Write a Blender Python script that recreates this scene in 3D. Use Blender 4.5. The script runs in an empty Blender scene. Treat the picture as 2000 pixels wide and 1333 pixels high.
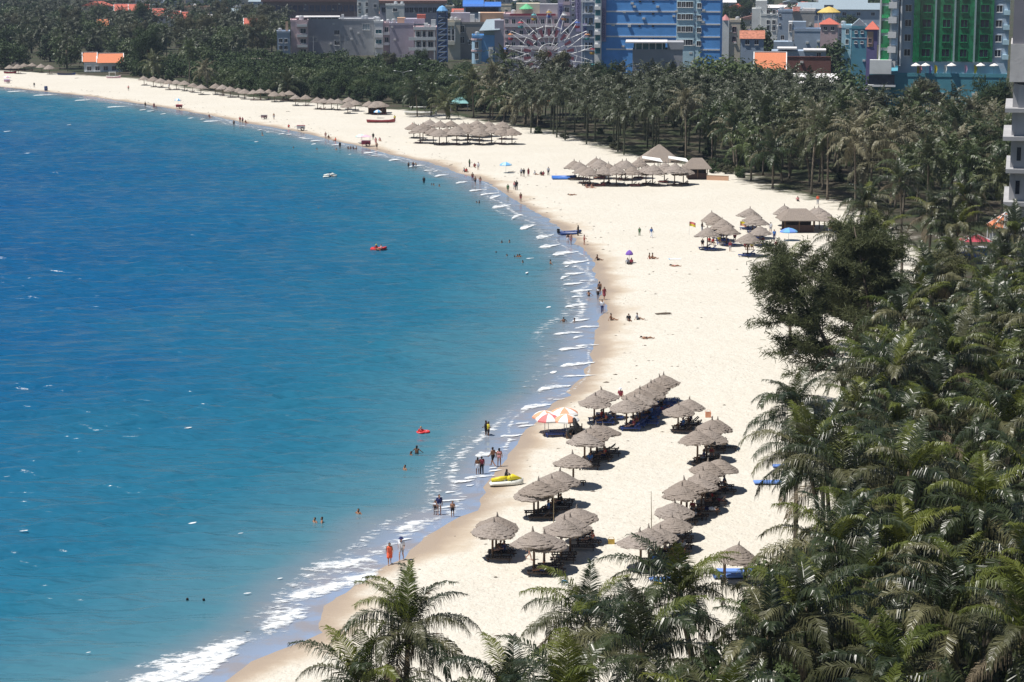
import bpy, bmesh, math, random
import numpy as np
from mathutils import Vector, Matrix, noise

S = bpy.context.scene
COL = S.collection
R = math.radians

# ------------------------------------------------------------------ camera, sky, sun, exposure
CAM_H = 46.0
F_PX = 4200.0                       # focal length in pixels of a 2000 px wide picture
PITCH = math.atan(776.0 / F_PX)
cam_d = bpy.data.cameras.new('camera')
cam_d.sensor_fit = 'HORIZONTAL'; cam_d.sensor_width = 36.0
cam_d.lens = 36.0 * F_PX / 2000.0
cam_d.clip_start = 1.0; cam_d.clip_end = 30000.0
cam = bpy.data.objects.new('camera', cam_d); COL.objects.link(cam)
cam.location = (0, 0, CAM_H); cam.rotation_euler = (math.pi / 2 - PITCH, 0, 0)
S.camera = cam

SUN_EL, SUN_AZ = R(66), R(-12)      # sun high to the left (-X), a little behind the camera
to_sun = Vector((-math.cos(SUN_EL) * math.cos(SUN_AZ), math.cos(SUN_EL) * math.sin(SUN_AZ), math.sin(SUN_EL)))
W = bpy.data.worlds.new('World'); S.world = W; W.use_nodes = True
nt = W.node_tree; nt.nodes.clear()
sky = nt.nodes.new('ShaderNodeTexSky'); sky.sky_type = 'NISHITA'; sky.sun_disc = False
sky.sun_elevation = SUN_EL; sky.sun_rotation = math.atan2(to_sun.x, to_sun.y)
sky.air_density = 1.0; sky.dust_density = 0.15; sky.ozone_density = 3.0
bg = nt.nodes.new('ShaderNodeBackground'); bg.inputs['Strength'].default_value = 0.05
wo = nt.nodes.new('ShaderNodeOutputWorld')
nt.links.new(sky.outputs[0], bg.inputs[0]); nt.links.new(bg.outputs[0], wo.inputs[0])
sun_d = bpy.data.lights.new('sun', 'SUN'); sun_d.energy = 5.0; sun_d.angle = R(0.53); sun_d.color = (1.0, 0.955, 0.89)
sun = bpy.data.objects.new('sun', sun_d); COL.objects.link(sun)
sun.location = (-200, 200, 400); sun.rotation_euler = to_sun.to_track_quat('Z', 'Y').to_euler()
S.view_settings.view_transform = 'Standard'; S.view_settings.look = 'None'
S.view_settings.exposure = 0.22; S.view_settings.gamma = 1.0; S.view_settings.use_curve_mapping = False
S.render.engine = 'CYCLES'
S.cycles.use_denoising = True
S.cycles.max_bounces = 6; S.cycles.diffuse_bounces = 2; S.cycles.glossy_bounces = 2
S.cycles.transparent_max_bounces = 16; S.cycles.transmission_bounces = 2; S.cycles.volume_bounces = 0
S.cycles.sample_clamp_direct = 1.6; S.cycles.sample_clamp_indirect = 2.0
S.cycles.caustics_reflective = False; S.cycles.caustics_refractive = False

# ------------------------------------------------------------------ where things stand
cp, sp = math.cos(PITCH), math.sin(PITCH)
def ray(px, py):
    u = (px - 1000.0) / F_PX; v = (666.5 - py) / F_PX
    return u, cp + v * sp, -sp + v * cp
def gp(px, py, z=0.3):              # ground point of a sight line at height z
    a, b, c = ray(px, py); t = (z - CAM_H) / c
    return Vector((a * t, b * t, z))
def at(px, py, Y):                  # point of a sight line at forward distance Y
    a, b, c = ray(px, py); t = Y / b
    return Vector((a * t, Y, CAM_H + c * t))

# ------------------------------------------------------------------ materials
MATS = {}
def mat(name, col, rough=0.7, var=0.12, scale=3.0, metal=0.0, spec=0.4, bump=0.0, bscale=20.0, rnd=0.0, coord='Object', stretch=(1, 1, 1), detail=4):
    """procedural paint / wood / cloth: base colour broken up by noise"""
    if name in MATS: return MATS[name]
    m = bpy.data.materials.new(name); m.use_nodes = True
    n = m.node_tree; b = n.nodes['Principled BSDF']
    b.inputs['Roughness'].default_value = rough; b.inputs['Metallic'].default_value = metal
    b.inputs['Specular IOR Level'].default_value = spec
    tc = n.nodes.new('ShaderNodeTexCoord'); mp = n.nodes.new('ShaderNodeMapping'); mp.inputs['Scale'].default_value = stretch
    n.links.new(tc.outputs[coord], mp.inputs[0])
    nz = n.nodes.new('ShaderNodeTexNoise'); nz.inputs['Scale'].default_value = scale; nz.inputs['Detail'].default_value = detail
    n.links.new(mp.outputs[0], nz.inputs['Vector'])
    mr = n.nodes.new('ShaderNodeMapRange'); mr.inputs[1].default_value = 0.3; mr.inputs[2].default_value = 0.7
    mr.inputs[3].default_value = 1 - var; mr.inputs[4].default_value = 1 + var
    n.links.new(nz.outputs[0], mr.inputs[0])
    fac = mr.outputs[0]
    if rnd:
        oi = n.nodes.new('ShaderNodeObjectInfo'); m2 = n.nodes.new('ShaderNodeMapRange')
        m2.inputs[3].default_value = 1 - rnd; m2.inputs[4].default_value = 1 + rnd
        n.links.new(oi.outputs['Random'], m2.inputs[0])
        mm = n.nodes.new('ShaderNodeMath'); mm.operation = 'MULTIPLY'
        n.links.new(fac, mm.inputs[0]); n.links.new(m2.outputs[0], mm.inputs[1]); fac = mm.outputs[0]
    mx = n.nodes.new('ShaderNodeVectorMath'); mx.operation = 'SCALE'; mx.inputs[0].default_value = col[:3]
    n.links.new(fac, mx.inputs['Scale']); n.links.new(mx.outputs[0], b.inputs['Base Color'])
    if bump:
        bz = n.nodes.new('ShaderNodeTexNoise'); bz.inputs['Scale'].default_value = bscale
        n.links.new(mp.outputs[0], bz.inputs['Vector'])
        bp = n.nodes.new('ShaderNodeBump'); bp.inputs['Strength'].default_value = bump; bp.inputs['Distance'].default_value = 0.05
        n.links.new(bz.outputs[0], bp.inputs['Height']); n.links.new(bp.outputs[0], b.inputs['Normal'])
    MATS[name] = m; return m

def leafmat(name, c1, c2, rough=0.45, spec=0.5, transl=0.25, scale=0.6):
    m = bpy.data.materials.new(name); m.use_nodes = True; n = m.node_tree; b = n.nodes['Principled BSDF']; out = n.nodes['Material Output']
    tc = n.nodes.new('ShaderNodeTexCoord'); nz = n.nodes.new('ShaderNodeTexNoise'); nz.inputs['Scale'].default_value = scale; nz.inputs['Detail'].default_value = 3
    n.links.new(tc.outputs['Object'], nz.inputs['Vector'])
    oi = n.nodes.new('ShaderNodeObjectInfo')
    ad = n.nodes.new('ShaderNodeMath'); ad.operation = 'ADD'; n.links.new(nz.outputs[0], ad.inputs[0]); n.links.new(oi.outputs['Random'], ad.inputs[1])
    mr = n.nodes.new('ShaderNodeMapRange'); mr.inputs[1].default_value = 0.35; mr.inputs[2].default_value = 1.65; n.links.new(ad.outputs[0], mr.inputs[0])
    mx = n.nodes.new('ShaderNodeMix'); mx.data_type = 'RGBA'; mx.inputs[6].default_value = (*c1, 1); mx.inputs[7].default_value = (*c2, 1)
    n.links.new(mr.outputs[0], mx.inputs[0]); n.links.new(mx.outputs[2], b.inputs['Base Color'])
    b.inputs['Roughness'].default_value = rough; b.inputs['Specular IOR Level'].default_value = spec
    if transl:
        t = n.nodes.new('ShaderNodeBsdfTranslucent'); n.links.new(mx.outputs[2], t.inputs[0])
        ms = n.nodes.new('ShaderNodeMixShader'); ms.inputs[0].default_value = transl
        n.links.new(b.outputs[0], ms.inputs[1]); n.links.new(t.outputs[0], ms.inputs[2]); n.links.new(ms.outputs[0], out.inputs[0])
    MATS[name] = m; return m

def glassmat(name, col, rough=0.12):
    m = mat(name, col, rough=rough, var=0.35, scale=0.9, spec=0.6, rnd=0.35); return m

# ------------------------------------------------------------------ mesh helpers
class MB:
    def __init__(s): s.v = []; s.f = []
    def add(s, vs, fs):
        o = len(s.v); s.v.extend([tuple(p) for p in vs]); s.f.extend([tuple(i + o for i in f) for f in fs]); return s
    def box(s, x0, x1, y0, y1, z0, z1, M=None):
        vs = [Vector((x, y, z)) for z in (z0, z1) for x, y in ((x0, y0), (x1, y0), (x1, y1), (x0, y1))]
        if M is not None: vs = [M @ p for p in vs]
        return s.add(vs, [(3, 2, 1, 0), (4, 5, 6, 7), (0, 1, 5, 4), (1, 2, 6, 5), (2, 3, 7, 6), (3, 0, 4, 7)])
    def bar(s, a, b, w, h=None):        # square bar between two points
        return s.tube([a, b], [w, h or w], n=4) if False else s._bar(Vector(a), Vector(b), w, h or w)
    def _bar(s, a, b, w, h):
        d = b - a; L = d.length; M = Matrix.Translation(a) @ d.to_track_quat('X', 'Z').to_matrix().to_4x4()
        return s.box(0, L, -w / 2, w / 2, -h / 2, h / 2, M)
    def tube(s, pts, rad, n=6, cap=True):
        pts = [Vector(p) for p in pts]; rings = []; vs = []
        for i, p in enumerate(pts):
            d = (pts[min(i + 1, len(pts) - 1)] - pts[max(i - 1, 0)])
            d = d.normalized() if d.length > 1e-9 else Vector((0, 0, 1))
            a = Vector((1, 0, 0)) if abs(d.x) < 0.9 else Vector((0, 1, 0))
            e1 = d.cross(a).normalized(); e2 = d.cross(e1)
            r = rad[i] if isinstance(rad, (list, tuple)) else rad
            vs += [p + (e1 * math.cos(k * 2 * math.pi / n) + e2 * math.sin(k * 2 * math.pi / n)) * r for k in range(n)]
        fs = []
        for i in range(len(pts) - 1):
            for k in range(n):
                fs.append((i * n + k, i * n + (k + 1) % n, (i + 1) * n + (k + 1) % n, (i + 1) * n + k))
        if cap: fs += [tuple(range(n))[::-1], tuple(range((len(pts) - 1) * n, len(pts) * n))]
        return s.add(vs, fs)
    def lathe(s, prof, n=16, M=None, jit=None):
        vs = []; fs = []
        for r, z in prof:
            for k in range(n):
                a = k * 2 * math.pi / n; q = r * (jit(k, r) if jit else 1.0)
                vs.append(Vector((q * math.cos(a), q * math.sin(a), z)))
        if M is not None: vs = [M @ p for p in vs]
        for i in range(len(prof) - 1):
            for k in range(n): fs.append((i * n + k, i * n + (k + 1) % n, (i + 1) * n + (k + 1) % n, (i + 1) * n + k))
        return s.add(vs, fs)
    def ell(s, c, r, nu=10, nv=7):
        c = Vector(c); vs = []; fs = []
        for j in range(nv + 1):
            t = math.pi * j / nv
            for k in range(nu):
                a = 2 * math.pi * k / nu
                vs.append((c.x + r[0] * math.sin(t) * math.cos(a), c.y + r[1] * math.sin(t) * math.sin(a), c.z + r[2] * math.cos(t)))
        for j in range(nv):
            for k in range(nu): fs.append((j * nu + k, (j + 1) * nu + k, (j + 1) * nu + (k + 1) % nu, j * nu + (k + 1) % nu))
        return s.add(vs, fs)
    def mesh(s, name, m=None, smooth=False):
        me = bpy.data.meshes.new(name); me.from_pydata([tuple(p) for p in s.v], [], s.f); me.update()
        if m: me.materials.append(m)
        if smooth: me.polygons.foreach_set('use_smooth', [True] * len(me.polygons))
        return me
    def build(s, name, m, parent=None, smooth=False):
        return link(name, s.mesh(name, m, smooth), parent)

def link(name, me, parent=None, loc=None, rot=None):
    o = bpy.data.objects.new(name, me); COL.objects.link(o)
    if parent is not None: o.parent = parent
    if loc is not None: o.location = loc
    if rot is not None: o.rotation_euler = rot
    return o
def tag(o, label, cat, group=None):
    o['label'] = label; o['category'] = cat
    if group: o['group'] = group
    return o
def thing(name, label, cat, loc=(0, 0, 0), rz=0.0, group=None):
    o = bpy.data.objects.new(name, None); COL.objects.link(o)
    o.location = loc; o.rotation_euler = (0, 0, rz); o.empty_display_size = 0.3
    return tag(o, label, cat, group)
def np_mesh(name, V, Fq, m=None):
    me = bpy.data.meshes.new(name); V = np.asarray(V, dtype=np.float32); Fq = np.asarray(Fq, dtype=np.int32); k = Fq.shape[1]
    me.vertices.add(len(V)); me.vertices.foreach_set('co', V.ravel())
    me.loops.add(Fq.size); me.loops.foreach_set('vertex_index', Fq.ravel())
    me.polygons.add(len(Fq)); me.polygons.foreach_set('loop_start', np.arange(0, Fq.size, k, dtype=np.int32))
    me.polygons.foreach_set('loop_total', np.full(len(Fq), k, dtype=np.int32))
    me.update(calc_edges=True); me.validate()
    if m: me.materials.append(m)
    return me
# ------------------------------------------------------------------ bodies, built once and shared
def J(pose):
    """joint positions (facing -y, feet at z=0); hips, knees, ankles, toes, shoulders, elbows, wrists per side"""
    V3 = Vector
    if pose == 'stand': return dict(pel=V3((0, 0, .95)), ch=V3((0, -.01, 1.27)), nk=V3((0, 0, 1.45)), hd=V3((0, -.02, 1.59)), hip=[V3((-.095, 0, .92)), V3((.095, 0, .92))], kn=[V3((-.11, -.02, .49)), V3((.11, -.01, .49))], an=[V3((-.115, .02, .08)), V3((.12, .03, .08))], to=[V3((-.13, -.14, .035)), V3((.14, -.13, .035))], sh=[V3((-.185, 0, 1.40)), V3((.185, 0, 1.40))], el=[V3((-.25, .03, 1.12)), V3((.25, .03, 1.12))], wr=[V3((-.26, -.05, .88)), V3((.26, -.05, .88))])
    if pose == 'walk': return dict(pel=V3((0, 0, .94)), ch=V3((0, -.03, 1.26)), nk=V3((0, -.03, 1.44)), hd=V3((0, -.06, 1.58)), hip=[V3((-.095, 0, .91)), V3((.095, 0, .91))], kn=[V3((-.1, -.2, .51)), V3((.1, .04, .49))], an=[V3((-.1, -.30, .10)), V3((.1, .33, .16))], to=[V3((-.1, -.46, .06)), V3((.1, .22, .04))], sh=[V3((-.185, 0, 1.39)), V3((.185, -.03, 1.39))], el=[V3((-.24, .14, 1.14)), V3((.24, -.1, 1.13))], wr=[V3((-.25, .12, .90)), V3((.24, -.27, .96))])
    if pose == 'reach': d = J('stand'); d['el'] = [V3((-.26, -.22, 1.22)), V3((.28, .05, 1.13))]; d['wr'] = [V3((-.2, -.45, 1.15)), V3((.34, -.12, 1.0))]; return d
    if pose == 'sit': return dict(pel=V3((0, 0, .13)), ch=V3((0, .06, .46)), nk=V3((0, .06, .63)), hd=V3((0, .03, .77)), hip=[V3((-.1, 0, .12)), V3((.1, 0, .12))], kn=[V3((-.13, -.38, .30)), V3((.14, -.42, .16))], an=[V3((-.13, -.66, .08)), V3((.15, -.80, .08))], to=[V3((-.14, -.80, .08)), V3((.17, -.86, .2))], sh=[V3((-.185, .07, .58)), V3((.185, .07, .58))], el=[V3((-.27, .2, .34)), V3((.27, .02, .33))], wr=[V3((-.26, .28, .10)), V3((.2, -.2, .28))])
    if pose == 'perch': return dict(pel=V3((0, 0, .13)), ch=V3((0, -.04, .45)), nk=V3((0, -.06, .62)), hd=V3((0, -.1, .75)), hip=[V3((-.1, 0, .12)), V3((.1, 0, .12))], kn=[V3((-.13, -.42, .12)), V3((.13, -.42, .12))], an=[V3((-.12, -.44, -.28)), V3((.12, -.44, -.28))], to=[V3((-.13, -.58, -.33)), V3((.13, -.58, -.33))], sh=[V3((-.185, -.04, .57)), V3((.185, -.04, .57))], el=[V3((-.24, -.1, .32)), V3((.24, -.1, .32))], wr=[V3((-.17, -.33, .24)), V3((.17, -.33, .24))])
    if pose == 'lie': return dict(pel=V3((0, 0, .12)), ch=V3((0, .34, .14)), nk=V3((0, .50, .17)), hd=V3((0, .64, .22)), hip=[V3((-.1, -.02, .11)), V3((.1, -.02, .11))], kn=[V3((-.12, -.43, .26)), V3((.12, -.46, .10))], an=[V3((-.12, -.80, .08)), V3((.14, -.86, .07))], to=[V3((-.12, -.92, .14)), V3((.16, -.93, .17))], sh=[V3((-.185, .45, .13)), V3((.185, .45, .13))], el=[V3((-.34, .26, .07)), V3((.33, .62, .10))], wr=[V3((-.42, .03, .06)), V3((.16, .76, .12))])
    if pose == 'wade': d = J('stand'); d['el'] = [V3((-.36, -.02, 1.24)), V3((.36, -.05, 1.24))]; d['wr'] = [V3((-.48, -.14, 1.12)), V3((.46, -.2, 1.10))]; return d
def capsule(mb, a, b, ra, rb, n=10):
    d = b - a; L = max(d.length, 1e-6); d = d / L; pts, rad = [], []
    for k in range(4): t = math.pi / 2 * k / 4; pts.append(a - d * ra * math.cos(t)); rad.append(max(ra * math.sin(t), .002))
    pts += [a, b]; rad += [ra, rb]
    for k in range(3, -1, -1): t = math.pi / 2 * k / 4; pts.append(b + d * rb * math.cos(t)); rad.append(max(rb * math.sin(t), .002))
    mb.tube(pts, rad, n)
def remesh(mb, name, vox, m, smooth=True):
    o = link('tmp', mb.mesh('tmp')); md = o.modifiers.new('r', 'REMESH'); md.mode = 'VOXEL'; md.voxel_size = vox; sm = o.modifiers.new('s', 'SMOOTH'); sm.factor = .5; sm.iterations = 2
    dg = bpy.context.evaluated_depsgraph_get(); me = bpy.data.meshes.new_from_object(o.evaluated_get(dg)); me.name = name; bpy.data.objects.remove(o); me.materials.clear()
    if m: me.materials.append(m)
    me.polygons.foreach_set('use_smooth', [True] * len(me.polygons)); return me
def body_mb(j, fem, fingers=True):
    mb = MB(); wsh = .93 if fem else 1.0
    up = (j['nk'] - j['pel']).normalized(); rt = (j['sh'][1] - j['sh'][0]).normalized(); fw = rt.cross(up) * -1.0
    fw = (j['hd'] - j['nk']).cross(rt); fw = fw.normalized() if fw.length > 1e-3 else Vector((0, -1, 0))
    if fw.dot(Vector((0, -1, 0))) < 0 and abs(up.z) > .5: fw = -fw
    for s in (-1, 1):
        capsule(mb, j['pel'] + rt * .055 * s, j['ch'] + rt * .075 * s, .115 if fem else .108, .115 if fem else .125); capsule(mb, j['ch'] + rt * .075 * s, j['sh'][(s + 1) // 2] * .8 + j['nk'] * .2, .118, .07)
    capsule(mb, j['ch'], j['nk'], .11, .055); capsule(mb, j['nk'], j['hd'] - up * .03, .052, .05); capsule(mb, j['pel'] - up * .02, j['pel'] + up * .04, .13, .12)
    h = j['hd']; capsule(mb, h - up * .035 + fw * .012, h + up * .035 - fw * .012, .078, .092); capsule(mb, h + fw * .085 - up * .005, h + fw * .108 - up * .03, .012, .017)
    capsule(mb, h - up * .075 + fw * .045, h - up * .085 + fw * .06, .04, .03)
    for s in (-1, 1): capsule(mb, h + rt * .088 * s - up * .03, h + rt * .092 * s + up * .015, .012, .016)
    for i in (0, 1):
        capsule(mb, j['hip'][i], j['kn'][i], .092 if fem else .086, .056); capsule(mb, j['kn'][i], j['an'][i], .058, .038); md = j['kn'][i].lerp(j['an'][i], .32); capsule(mb, md, md + (j['an'][i] - j['kn'][i]) * .1, .06, .055); capsule(mb, j['an'][i] - (j['to'][i] - j['an'][i]) * .25, j['to'][i], .04, .03)
        capsule(mb, j['sh'][i], j['el'][i], .056 if not fem else .048, .040); capsule(mb, j['el'][i], j['wr'][i], .042, .027)
        d = (j['wr'][i] - j['el'][i]).normalized(); sd_ = d.cross(rt if abs(d.dot(rt)) < .9 else up).normalized(); pm = j['wr'][i] + d * .085
        for q in (-.026, 0, .026): capsule(mb, j['wr'][i] + sd_ * q * .6, pm + sd_ * q, .02, .017, 6)
        if fingers:
            cu = rt * (.5 if i == 0 else -.5)
            for q, l in ((-.034, .058), (-.012, .075), (.012, .07), (.034, .052)): a = pm + sd_ * q; b_ = a + d * l * .55 + cu * .01; capsule(mb, a, b_, .0105, .010, 5); capsule(mb, b_, b_ + (d + cu * .5).normalized() * l * .5, .010, .009, 5)
            a = j['wr'][i] + d * .03 - sd_ * .028; b_ = a + (d * .6 - sd_ * .8).normalized() * .045; capsule(mb, a, b_, .014, .011, 5); capsule(mb, b_, b_ + (d - sd_ * .2).normalized() * .03, .011, .009, 5)
    return mb, up, rt, fw
SKIN = [mat('skin_tan', (.33, .17, .10), .55, .08), mat('skin_brown', (.19, .09, .05), .55, .08), mat('skin_fair', (.52, .30, .22), .55, .08)]
hair_black = mat('hair_black', (.012, .010, .010), .5, .2); hair_light = mat('hair_light', (.30, .20, .09), .6, .2)
PT = {}
def ptpl(pose, fem):
    if (pose, fem) in PT: return PT[pose, fem]
    j = J(pose); mb, up, rt, fw = body_mb(j, fem); d = {'body': remesh(mb, 'person', .0135, None), 'j': j}
    h = MB(); c = j['hd']; capsule(h, c + up * .035 - fw * .02, c + up * .05 - fw * .03, .098, .094); capsule(h, c - fw * .04 - up * .02, c - fw * .05 - up * (.22 if fem else .05), .075, .05 if fem else .06)
    for s in (-1, 1): capsule(h, c + rt * .06 * s - fw * .03 + up * .02, c + rt * .065 * s - fw * .03 - up * (.1 if fem else .01), .04, .03)
    d['hair'] = remesh(h, 'hair', .014, None)
    e = MB()
    for s in (-1, 1): e.ell(c + rt * .033 * s + fw * .085 + up * .008, (.012, .012, .008), 6, 4)
    e.ell(c + fw * .092 - up * .06, (.022, .008, .006), 6, 4); d['face'] = e.mesh('eyes_and_mouth', hair_black)
    g = {}; k = MB(); k2 = .016; capsule(k, j['pel'] - up * .02, j['pel'] + up * .05, .13 + k2, .12 + k2)
    for s in (-1, 1): capsule(k, j['pel'] + rt * .055 * s, j['pel'] + rt * .06 * s + up * .06, .115 + k2, .112 + k2)
    br = MB(); br.add(k.v, k.f); g['briefs'] = br
    sh = MB(); sh.add(k.v, k.f)
    for i in (0, 1): capsule(sh, j['hip'][i], j['hip'][i].lerp(j['kn'][i], .62), .092 + .02, .085)
    g['shorts'] = sh
    tr = MB(); tr.add(k.v, k.f)
    for i in (0, 1): capsule(tr, j['hip'][i], j['kn'][i], .11, .075); capsule(tr, j['kn'][i], j['an'][i], .078, .062)
    g['trousers'] = tr
    t = MB()
    for s in (-1, 1): capsule(t, j['pel'] + rt * .055 * s + up * .04, j['ch'] + rt * .078 * s, .135, .142); capsule(t, j['ch'] + rt * .078 * s, j['sh'][(s + 1) // 2] * .85 + j['nk'] * .15, .135, .085); i = (s + 1) // 2; capsule(t, j['sh'][i], j['sh'][i].lerp(j['el'][i], .6), .072, .066)
    g['shirt'] = t
    dr = MB(); 
    for s in (-1, 1): capsule(dr, j['pel'] + rt * .06 * s, j['ch'] + rt * .075 * s + up * .06, .14, .13)
    for i in (0, 1): capsule(dr, j['hip'][i], j['hip'][i].lerp(j['kn'][i], .75), .125, .135)
    capsule(dr, (j['hip'][0] + j['hip'][1]) / 2, (j['kn'][0] + j['kn'][1]) / 2 * .7 + (j['hip'][0] + j['hip'][1]) / 2 * .3, .12, .13); g['dress'] = dr
    bt = MB()
    for s in (-1, 1): capsule(bt, j['ch'] + rt * .08 * s + up * .0, j['ch'] + rt * .08 * s + up * .03, .132, .130)
    g['top'] = bt
    hat = MB(); M = Matrix.Translation(c + up * .07) @ up.to_track_quat('Z', 'Y').to_matrix().to_4x4(); hat.lathe([(.19, -.02), (.20, -.005), (.12, .02), (.115, .1), (.06, .125), (.002, .125)], 16, M); g['hat'] = hat
    d['g'] = {k_: (remesh(v_, k_, .016, None) if k_ != 'hat' else v_.mesh('hat')) for k_, v_ in g.items()}; PT[pose, fem] = d; return d
BODY = {}
def person(p, pose, rz, label, wear, skin=0, fem=False, s=1.0, hair=None, group=None, hat=None):
    d = ptpl(pose, fem); kb = (pose, fem, skin)
    if kb not in BODY: me = d['body'].copy(); me.materials.append(SKIN[skin]); BODY[kb] = me
    o = link('person', BODY[kb], None, p, (0, 0, rz)); o.scale = (s,) * 3; tag(o, label, 'person', group)
    hm = hair or hair_black; kh = (pose, fem, hm.name)
    if kh not in BODY: me = d['hair'].copy(); me.materials.append(hm); BODY[kh] = me
    link('hair', BODY[kh], o); link('face', d['face'], o)
    for gk, gm in list(wear) + ([('hat', hat)] if hat else []):
        pass
        k2 = (pose, fem, gk, gm.name)
        if k2 not in BODY: me = d['g'][gk].copy(); me.materials.clear(); me.materials.append(gm); BODY[k2] = me
        link(gk, BODY[k2], o)
    return o
for ps_ in ('stand', 'walk', 'reach', 'sit', 'perch', 'lie', 'wade'):
    for fm_ in (False, True): ptpl(ps_, fm_)
m_letter = mat('sign_letter', (.05, .03, .12), .5, .1)
def text_mesh(s, size, m, depth=.05):
    c = bpy.data.curves.new('txt', 'FONT'); c.body = s; c.size = size; c.extrude = depth; c.align_x = 'CENTER'; c.align_y = 'CENTER'
    t = bpy.data.objects.new('txt', c); COL.objects.link(t); dg = bpy.context.evaluated_depsgraph_get(); me = bpy.data.meshes.new_from_object(t.evaluated_get(dg))
    bpy.data.objects.remove(t); bpy.data.curves.remove(c); me.materials.clear(); me.materials.append(m); return me
LETTER = {ch: text_mesh(ch, 1.0, m_letter) for ch in set('DONGPHUONG1HOTELBUDGETHOA')}
# ------------------------------------------------------------------ the shore: terrain, sea, foam
SHORE_PX = [(0, 170), (100, 181), (175, 189), (250, 200), (325, 211), (375, 220), (425, 229), (475, 240), (500, 244), (550, 252), (600, 262),
            (650, 275), (700, 285), (750, 299), (800, 310), (850, 321), (900, 340), (950, 356), (987, 380), (1025, 402), (1050, 417), (1075, 432),
            (1100, 450), (1125, 474), (1140, 490), (1158, 512), (1166, 540), (1171, 568), (1180, 595), (1178, 610), (1170, 628), (1161, 650), (1160, 672),
            (1157, 692), (1150, 717), (1126, 748), (1112, 768), (1087, 786), (1066, 804), (1045, 822), (1028, 840), (1016, 860), (1003, 877), (988, 900),
            (970, 925), (955, 950), (945, 975), (930, 998), (887, 1016), (850, 1034), (820, 1060), (787, 1087), (750, 1107), (720, 1125), (675, 1147),
            (645, 1170), (632, 1195), (610, 1222), (622, 1238), (590, 1252), (540, 1271), (480, 1302), (430, 1333), (330, 1400), (200, 1500)]
def catmull(P, step):
    P = [Vector(p) for p in P]; out = []
    for i in range(len(P) - 1):
        p0, p1, p2, p3 = P[max(i - 1, 0)], P[i], P[i + 1], P[min(i + 2, len(P) - 1)]
        n = max(1, int((p2 - p1).length / step))
        for k in range(n):
            t = k / n
            out.append(0.5 * ((2 * p1) + (p2 - p0) * t + (2 * p0 - 5 * p1 + 4 * p2 - p3) * t * t + (3 * p1 - p0 - 3 * p2 + p3) * t ** 3))
    out.append(P[-1]); return out
shore = catmull([gp(x, y, 0.0).xy for x, y in SHORE_PX], 2.0)
ends_far = [Vector((-6000, 1500)), Vector((-1500, 1050)), Vector((-600, 860)), Vector((-320, 800))]
ends_near = [shore[-1] + Vector((-25, -30)), Vector((-90, -60)), Vector((-200, -800))]
shore_pts = np.array([(p.x, p.y) for p in ends_far + shore + ends_near])
land_poly = np.vstack([shore_pts, [(9000, -800), (9000, 12000), (-6000, 12000)]])

def pip(P, poly):
    x, y = P[:, 0], P[:, 1]; ins = np.zeros(len(P), bool); q = np.roll(poly, 1, axis=0)
    for (x1, y1), (x2, y2) in zip(poly, q):
        if y1 == y2: continue
        c = ((y1 > y) != (y2 > y)) & (x < (x2 - x1) * (y - y1) / (y2 - y1) + x1); ins ^= c
    return ins
def pdist(P, line):
    d = np.full(len(P), 1e12)
    for a, b in zip(line[:-1], line[1:]):
        ab = b - a; L2 = float(ab @ ab) or 1e-9
        t = np.clip(((P - a) @ ab) / L2, 0, 1); q = a + t[:, None] * ab - P
        np.minimum(d, (q * q).sum(1), out=d)
    return np.sqrt(d)
def shore_sd(P):                    # + on land, - at sea
    d = pdist(P, shore_pts); return np.where(pip(P, land_poly), d, -d)

BACK_PX = [(-600, 120), (-200, 130), (0, 139), (100, 144), (160, 148), (215, 151), (262, 154), (330, 166), (400, 180), (520, 196), (640, 205), (760, 214), (860, 224),
           (1010, 249), (1060, 257), (1130, 275), (1200, 300), (1300, 318), (1420, 330), (1480, 366), (1560, 384), (1640, 402), (1720, 440), (1790, 500), (1800, 560),
           (1760, 640), (1700, 760), (1660, 900), (1620, 1050), (1580, 1200), (1500, 1400), (1300, 1600)]
back = np.array([tuple(gp(x, y, 0.3).xy) for x, y in BACK_PX])
veg_poly = np.vstack([[(-6000, 1900), (-1500, 1150)], back, [(10, -800), (9000, -800), (9000, 12000), (-6000, 12000)]])

xs = np.concatenate([[-6000, -3500, -2000, -1400], np.arange(-1000, -140, 10), np.arange(-140, 90, 2.0), np.arange(90, 420, 6), [450, 520, 620, 800, 1200, 2000, 4000, 8000]])
ys = np.concatenate([[-700, -300, -100, 0, 40, 70], np.arange(90, 460, 2.0), np.arange(460, 960, 5), [1000, 1080, 1200, 1400, 1700, 2200, 3000, 5000, 11000]])
GX, GY = np.meshgrid(xs, ys); PTS = np.stack([GX.ravel(), GY.ravel()], 1)
SD = shore_sd(PTS)
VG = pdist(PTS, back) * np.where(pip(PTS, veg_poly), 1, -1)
def ground_z(sd): return np.clip(sd * 0.045, -1.6, 0.3)
nzv = np.array([noise.noise(Vector((x * 0.11, y * 0.11, 0))) for x, y in PTS])
nzf = np.array([noise.noise(Vector((x * 0.2, y * 0.2, 3))) + .6 * noise.noise(Vector((x * .47, y * .47, 7))) for x, y in PTS])
GZ = ground_z(SD) + 0.05 * nzv * (SD > 6) + 0.045 * nzf * np.clip(1 - np.abs(SD) / 7, 0, 1)
nx, ny = len(xs), len(ys)
idx = np.arange(nx * ny).reshape(ny, nx)
QF = np.stack([idx[:-1, :-1].ravel(), idx[:-1, 1:].ravel(), idx[1:, 1:].ravel(), idx[1:, :-1].ravel()], 1)

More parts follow.
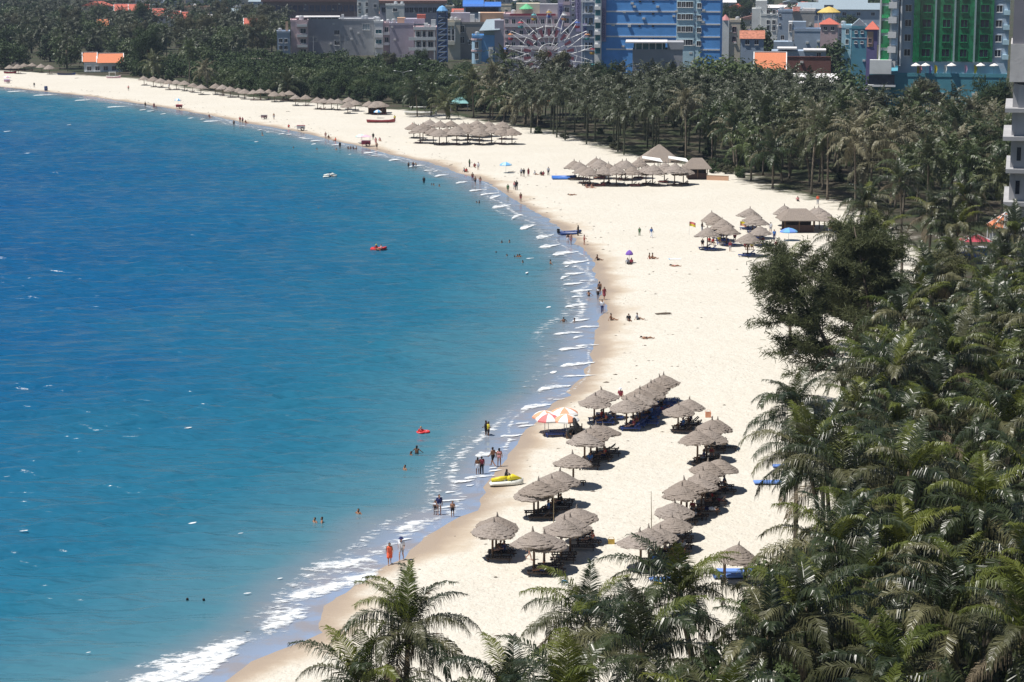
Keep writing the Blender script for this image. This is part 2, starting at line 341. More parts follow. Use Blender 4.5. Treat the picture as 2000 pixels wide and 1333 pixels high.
def nd(n, t, **kw):
    a = n.nodes.new(t)
    for k, v in kw.items(): setattr(a, k, v)
    return a
def ramp(n, src, stops, interp='LINEAR'):
    r = n.nodes.new('ShaderNodeValToRGB'); r.color_ramp.interpolation = interp; e = r.color_ramp.elements
    while len(e) < len(stops): e.new(0.5)
    for k, (p, c) in enumerate(stops): e[k].position = p; e[k].color = (*c, 1)
    n.links.new(src, r.inputs[0]); return r.outputs[0]
def maprange(n, src, a, b, c=0.0, d=1.0, smooth=False):
    m = n.nodes.new('ShaderNodeMapRange'); m.inputs[1].default_value = a; m.inputs[2].default_value = b
    m.inputs[3].default_value = c; m.inputs[4].default_value = d
    if smooth: m.interpolation_type = 'SMOOTHSTEP'
    n.links.new(src, m.inputs[0]); return m.outputs[0]
def nmath(n, op, a, b=None):
    m = n.nodes.new('ShaderNodeMath'); m.operation = op
    for i, q in enumerate((a, b)):
        if q is None: continue
        if isinstance(q, (int, float)): m.inputs[i].default_value = q
        else: n.links.new(q, m.inputs[i])
    return m.outputs[0]
def nnoise(n, vec, scale, detail=4, rough=0.5):
    z = n.nodes.new('ShaderNodeTexNoise'); z.inputs['Scale'].default_value = scale; z.inputs['Detail'].default_value = detail; z.inputs['Roughness'].default_value = rough
    if vec is not None: n.links.new(vec, z.inputs['Vector'])
    return z.outputs[0]
def nmix(n, f, a, b):
    m = n.nodes.new('ShaderNodeMix'); m.data_type = 'RGBA'
    for i, q in ((0, f), (6, a), (7, b)):
        if isinstance(q, tuple): m.inputs[i].default_value = (*q, 1)
        elif isinstance(q, (int, float)): m.inputs[i].default_value = q
        else: n.links.new(q, m.inputs[i])
    return m.outputs[2]

# sand, wet towards the water; soil and grass behind
def terrain_material():
    m = bpy.data.materials.new('sand_and_soil'); m.use_nodes = True; n = m.node_tree; b = n.nodes['Principled BSDF']
    sd = nd(n, 'ShaderNodeAttribute', attribute_name='shore').outputs['Fac']; vg = nd(n, 'ShaderNodeAttribute', attribute_name='veg').outputs['Fac']
    tc = nd(n, 'ShaderNodeTexCoord').outputs['Object']
    wob = maprange(n, nnoise(n, tc, 0.12, 5, 0.6), 0.25, 0.75, -3.5, 3.5)
    sdw = nmath(n, 'ADD', sd, wob)
    wet = maprange(n, sdw, 0.5, 4.6, 1.0, 0.0, True)
    sat = maprange(n, nmath(n, 'ADD', sd, nmath(n, 'MULTIPLY', wob, 0.35)), 0.2, 3.0, 1.0, 0.0, True)
    grain = nnoise(n, tc, 1.3, 7, 0.7); patch = nnoise(n, tc, 0.07, 4, 0.6)
    dry = nmix(n, maprange(n, grain, 0.35, 0.65), (0.59, 0.553, 0.475), (0.645, 0.612, 0.54))
    dry = nmix(n, maprange(n, patch, 0.4, 0.7, 0.0, 0.35), dry, (0.55, 0.505, 0.42))
    damp = nmix(n, maprange(n, grain, 0.3, 0.7), (0.45, 0.375, 0.285), (0.52, 0.445, 0.35))
    vf = nd(n, 'ShaderNodeTexVoronoi'); vf.inputs['Scale'].default_value = 1.1; n.links.new(tc, vf.inputs['Vector'])
    dry = nmix(n, nmath(n, 'MULTIPLY', maprange(n, vf.outputs['Distance'], .12, .3, .34, 0.0), maprange(n, nnoise(n, tc, .045, 4, .6), .45, .62)), dry, (0.44, 0.385, 0.31))
    col = nmix(n, wet, dry, damp); col = nmix(n, sat, col, (0.40, 0.315, 0.235))
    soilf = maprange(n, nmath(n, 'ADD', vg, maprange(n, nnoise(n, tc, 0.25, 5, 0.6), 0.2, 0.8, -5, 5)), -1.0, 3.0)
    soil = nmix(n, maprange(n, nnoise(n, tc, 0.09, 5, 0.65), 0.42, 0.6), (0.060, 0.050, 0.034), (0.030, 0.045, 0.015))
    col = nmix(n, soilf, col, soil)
    n.links.new(col, b.inputs['Base Color'])
    n.links.new(maprange(n, sat, 0, 1, 0.9, 0.3), b.inputs['Roughness']); b.inputs['Specular IOR Level'].default_value = 0.35
    vz = nd(n, 'ShaderNodeTexVoronoi'); vz.inputs['Scale'].default_value = 1.5; n.links.new(tc, vz.inputs['Vector']); foot = maprange(n, vz.outputs['Distance'], 0.0, 0.3)
    h = nmath(n, 'ADD', nmath(n, 'MULTIPLY', nnoise(n, tc, 0.9, 5, 0.65), 1.0), nmath(n, 'ADD', nmath(n, 'MULTIPLY', nnoise(n, tc, 4.0, 3), 0.25), nmath(n, 'MULTIPLY', foot, nmath(n, 'MULTIPLY', maprange(n, nnoise(n, tc, .05, 3), .4, .6), 0.35))))
    bp = nd(n, 'ShaderNodeBump'); n.links.new(h, bp.inputs['Height']); bp.inputs['Distance'].default_value = 0.3
    n.links.new(maprange(n, wet, 0, 1, 0.9, 0.08), bp.inputs['Strength']); n.links.new(bp.outputs[0], b.inputs['Normal'])
    return m
terr = terrain_material()
def grid_obj(name, keep, z, material):
    f = QF[keep]; used = np.unique(f); remap = -np.ones(len(PTS), int); remap[used] = np.arange(len(used))
    V = np.column_stack([PTS[used], z[used]]); me = np_mesh(name, V, remap[f], material)
    for nm, arr in (('shore', SD), ('veg', VG)):
        a = me.attributes.new(nm, 'FLOAT', 'POINT'); a.data.foreach_set('value', arr[used].astype(np.float32))
    me.polygons.foreach_set('use_smooth', [True] * len(me.polygons))
    o = link(name, me); o['kind'] = 'structure'; return o
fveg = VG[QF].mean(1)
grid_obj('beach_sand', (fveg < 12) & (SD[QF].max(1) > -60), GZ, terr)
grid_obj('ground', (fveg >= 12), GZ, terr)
grid_obj('seabed', (SD[QF].max(1) <= -60) & (fveg < 12), GZ, terr)

def sea_material():
    m = bpy.data.materials.new('sea_water'); m.use_nodes = True; n = m.node_tree; b = n.nodes['Principled BSDF']
    sd = nd(n, 'ShaderNodeAttribute', attribute_name='shore').outputs['Fac']
    tc = nd(n, 'ShaderNodeTexCoord').outputs['Object']
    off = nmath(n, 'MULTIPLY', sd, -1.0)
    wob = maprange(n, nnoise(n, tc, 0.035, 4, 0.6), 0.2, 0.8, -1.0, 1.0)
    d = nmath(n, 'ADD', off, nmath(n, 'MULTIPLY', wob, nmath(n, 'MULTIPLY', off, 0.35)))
    c = ramp(n, maprange(n, d, 0, 260), [(0.0, (0.25, 0.315, 0.44)), (0.009, (0.225, 0.275, 0.36)), (0.017, (0.16, 0.21, 0.25)), (0.032, (0.065, 0.185, 0.24)),  # lilac stops at the shore paint the sky's reflection into the base colour
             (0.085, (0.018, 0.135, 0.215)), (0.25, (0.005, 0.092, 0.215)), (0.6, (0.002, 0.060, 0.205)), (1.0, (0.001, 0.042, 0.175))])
    c = nmix(n, nmath(n, 'MULTIPLY', maprange(n, nnoise(n, tc, .32, 4, .6), .45, .62, 0.0, .75), maprange(n, off, .3, 6.0, 1.0, 0.0)), c, (0.285, 0.25, 0.235))
    big = nnoise(n, tc, 0.012, 3); mp = nd(n, 'ShaderNodeMapping'); mp.inputs['Scale'].default_value = (0.35, 1.0, 1.0); n.links.new(tc, mp.inputs[0])
    wv1 = nnoise(n, mp.outputs[0], 0.22, 3, 0.5); wv2 = nnoise(n, mp.outputs[0], 0.8, 2, 0.5); wv3 = nnoise(n, mp.outputs[0], 3.0, 3, 0.6)
    deep = maprange(n, off, 4.0, 30.0)
    # broad random patches offshore are mixed towards one dark blue
    c = nmix(n, nmath(n, 'MULTIPLY', maprange(n, big, 0.35, 0.65, 0.0, 0.3), deep), c, (0.002, 0.07, 0.17))
    n.links.new(c, b.inputs['Base Color']); b.inputs['IOR'].default_value = 1.33; b.inputs['Specular IOR Level'].default_value = 0.4
    n.links.new(maprange(n, off, 0, 12, 0.06, 0.16), b.inputs['Roughness'])
    h = nmath(n, 'ADD', nmath(n, 'MULTIPLY', wv2, 1.15), nmath(n, 'MULTIPLY', wv3, 0.1))
    bp = nd(n, 'ShaderNodeBump'); n.links.new(h, bp.inputs['Height']); bp.inputs['Distance'].default_value = 1.0
    n.links.new(maprange(n, off, 2.0, 18.0, 0.03, 0.7), bp.inputs['Strength']); n.links.new(bp.outputs[0], b.inputs['Normal'])
    return m
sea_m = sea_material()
XL, XR, YN, YF = -220.0, 60.0, 110.0, 830.0
fc = PTS[QF].mean(1)
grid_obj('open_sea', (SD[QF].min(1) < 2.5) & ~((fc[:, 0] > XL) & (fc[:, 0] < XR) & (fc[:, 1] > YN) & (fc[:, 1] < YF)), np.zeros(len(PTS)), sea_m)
# the water in view: wind waves as real relief, dying out towards the beach
sx = np.arange(XL, XR + .1, 1.6); sy = np.concatenate([np.arange(YN, 300, .6), np.arange(300, 480, .9), np.arange(480, YF + .1, 1.5)]); sy[-1] = YF
SX, SY = np.meshgrid(sx, sy); SP = np.stack([SX.ravel(), SY.ravel()], 1); SSD = shore_sd(SP); wr = np.random.RandomState(4)
WZ = np.zeros(len(SP)); gust = np.ones(len(SP))
for k in range(6): a_ = wr.uniform(0, 6.28); l_ = wr.uniform(25, 90); gust += .08 * np.sin(2 * np.pi / l_ * (SP[:, 0] * np.cos(a_) * .5 + SP[:, 1] * np.sin(a_)) + wr.uniform(0, 6.28))
for k in range(46):
    l_ = 2.2 * (6.5 / 2.2) ** (wr.rand() ** 1.3); a_ = -np.pi / 2 + wr.normal(.22, .5); WZ += .0104 * l_ ** .85 * np.sin(2 * np.pi / l_ * (SP[:, 0] * np.cos(a_) + SP[:, 1] * np.sin(a_)) + wr.uniform(0, 6.28))
WZ *= gust * np.clip((-SSD - 1.5) / 16.0, 0, 1)
sidx = np.arange(len(SP)).reshape(len(sy), len(sx)); SQ = np.stack([sidx[:-1, :-1].ravel(), sidx[:-1, 1:].ravel(), sidx[1:, 1:].ravel(), sidx[1:, :-1].ravel()], 1)
SQ = SQ[SSD[SQ].min(1) < 2.5]; us = np.unique(SQ); rm = -np.ones(len(SP), int); rm[us] = np.arange(len(us))
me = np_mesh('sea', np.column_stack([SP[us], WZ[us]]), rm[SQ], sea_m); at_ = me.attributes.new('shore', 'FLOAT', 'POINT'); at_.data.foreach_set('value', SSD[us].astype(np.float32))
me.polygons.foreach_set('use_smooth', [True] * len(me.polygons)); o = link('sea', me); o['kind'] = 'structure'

# foam: thin ragged sheets floating on the water's edge
def foam_material():
    m = bpy.data.materials.new('sea_foam'); m.use_nodes = True; n = m.node_tree; b = n.nodes['Principled BSDF']; out = n.nodes['Material Output']
    b.inputs['Base Color'].default_value = (0.74, 0.77, 0.79, 1); b.inputs['Roughness'].default_value = 0.85
    tc = nd(n, 'ShaderNodeTexCoord'); mp = nd(n, 'ShaderNodeMapping'); mp.inputs['Scale'].default_value = (0.55, 0.75, 1.0); n.links.new(tc.outputs['Object'], mp.inputs[0])
    ed = nd(n, 'ShaderNodeAttribute', attribute_name='edge').outputs['Fac']
    h = nmath(n, 'ADD', ed, maprange(n, nnoise(n, mp.outputs[0], 1.7, 6, 0.72), 0.25, 0.75, -0.85, 0.85))
    a = maprange(n, h, 0.34, 1.0)
    tr = nd(n, 'ShaderNodeBsdfTransparent'); ms = nd(n, 'ShaderNodeMixShader')
    n.links.new(a, ms.inputs[0]); n.links.new(tr.outputs[0], ms.inputs[1]); n.links.new(b.outputs[0], ms.inputs[2]); n.links.new(ms.outputs[0], out.inputs[0])
    bp = nd(n, 'ShaderNodeBump'); bp.inputs['Strength'].default_value = 0.5; bp.inputs['Distance'].default_value = 0.15
    n.links.new(nnoise(n, tc.outputs['Object'], 3.0, 4), bp.inputs['Height']); n.links.new(bp.outputs[0], b.inputs['Normal'])
    return m
FV, FF, FE = [], [], []
def foam_ribbon(pts, widths, z=0.05, dens=1.0):
    z += .0003 * (len(FV) % 17)
    line = catmull([gp(x, y, z).xy for x, y in pts], 0.6); n = len(line); base = len(FV); m = 9
    for i, p in enumerate(line):
        t = i / (n - 1) * (len(widths) - 1); k = min(int(t), len(widths) - 2); w = widths[k] + (widths[k + 1] - widths[k]) * (t - k)
        d = (line[min(i + 1, n - 1)] - line[max(i - 1, 0)]).normalized(); nr = Vector((-d.y, d.x)); w *= 1.12
        ends = min(1.0, i / 3.0, (n - 1 - i) / 3.0)
        for j in range(m):
            q = p + nr * w * (j / (m - 1) - 0.5); FV.append((q.x, q.y, z)); FE.append((1.0 - abs(2 * j / (m - 1) - 1) ** 1.6) * ends * dens)
    for i in range(n - 1):
        for j in range(m - 1): FF.append((base + i * m + j, base + (i + 1) * m + j, base + (i + 1) * m + j + 1, base + i * m + j + 1))
def foam_patch(px, py, w, h):
    """a tongue of foam: blunt at its seaward end, drawn out to a point up the sand"""
    z = .075 + .0006 * (len(FV) // 209 % 90); c = gp(px, py, z); D = math.hypot(c.y, CAM_H); sc = F_PX / D; s = CAM_H / D; if_off = w < 15
    fq = 1.0 if c.y < 330 else .82; hw = w / sc / 2 * 1.15 * fq; hd = h / sc / s / 2 * 1.0 * fq; n, m = 19, 11; base = len(FV); sk = random.uniform(.1, .35); bow = random.uniform(-.3, .3)
    for j in range(m):
        for i in range(n):
            u, v = i / (n - 1), j / (m - 1) * 2 - 1
            th = min(1.0, u * 5 + .15) * (1 - u) ** .75 if not if_off else math.sin(math.pi * u) ** .6
            FV.append((c.x + hw * (2 * u - 1) + sk * hw * v, c.y + hd * v + hd * (u - .3) * .8 + bow * hd * math.sin(3 * u), z)); FE.append(max(0.0, 1.0 - (abs(v) / max(th, .03)) ** 1.5) if 0 < i < n - 1 else 0.0)
    for j in range(m - 1):
        for i in range(n - 1): FF.append((base + j * n + i, base + j * n + i + 1, base + (j + 1) * n + i + 1, base + (j + 1) * n + i))
random.seed(3)
foam_ribbon([(270, 1350), (335, 1308), (400, 1280), (450, 1258), (505, 1236)], [3.2, 4.4, 4.6, 2.6, 1.0])
foam_ribbon([(300, 1345), (380, 1318), (460, 1268)], [1.6, 2.0, 1.0], z=0.06)
foam_ribbon([(500, 1238), (545, 1214), (572, 1194), (604, 1178)], [1.0, 2.6, 2.8, 1.2], z=0.07)
foam_ribbon([(540, 1178), (600, 1160), (650, 1145), (705, 1129), (738, 1108)], [1.8, 2.8, 2.4, 2.6, 1.6])
foam_ribbon([(470, 1203), (510, 1196), (560, 1188)], [1.6, 1.8, 1.2], dens=0.8)
foam_ribbon([(585, 1118), (640, 1108), (700, 1098), (745, 1086)], [2.2, 4.2, 4.0, 1.8], dens=0.82)
foam_ribbon([(715, 1078), (735, 1076), (752, 1068)], [1.2, 2.0, 1.0])
foam_ribbon([(772, 1044), (796, 1027), (825, 1017), (856, 1011)], [1.4, 1.9, 1.7, 1.0])
for q in [(797, 1053, 20, 6), (883, 978, 44, 7), (876, 990, 40, 9), (864, 997, 30, 5), (882, 961, 22, 6), (907, 941, 36, 14), (937, 932, 54, 12), (918, 948, 14, 5), (967, 920, 24, 7),
          (963, 914, 14, 4), (951, 886, 40, 22), (985, 874, 18, 5), (999, 851, 40, 10), (1000, 860, 16, 5), (1012, 829, 36, 9), (1028, 833, 34, 9), (1047, 797, 54, 22), (1082, 760, 58, 20), (1092, 780, 22, 4),
          (1081, 727, 13, 8), (1130, 712, 62, 17), (1135, 734, 64, 6), (1120, 681, 52, 13), (1147, 675, 42, 6), (1130, 659, 20, 9), (1110, 652, 54, 9), (1147, 640, 44, 8), (1136, 625, 32, 9), (1127, 599, 46, 16),
          (1135, 569, 40, 11), (1122, 554, 38, 9), (1104, 542, 17, 12), (1125, 534, 42, 9), (1140, 549, 16, 4), (1130, 580, 26, 5), (1125, 512, 48, 13), (1105, 496, 48, 15), (1075, 480, 38, 14), (1065, 461, 40, 18),
          (1030, 444, 32, 22), (1010, 425, 24, 18), (1071, 601, 9, 4), (1122, 521, 10, 4), (1107, 520, 8, 4), (967, 385, 24, 16), (980, 403, 40, 16), (772, 313, 28, 7), (814, 325, 34, 8), (838, 333, 24, 4),
          (863, 343, 28, 9), (850, 335, 9, 4), (902, 357, 26, 9), (931, 372, 32, 8), (950, 380, 26, 8), (964, 378, 22, 5), (507, 254, 9, 3), (527, 258, 16, 3), (549, 262, 12, 3), (564, 263, 12, 3), (590, 269, 14, 3),
          (600, 271, 24, 3), (620, 275, 28, 5), (660, 283, 26, 6), (723, 298, 28, 8), (737, 304, 24, 3), (32, 179, 36, 5), (88, 186, 46, 5), (162, 196, 32, 5), (230, 209, 42, 5), (278, 215, 12, 3), (294, 217, 14, 3),
          (318, 223, 10, 3), (372, 231, 10, 3), (395, 233, 10, 3), (415, 237, 36, 5), (375, 1022, 13, 5), (367, 836, 13, 4), (547, 1130, 9, 4), (483, 1159, 13, 4), (470, 1042, 9, 3), (52, 300, 10, 3), (135, 244, 7, 2),
          (14, 257, 12, 3), (893, 450, 8, 3), (1029, 533, 5, 4), (172, 1275, 8, 4), (13, 931, 10, 3), (46, 1037, 14, 3), (1035, 505, 14, 3), (501, 277, 10, 4), (683, 302, 6, 3), (781, 347, 6, 3), (612, 282, 9, 3)]:
    foam_patch(*q)
def swash(off, w, dens, seed, a=0, b=None, z=.045):
    """a thin lacy line of foam following the water's edge"""
    r = random.Random(seed); L = shore[a:b]; n = len(L); base = len(FV); m = 7; ph = [r.uniform(0, 6.28) for _ in range(4)]
    for i, p in enumerate(L):
        d = (L[min(i + 1, n - 1)] - L[max(i - 1, 0)]).normalized(); nr = Vector((d.y, -d.x)); q = i * 2.0
        o = off + .9 * math.sin(q / 9 + ph[0]) + .7 * math.sin(q / 4.3 + ph[1]) + .4 * math.sin(q / 23 + ph[2]); k = max(0, min(1, .62 + .6 * math.sin(q / 14 + ph[3]) + .35 * math.sin(q / 5.1 + ph[0])))
        for j in range(m):
            v = j / (m - 1) * 2 - 1; c = p + nr * (o + w * v / 2); FV.append((c.x, c.y, z)); FE.append((1 - abs(v) ** 1.5) * dens * k)
    for i in range(n - 1):
        for j in range(m - 1): FF.append((base + i * m + j, base + (i + 1) * m + j, base + (i + 1) * m + j + 1, base + i * m + j + 1))
k0 = len(shore)
_t = shore_sd(np.array([tuple(shore[200] + Vector(((shore[201] - shore[199]).y, -(shore[201] - shore[199]).x)).normalized() * 3)]))[0]
sg = 1 if _t < 0 else -1
swash(sg * 2.8, 1.5, .55, 1, z=.0441); swash(sg * 4.8, 1.8, .40, 2, z=.0567); swash(sg * 1.0, .6, .5, 3, z=.0383)
fo = link('surf_foam', np_mesh('surf_foam', FV, FF, foam_material())); fo['kind'] = 'stuff'
a = fo.data.attributes.new('edge', 'FLOAT', 'POINT'); a.data.foreach_set('value', np.array(FE, dtype=np.float32))
tag(fo, 'white broken foam of small waves along the wet sand', 'foam')
def zg(p):                          # height of the sand under a point
    return float(ground_z(shore_sd(np.array([[p.x, p.y]])))[0])
def on_sand(px, py):
    p = gp(px, py, 0.3); z = zg(p)
    if z < 0.29: p = gp(px, py, max(z, 0.0)); z = zg(p)
    return Vector((p.x, p.y, max(z, 0.0)))
# ------------------------------------------------------------------ coconut palms
rng = random.Random(11)
trunk_m = mat('palm_trunk', (0.20, 0.165, 0.125), 0.9, 0.35, 3.0, stretch=(0.3, 0.3, 6), rnd=0.15, bump=0.6, bscale=6)
bark_m = mat('bark', (0.13, 0.105, 0.08), 0.9, 0.3, 4.0, rnd=0.15, bump=0.5, bscale=8)
FROND_M = [leafmat('frond_green', (0.013, 0.024, 0.006), (0.048, 0.062, 0.015), 0.38, 0.7, 0.1),
           leafmat('frond_olive', (0.038, 0.044, 0.014), (0.150, 0.142, 0.066), 0.42, 0.6, 0.1),
           leafmat('frond_young', (0.060, 0.085, 0.010), (0.15, 0.165, 0.026), 0.42, 0.5, 0.25),
           leafmat('frond_dry', (0.15, 0.12, 0.075), (0.24, 0.20, 0.14), 0.7, 0.3, 0.2)]
crown_m = leafmat('palm_crown', (0.018, 0.032, 0.009), (0.135, 0.145, 0.062), 0.45, 0.5, 0.2, scale=0.5)
crown_far_m = leafmat('palm_crown_far', (0.028, 0.040, 0.015), (0.10, 0.105, 0.055), 0.5, 0.5, 0.15, scale=0.3)
coco_m = mat('coconut_husk', (0.14, 0.13, 0.05), 0.6, 0.3, 6)

def rachis(e0, droop, L, n, side=0.0, curl=1.6):
    """a bending midrib: starts at elevation e0 and droops towards its tip"""
    pts = [Vector((0, 0, 0))]; e = e0; st = L / n; az = 0.0
    for i in range(n):
        t = (i + 1) / n
        pts.append(pts[-1] + Vector((math.cos(e) * math.cos(az), math.cos(e) * math.sin(az), math.sin(e))) * st)
        e = e0 - droop * t ** curl; az = side * t
    return pts
def frond_mb(mb, e0, droop, L, n_leaf, lw, ll, rng, M=None, side=0.0, hang=0.55, rr=0.035, bend=True, rn=9, flat=0.0):
    P = rachis(e0, droop, L, rn, side); M = M or Matrix()
    mb.tube([M @ p for p in P], [rr * (1 - 0.85 * i / rn) for i in range(rn + 1)], n=3, cap=False)
    for k in range(n_leaf):
        t = 0.13 + 0.87 * (k + 0.5) / n_leaf; q = t * rn; i = min(int(q), rn - 1); p = P[i].lerp(P[i + 1], q - i); d = (P[i + 1] - P[i]).normalized()
        up = Vector((0, 0, 1)); sd_ = up.cross(d)
        sd_ = sd_.normalized() if sd_.length > 1e-3 else Vector((0, 1, 0)); nn = d.cross(sd_)
        prof = math.sin(math.pi * min(1, (t + 0.06) ** 0.75)) ** 0.6 if t < 0.98 else 0.3
        prof = max(prof, 0.35)
        for sgn in (-1, 1):
            if rng.random() < 0.05: continue
            l = ll * prof * rng.uniform(0.82, 1.12); fw = 0.45 + 0.5 * t + rng.uniform(-0.12, 0.12)
            out = (sd_ * sgn + d * fw + nn * (0.25 - flat + rng.uniform(-0.22, 0.22))).normalized()
            dn = Vector((0, 0, -1)); w = lw * rng.uniform(0.8, 1.15)
            wv = ((d - out * d.dot(out)).normalized() + nn * rng.uniform(-.45, .45)).normalized() * (w / 2)
            h = hang * rng.uniform(0.7, 1.3)
            a = p; b = p + out * l * 0.5 + dn * l * h * 0.12; c = p + out * l * (1.0 - 0.35 * h) + dn * l * h * 0.75
            if bend:
                vs = [a - wv * .5, a + wv * .5, b + wv, b - wv, c + wv * .25, c - wv * .25]; fs = [(0, 1, 2, 3), (3, 2, 4, 5)]
            else:
                vs = [a - wv * .5, a + wv * .5, b + wv, c, b - wv]; fs = [(0, 1, 2, 4), (4, 2, 3)]
            mb.add([M @ v for v in vs], fs)
# frond shapes: (start elevation, droop, length, leaflet hang)
FSPEC = [(R(82), R(36), 3.9, 0.3), (R(70), R(75), 4.5, 0.5), (R(58), R(96), 4.9, 0.7), (R(44), R(104), 5.1, 0.8),
         (R(28), R(104), 5.1, 0.9), (R(10), R(88), 4.8, 1.0), (R(-12), R(66), 4.5, 1.0), (R(-48), R(36), 3.7, 0.9)]
FR = {}
for si, (e0, dr, L, hg) in enumerate(FSPEC):
    for var in range(3):
        r = random.Random(100 + si * 7 + var); mb = MB()
        frond_mb(mb, e0 + r.uniform(-.06, .06), dr * r.uniform(0.9, 1.15), L * r.uniform(0.93, 1.08), 78, 0.058, 1.28, r, side=r.uniform(-.35, .35), hang=hg)
        for mi in range(4):
            if mi == 3 and si < 5: continue
            if mi == 2 and si > 2: continue
            FR[si, var, mi] = mb.mesh('frond', FROND_M[mi])
def trunk_mesh(h, lean, seed, n=10, r0=0.21, r1=0.13):
    r = random.Random(seed); a = r.uniform(0, 6.28); pts = []
    for i in range(n + 1):
        t = i / n; k = lean * (t ** 1.7)
        pts.append(Vector((k * math.cos(a), k * math.sin(a), h * t)))
    rad = [r0 * 1.5 if i == 0 else r0 + (r1 - r0) * i / n for i in range(n + 1)]
    return MB().tube([p - Vector((0, 0, 0.3 if i == 0 else 0)) for i, p in enumerate(pts)], rad, n=8).mesh('trunk', trunk_m, True), pts[-1]
TRUNKS = {}
for h in (7, 8.5, 10, 11.5, 13, 15):
    TRUNKS[h] = [trunk_mesh(h, l, s) for s, l in enumerate((0.4, 1.0, 1.8, 0.7))]
cm = MB()
for k in range(9):
    a = k * 2.4; cm.ell((0.26 * math.cos(a), 0.26 * math.sin(a), -0.15 - 0.06 * (k % 4)), (0.12, 0.12, 0.15), 6, 5)
coco_me = cm.mesh('coconuts', coco_m, True)
hm = MB().lathe([(0.0, -0.7), (0.17, -0.6), (0.22, -0.2), (0.2, 0.1), (0.12, 0.45), (0.03, 0.8), (0, 0.9)], 8)
heart_me = hm.mesh('crown_shaft', mat('crown_fibre', (0.17, 0.13, 0.085), 0.9, 0.3, 8), True)
# whole crowns for palms too far off to pick fronds apart
def crown_mb(seed, nf=22, nl=17, lw=0.19, ll=1.15):
    r = random.Random(seed); mb = MB()
    for k in range(nf):
        si = [0, 1, 1, 2, 2, 3, 3, 3, 4, 4, 4, 5, 5, 5, 5, 6, 6, 6, 7, 7][k % 20]; e0, dr, L, hg = FSPEC[si]
        M = Matrix.Rotation(k * 2.399 + r.uniform(-.3, .3), 4, 'Z')
        frond_mb(mb, e0 + r.uniform(-.1, .1), dr * r.uniform(.9, 1.2), L * r.uniform(.85, 1.05), nl, lw, ll, r, M, side=r.uniform(-.4, .4), hang=hg, rr=0.05, bend=False, rn=6)
    return mb
crown_d = leafmat('palm_crown_dark', (0.020, 0.036, 0.010), (0.075, 0.10, 0.030), 0.45, 0.5, 0.2, scale=0.5); crown_t = leafmat('palm_crown_tan', (0.045, 0.050, 0.020), (0.22, 0.20, 0.125), 0.5, 0.45, 0.2, scale=0.6)
CROWNS = [crown_mb(40 + k).mesh('crown', (crown_m, crown_d, crown_t)[k % 3]) for k in range(9)]
CROWN_LOW = [crown_mb(70 + k, 18, 10, 0.32, 1.2) for k in range(4)]

def near_palm(base, h, label, group=None, nf=22, rz=None, seed=None, fs=1.0):
    r = random.Random(seed if seed is not None else rng.random()); hk = min(TRUNKS, key=lambda q: abs(q - h))
    o = thing('coconut_palm', label, 'palm tree', base, r.uniform(0, 6.28) if rz is None else rz, group); o.scale = (1, 1, 1)
    tm, top = TRUNKS[hk][r.randrange(4)]
    sc = r.uniform(0.94, 1.06) * h / hk; o.scale = (sc,) * 3
    link('trunk', tm, o); link('crown_shaft', heart_me, o, top)
    if r.random() < 0.75: link('coconuts', coco_me, o, top, (0, 0, r.uniform(0, 6)))
    seq = [0, 1, 1, 1, 2, 2, 2, 3, 3, 3, 3, 4, 4, 4, 4, 5, 5, 5, 6, 6, 6, 7, 7, 5, 4]
    for k in range(nf):
        si = seq[k % len(seq)]; q = r.random()
        mi = 0 if q < 0.55 else 1
        if si < 3 and q > 0.6: mi = 2
        if si >= 6 and q > 0.55: mi = 3
        f = link('frond', FR[si, r.randrange(3), mi], o, top + Vector((0, 0, 0.25 - 0.05 * si)), (r.uniform(-.12, .12), r.uniform(-.1, .1), k * 2.399 + r.uniform(-.35, .35)))
        f.scale = (r.uniform(.74, .9) * fs,) * 3
    return o
def mid_palm(base, h, label, group):
    hk = min(TRUNKS, key=lambda q: abs(q - h)); o = thing('coconut_palm', label, 'palm tree', base, rng.uniform(0, 6.28), group)
    sc = rng.uniform(0.95, 1.05) * h / hk; o.scale = (sc,) * 3; tm, top = TRUNKS[hk][rng.randrange(4)]
    link('trunk', tm, o)
    c = link('crown', rng.choice(CROWNS), o, top, (rng.uniform(-.12, .12), rng.uniform(-.12, .12), rng.uniform(0, 6.28))); c.scale = (rng.uniform(1.2, 1.5) / sc,) * 3
    return o
def poly_px(P, z=0.3): return np.array([tuple(gp(x, y, z).xy) for x, y in P])
def scatter(poly, mind, rng, tries=6000, cap=10 ** 6, ok=None):
    lo, hi = poly.min(0), poly.max(0); out = []; cell = {}
    cand = np.array([(rng.uniform(lo[0], hi[0]), rng.uniform(lo[1], hi[1])) for _ in range(tries)]); ins = pip(cand, poly)
    for (x, y), i in zip(cand, ins):
        if not i or (ok and not ok(x, y)): continue
        c = (int(x // mind), int(y // mind))
        if any((x - a) ** 2 + (y - b) ** 2 < mind * mind for dx in (-1, 0, 1) for dy in (-1, 0, 1) for a, b in cell.get((c[0] + dx, c[1] + dy), ())): continue
        cell.setdefault(c, []).append((x, y)); out.append((x, y))
        if len(out) >= cap: break
    return out

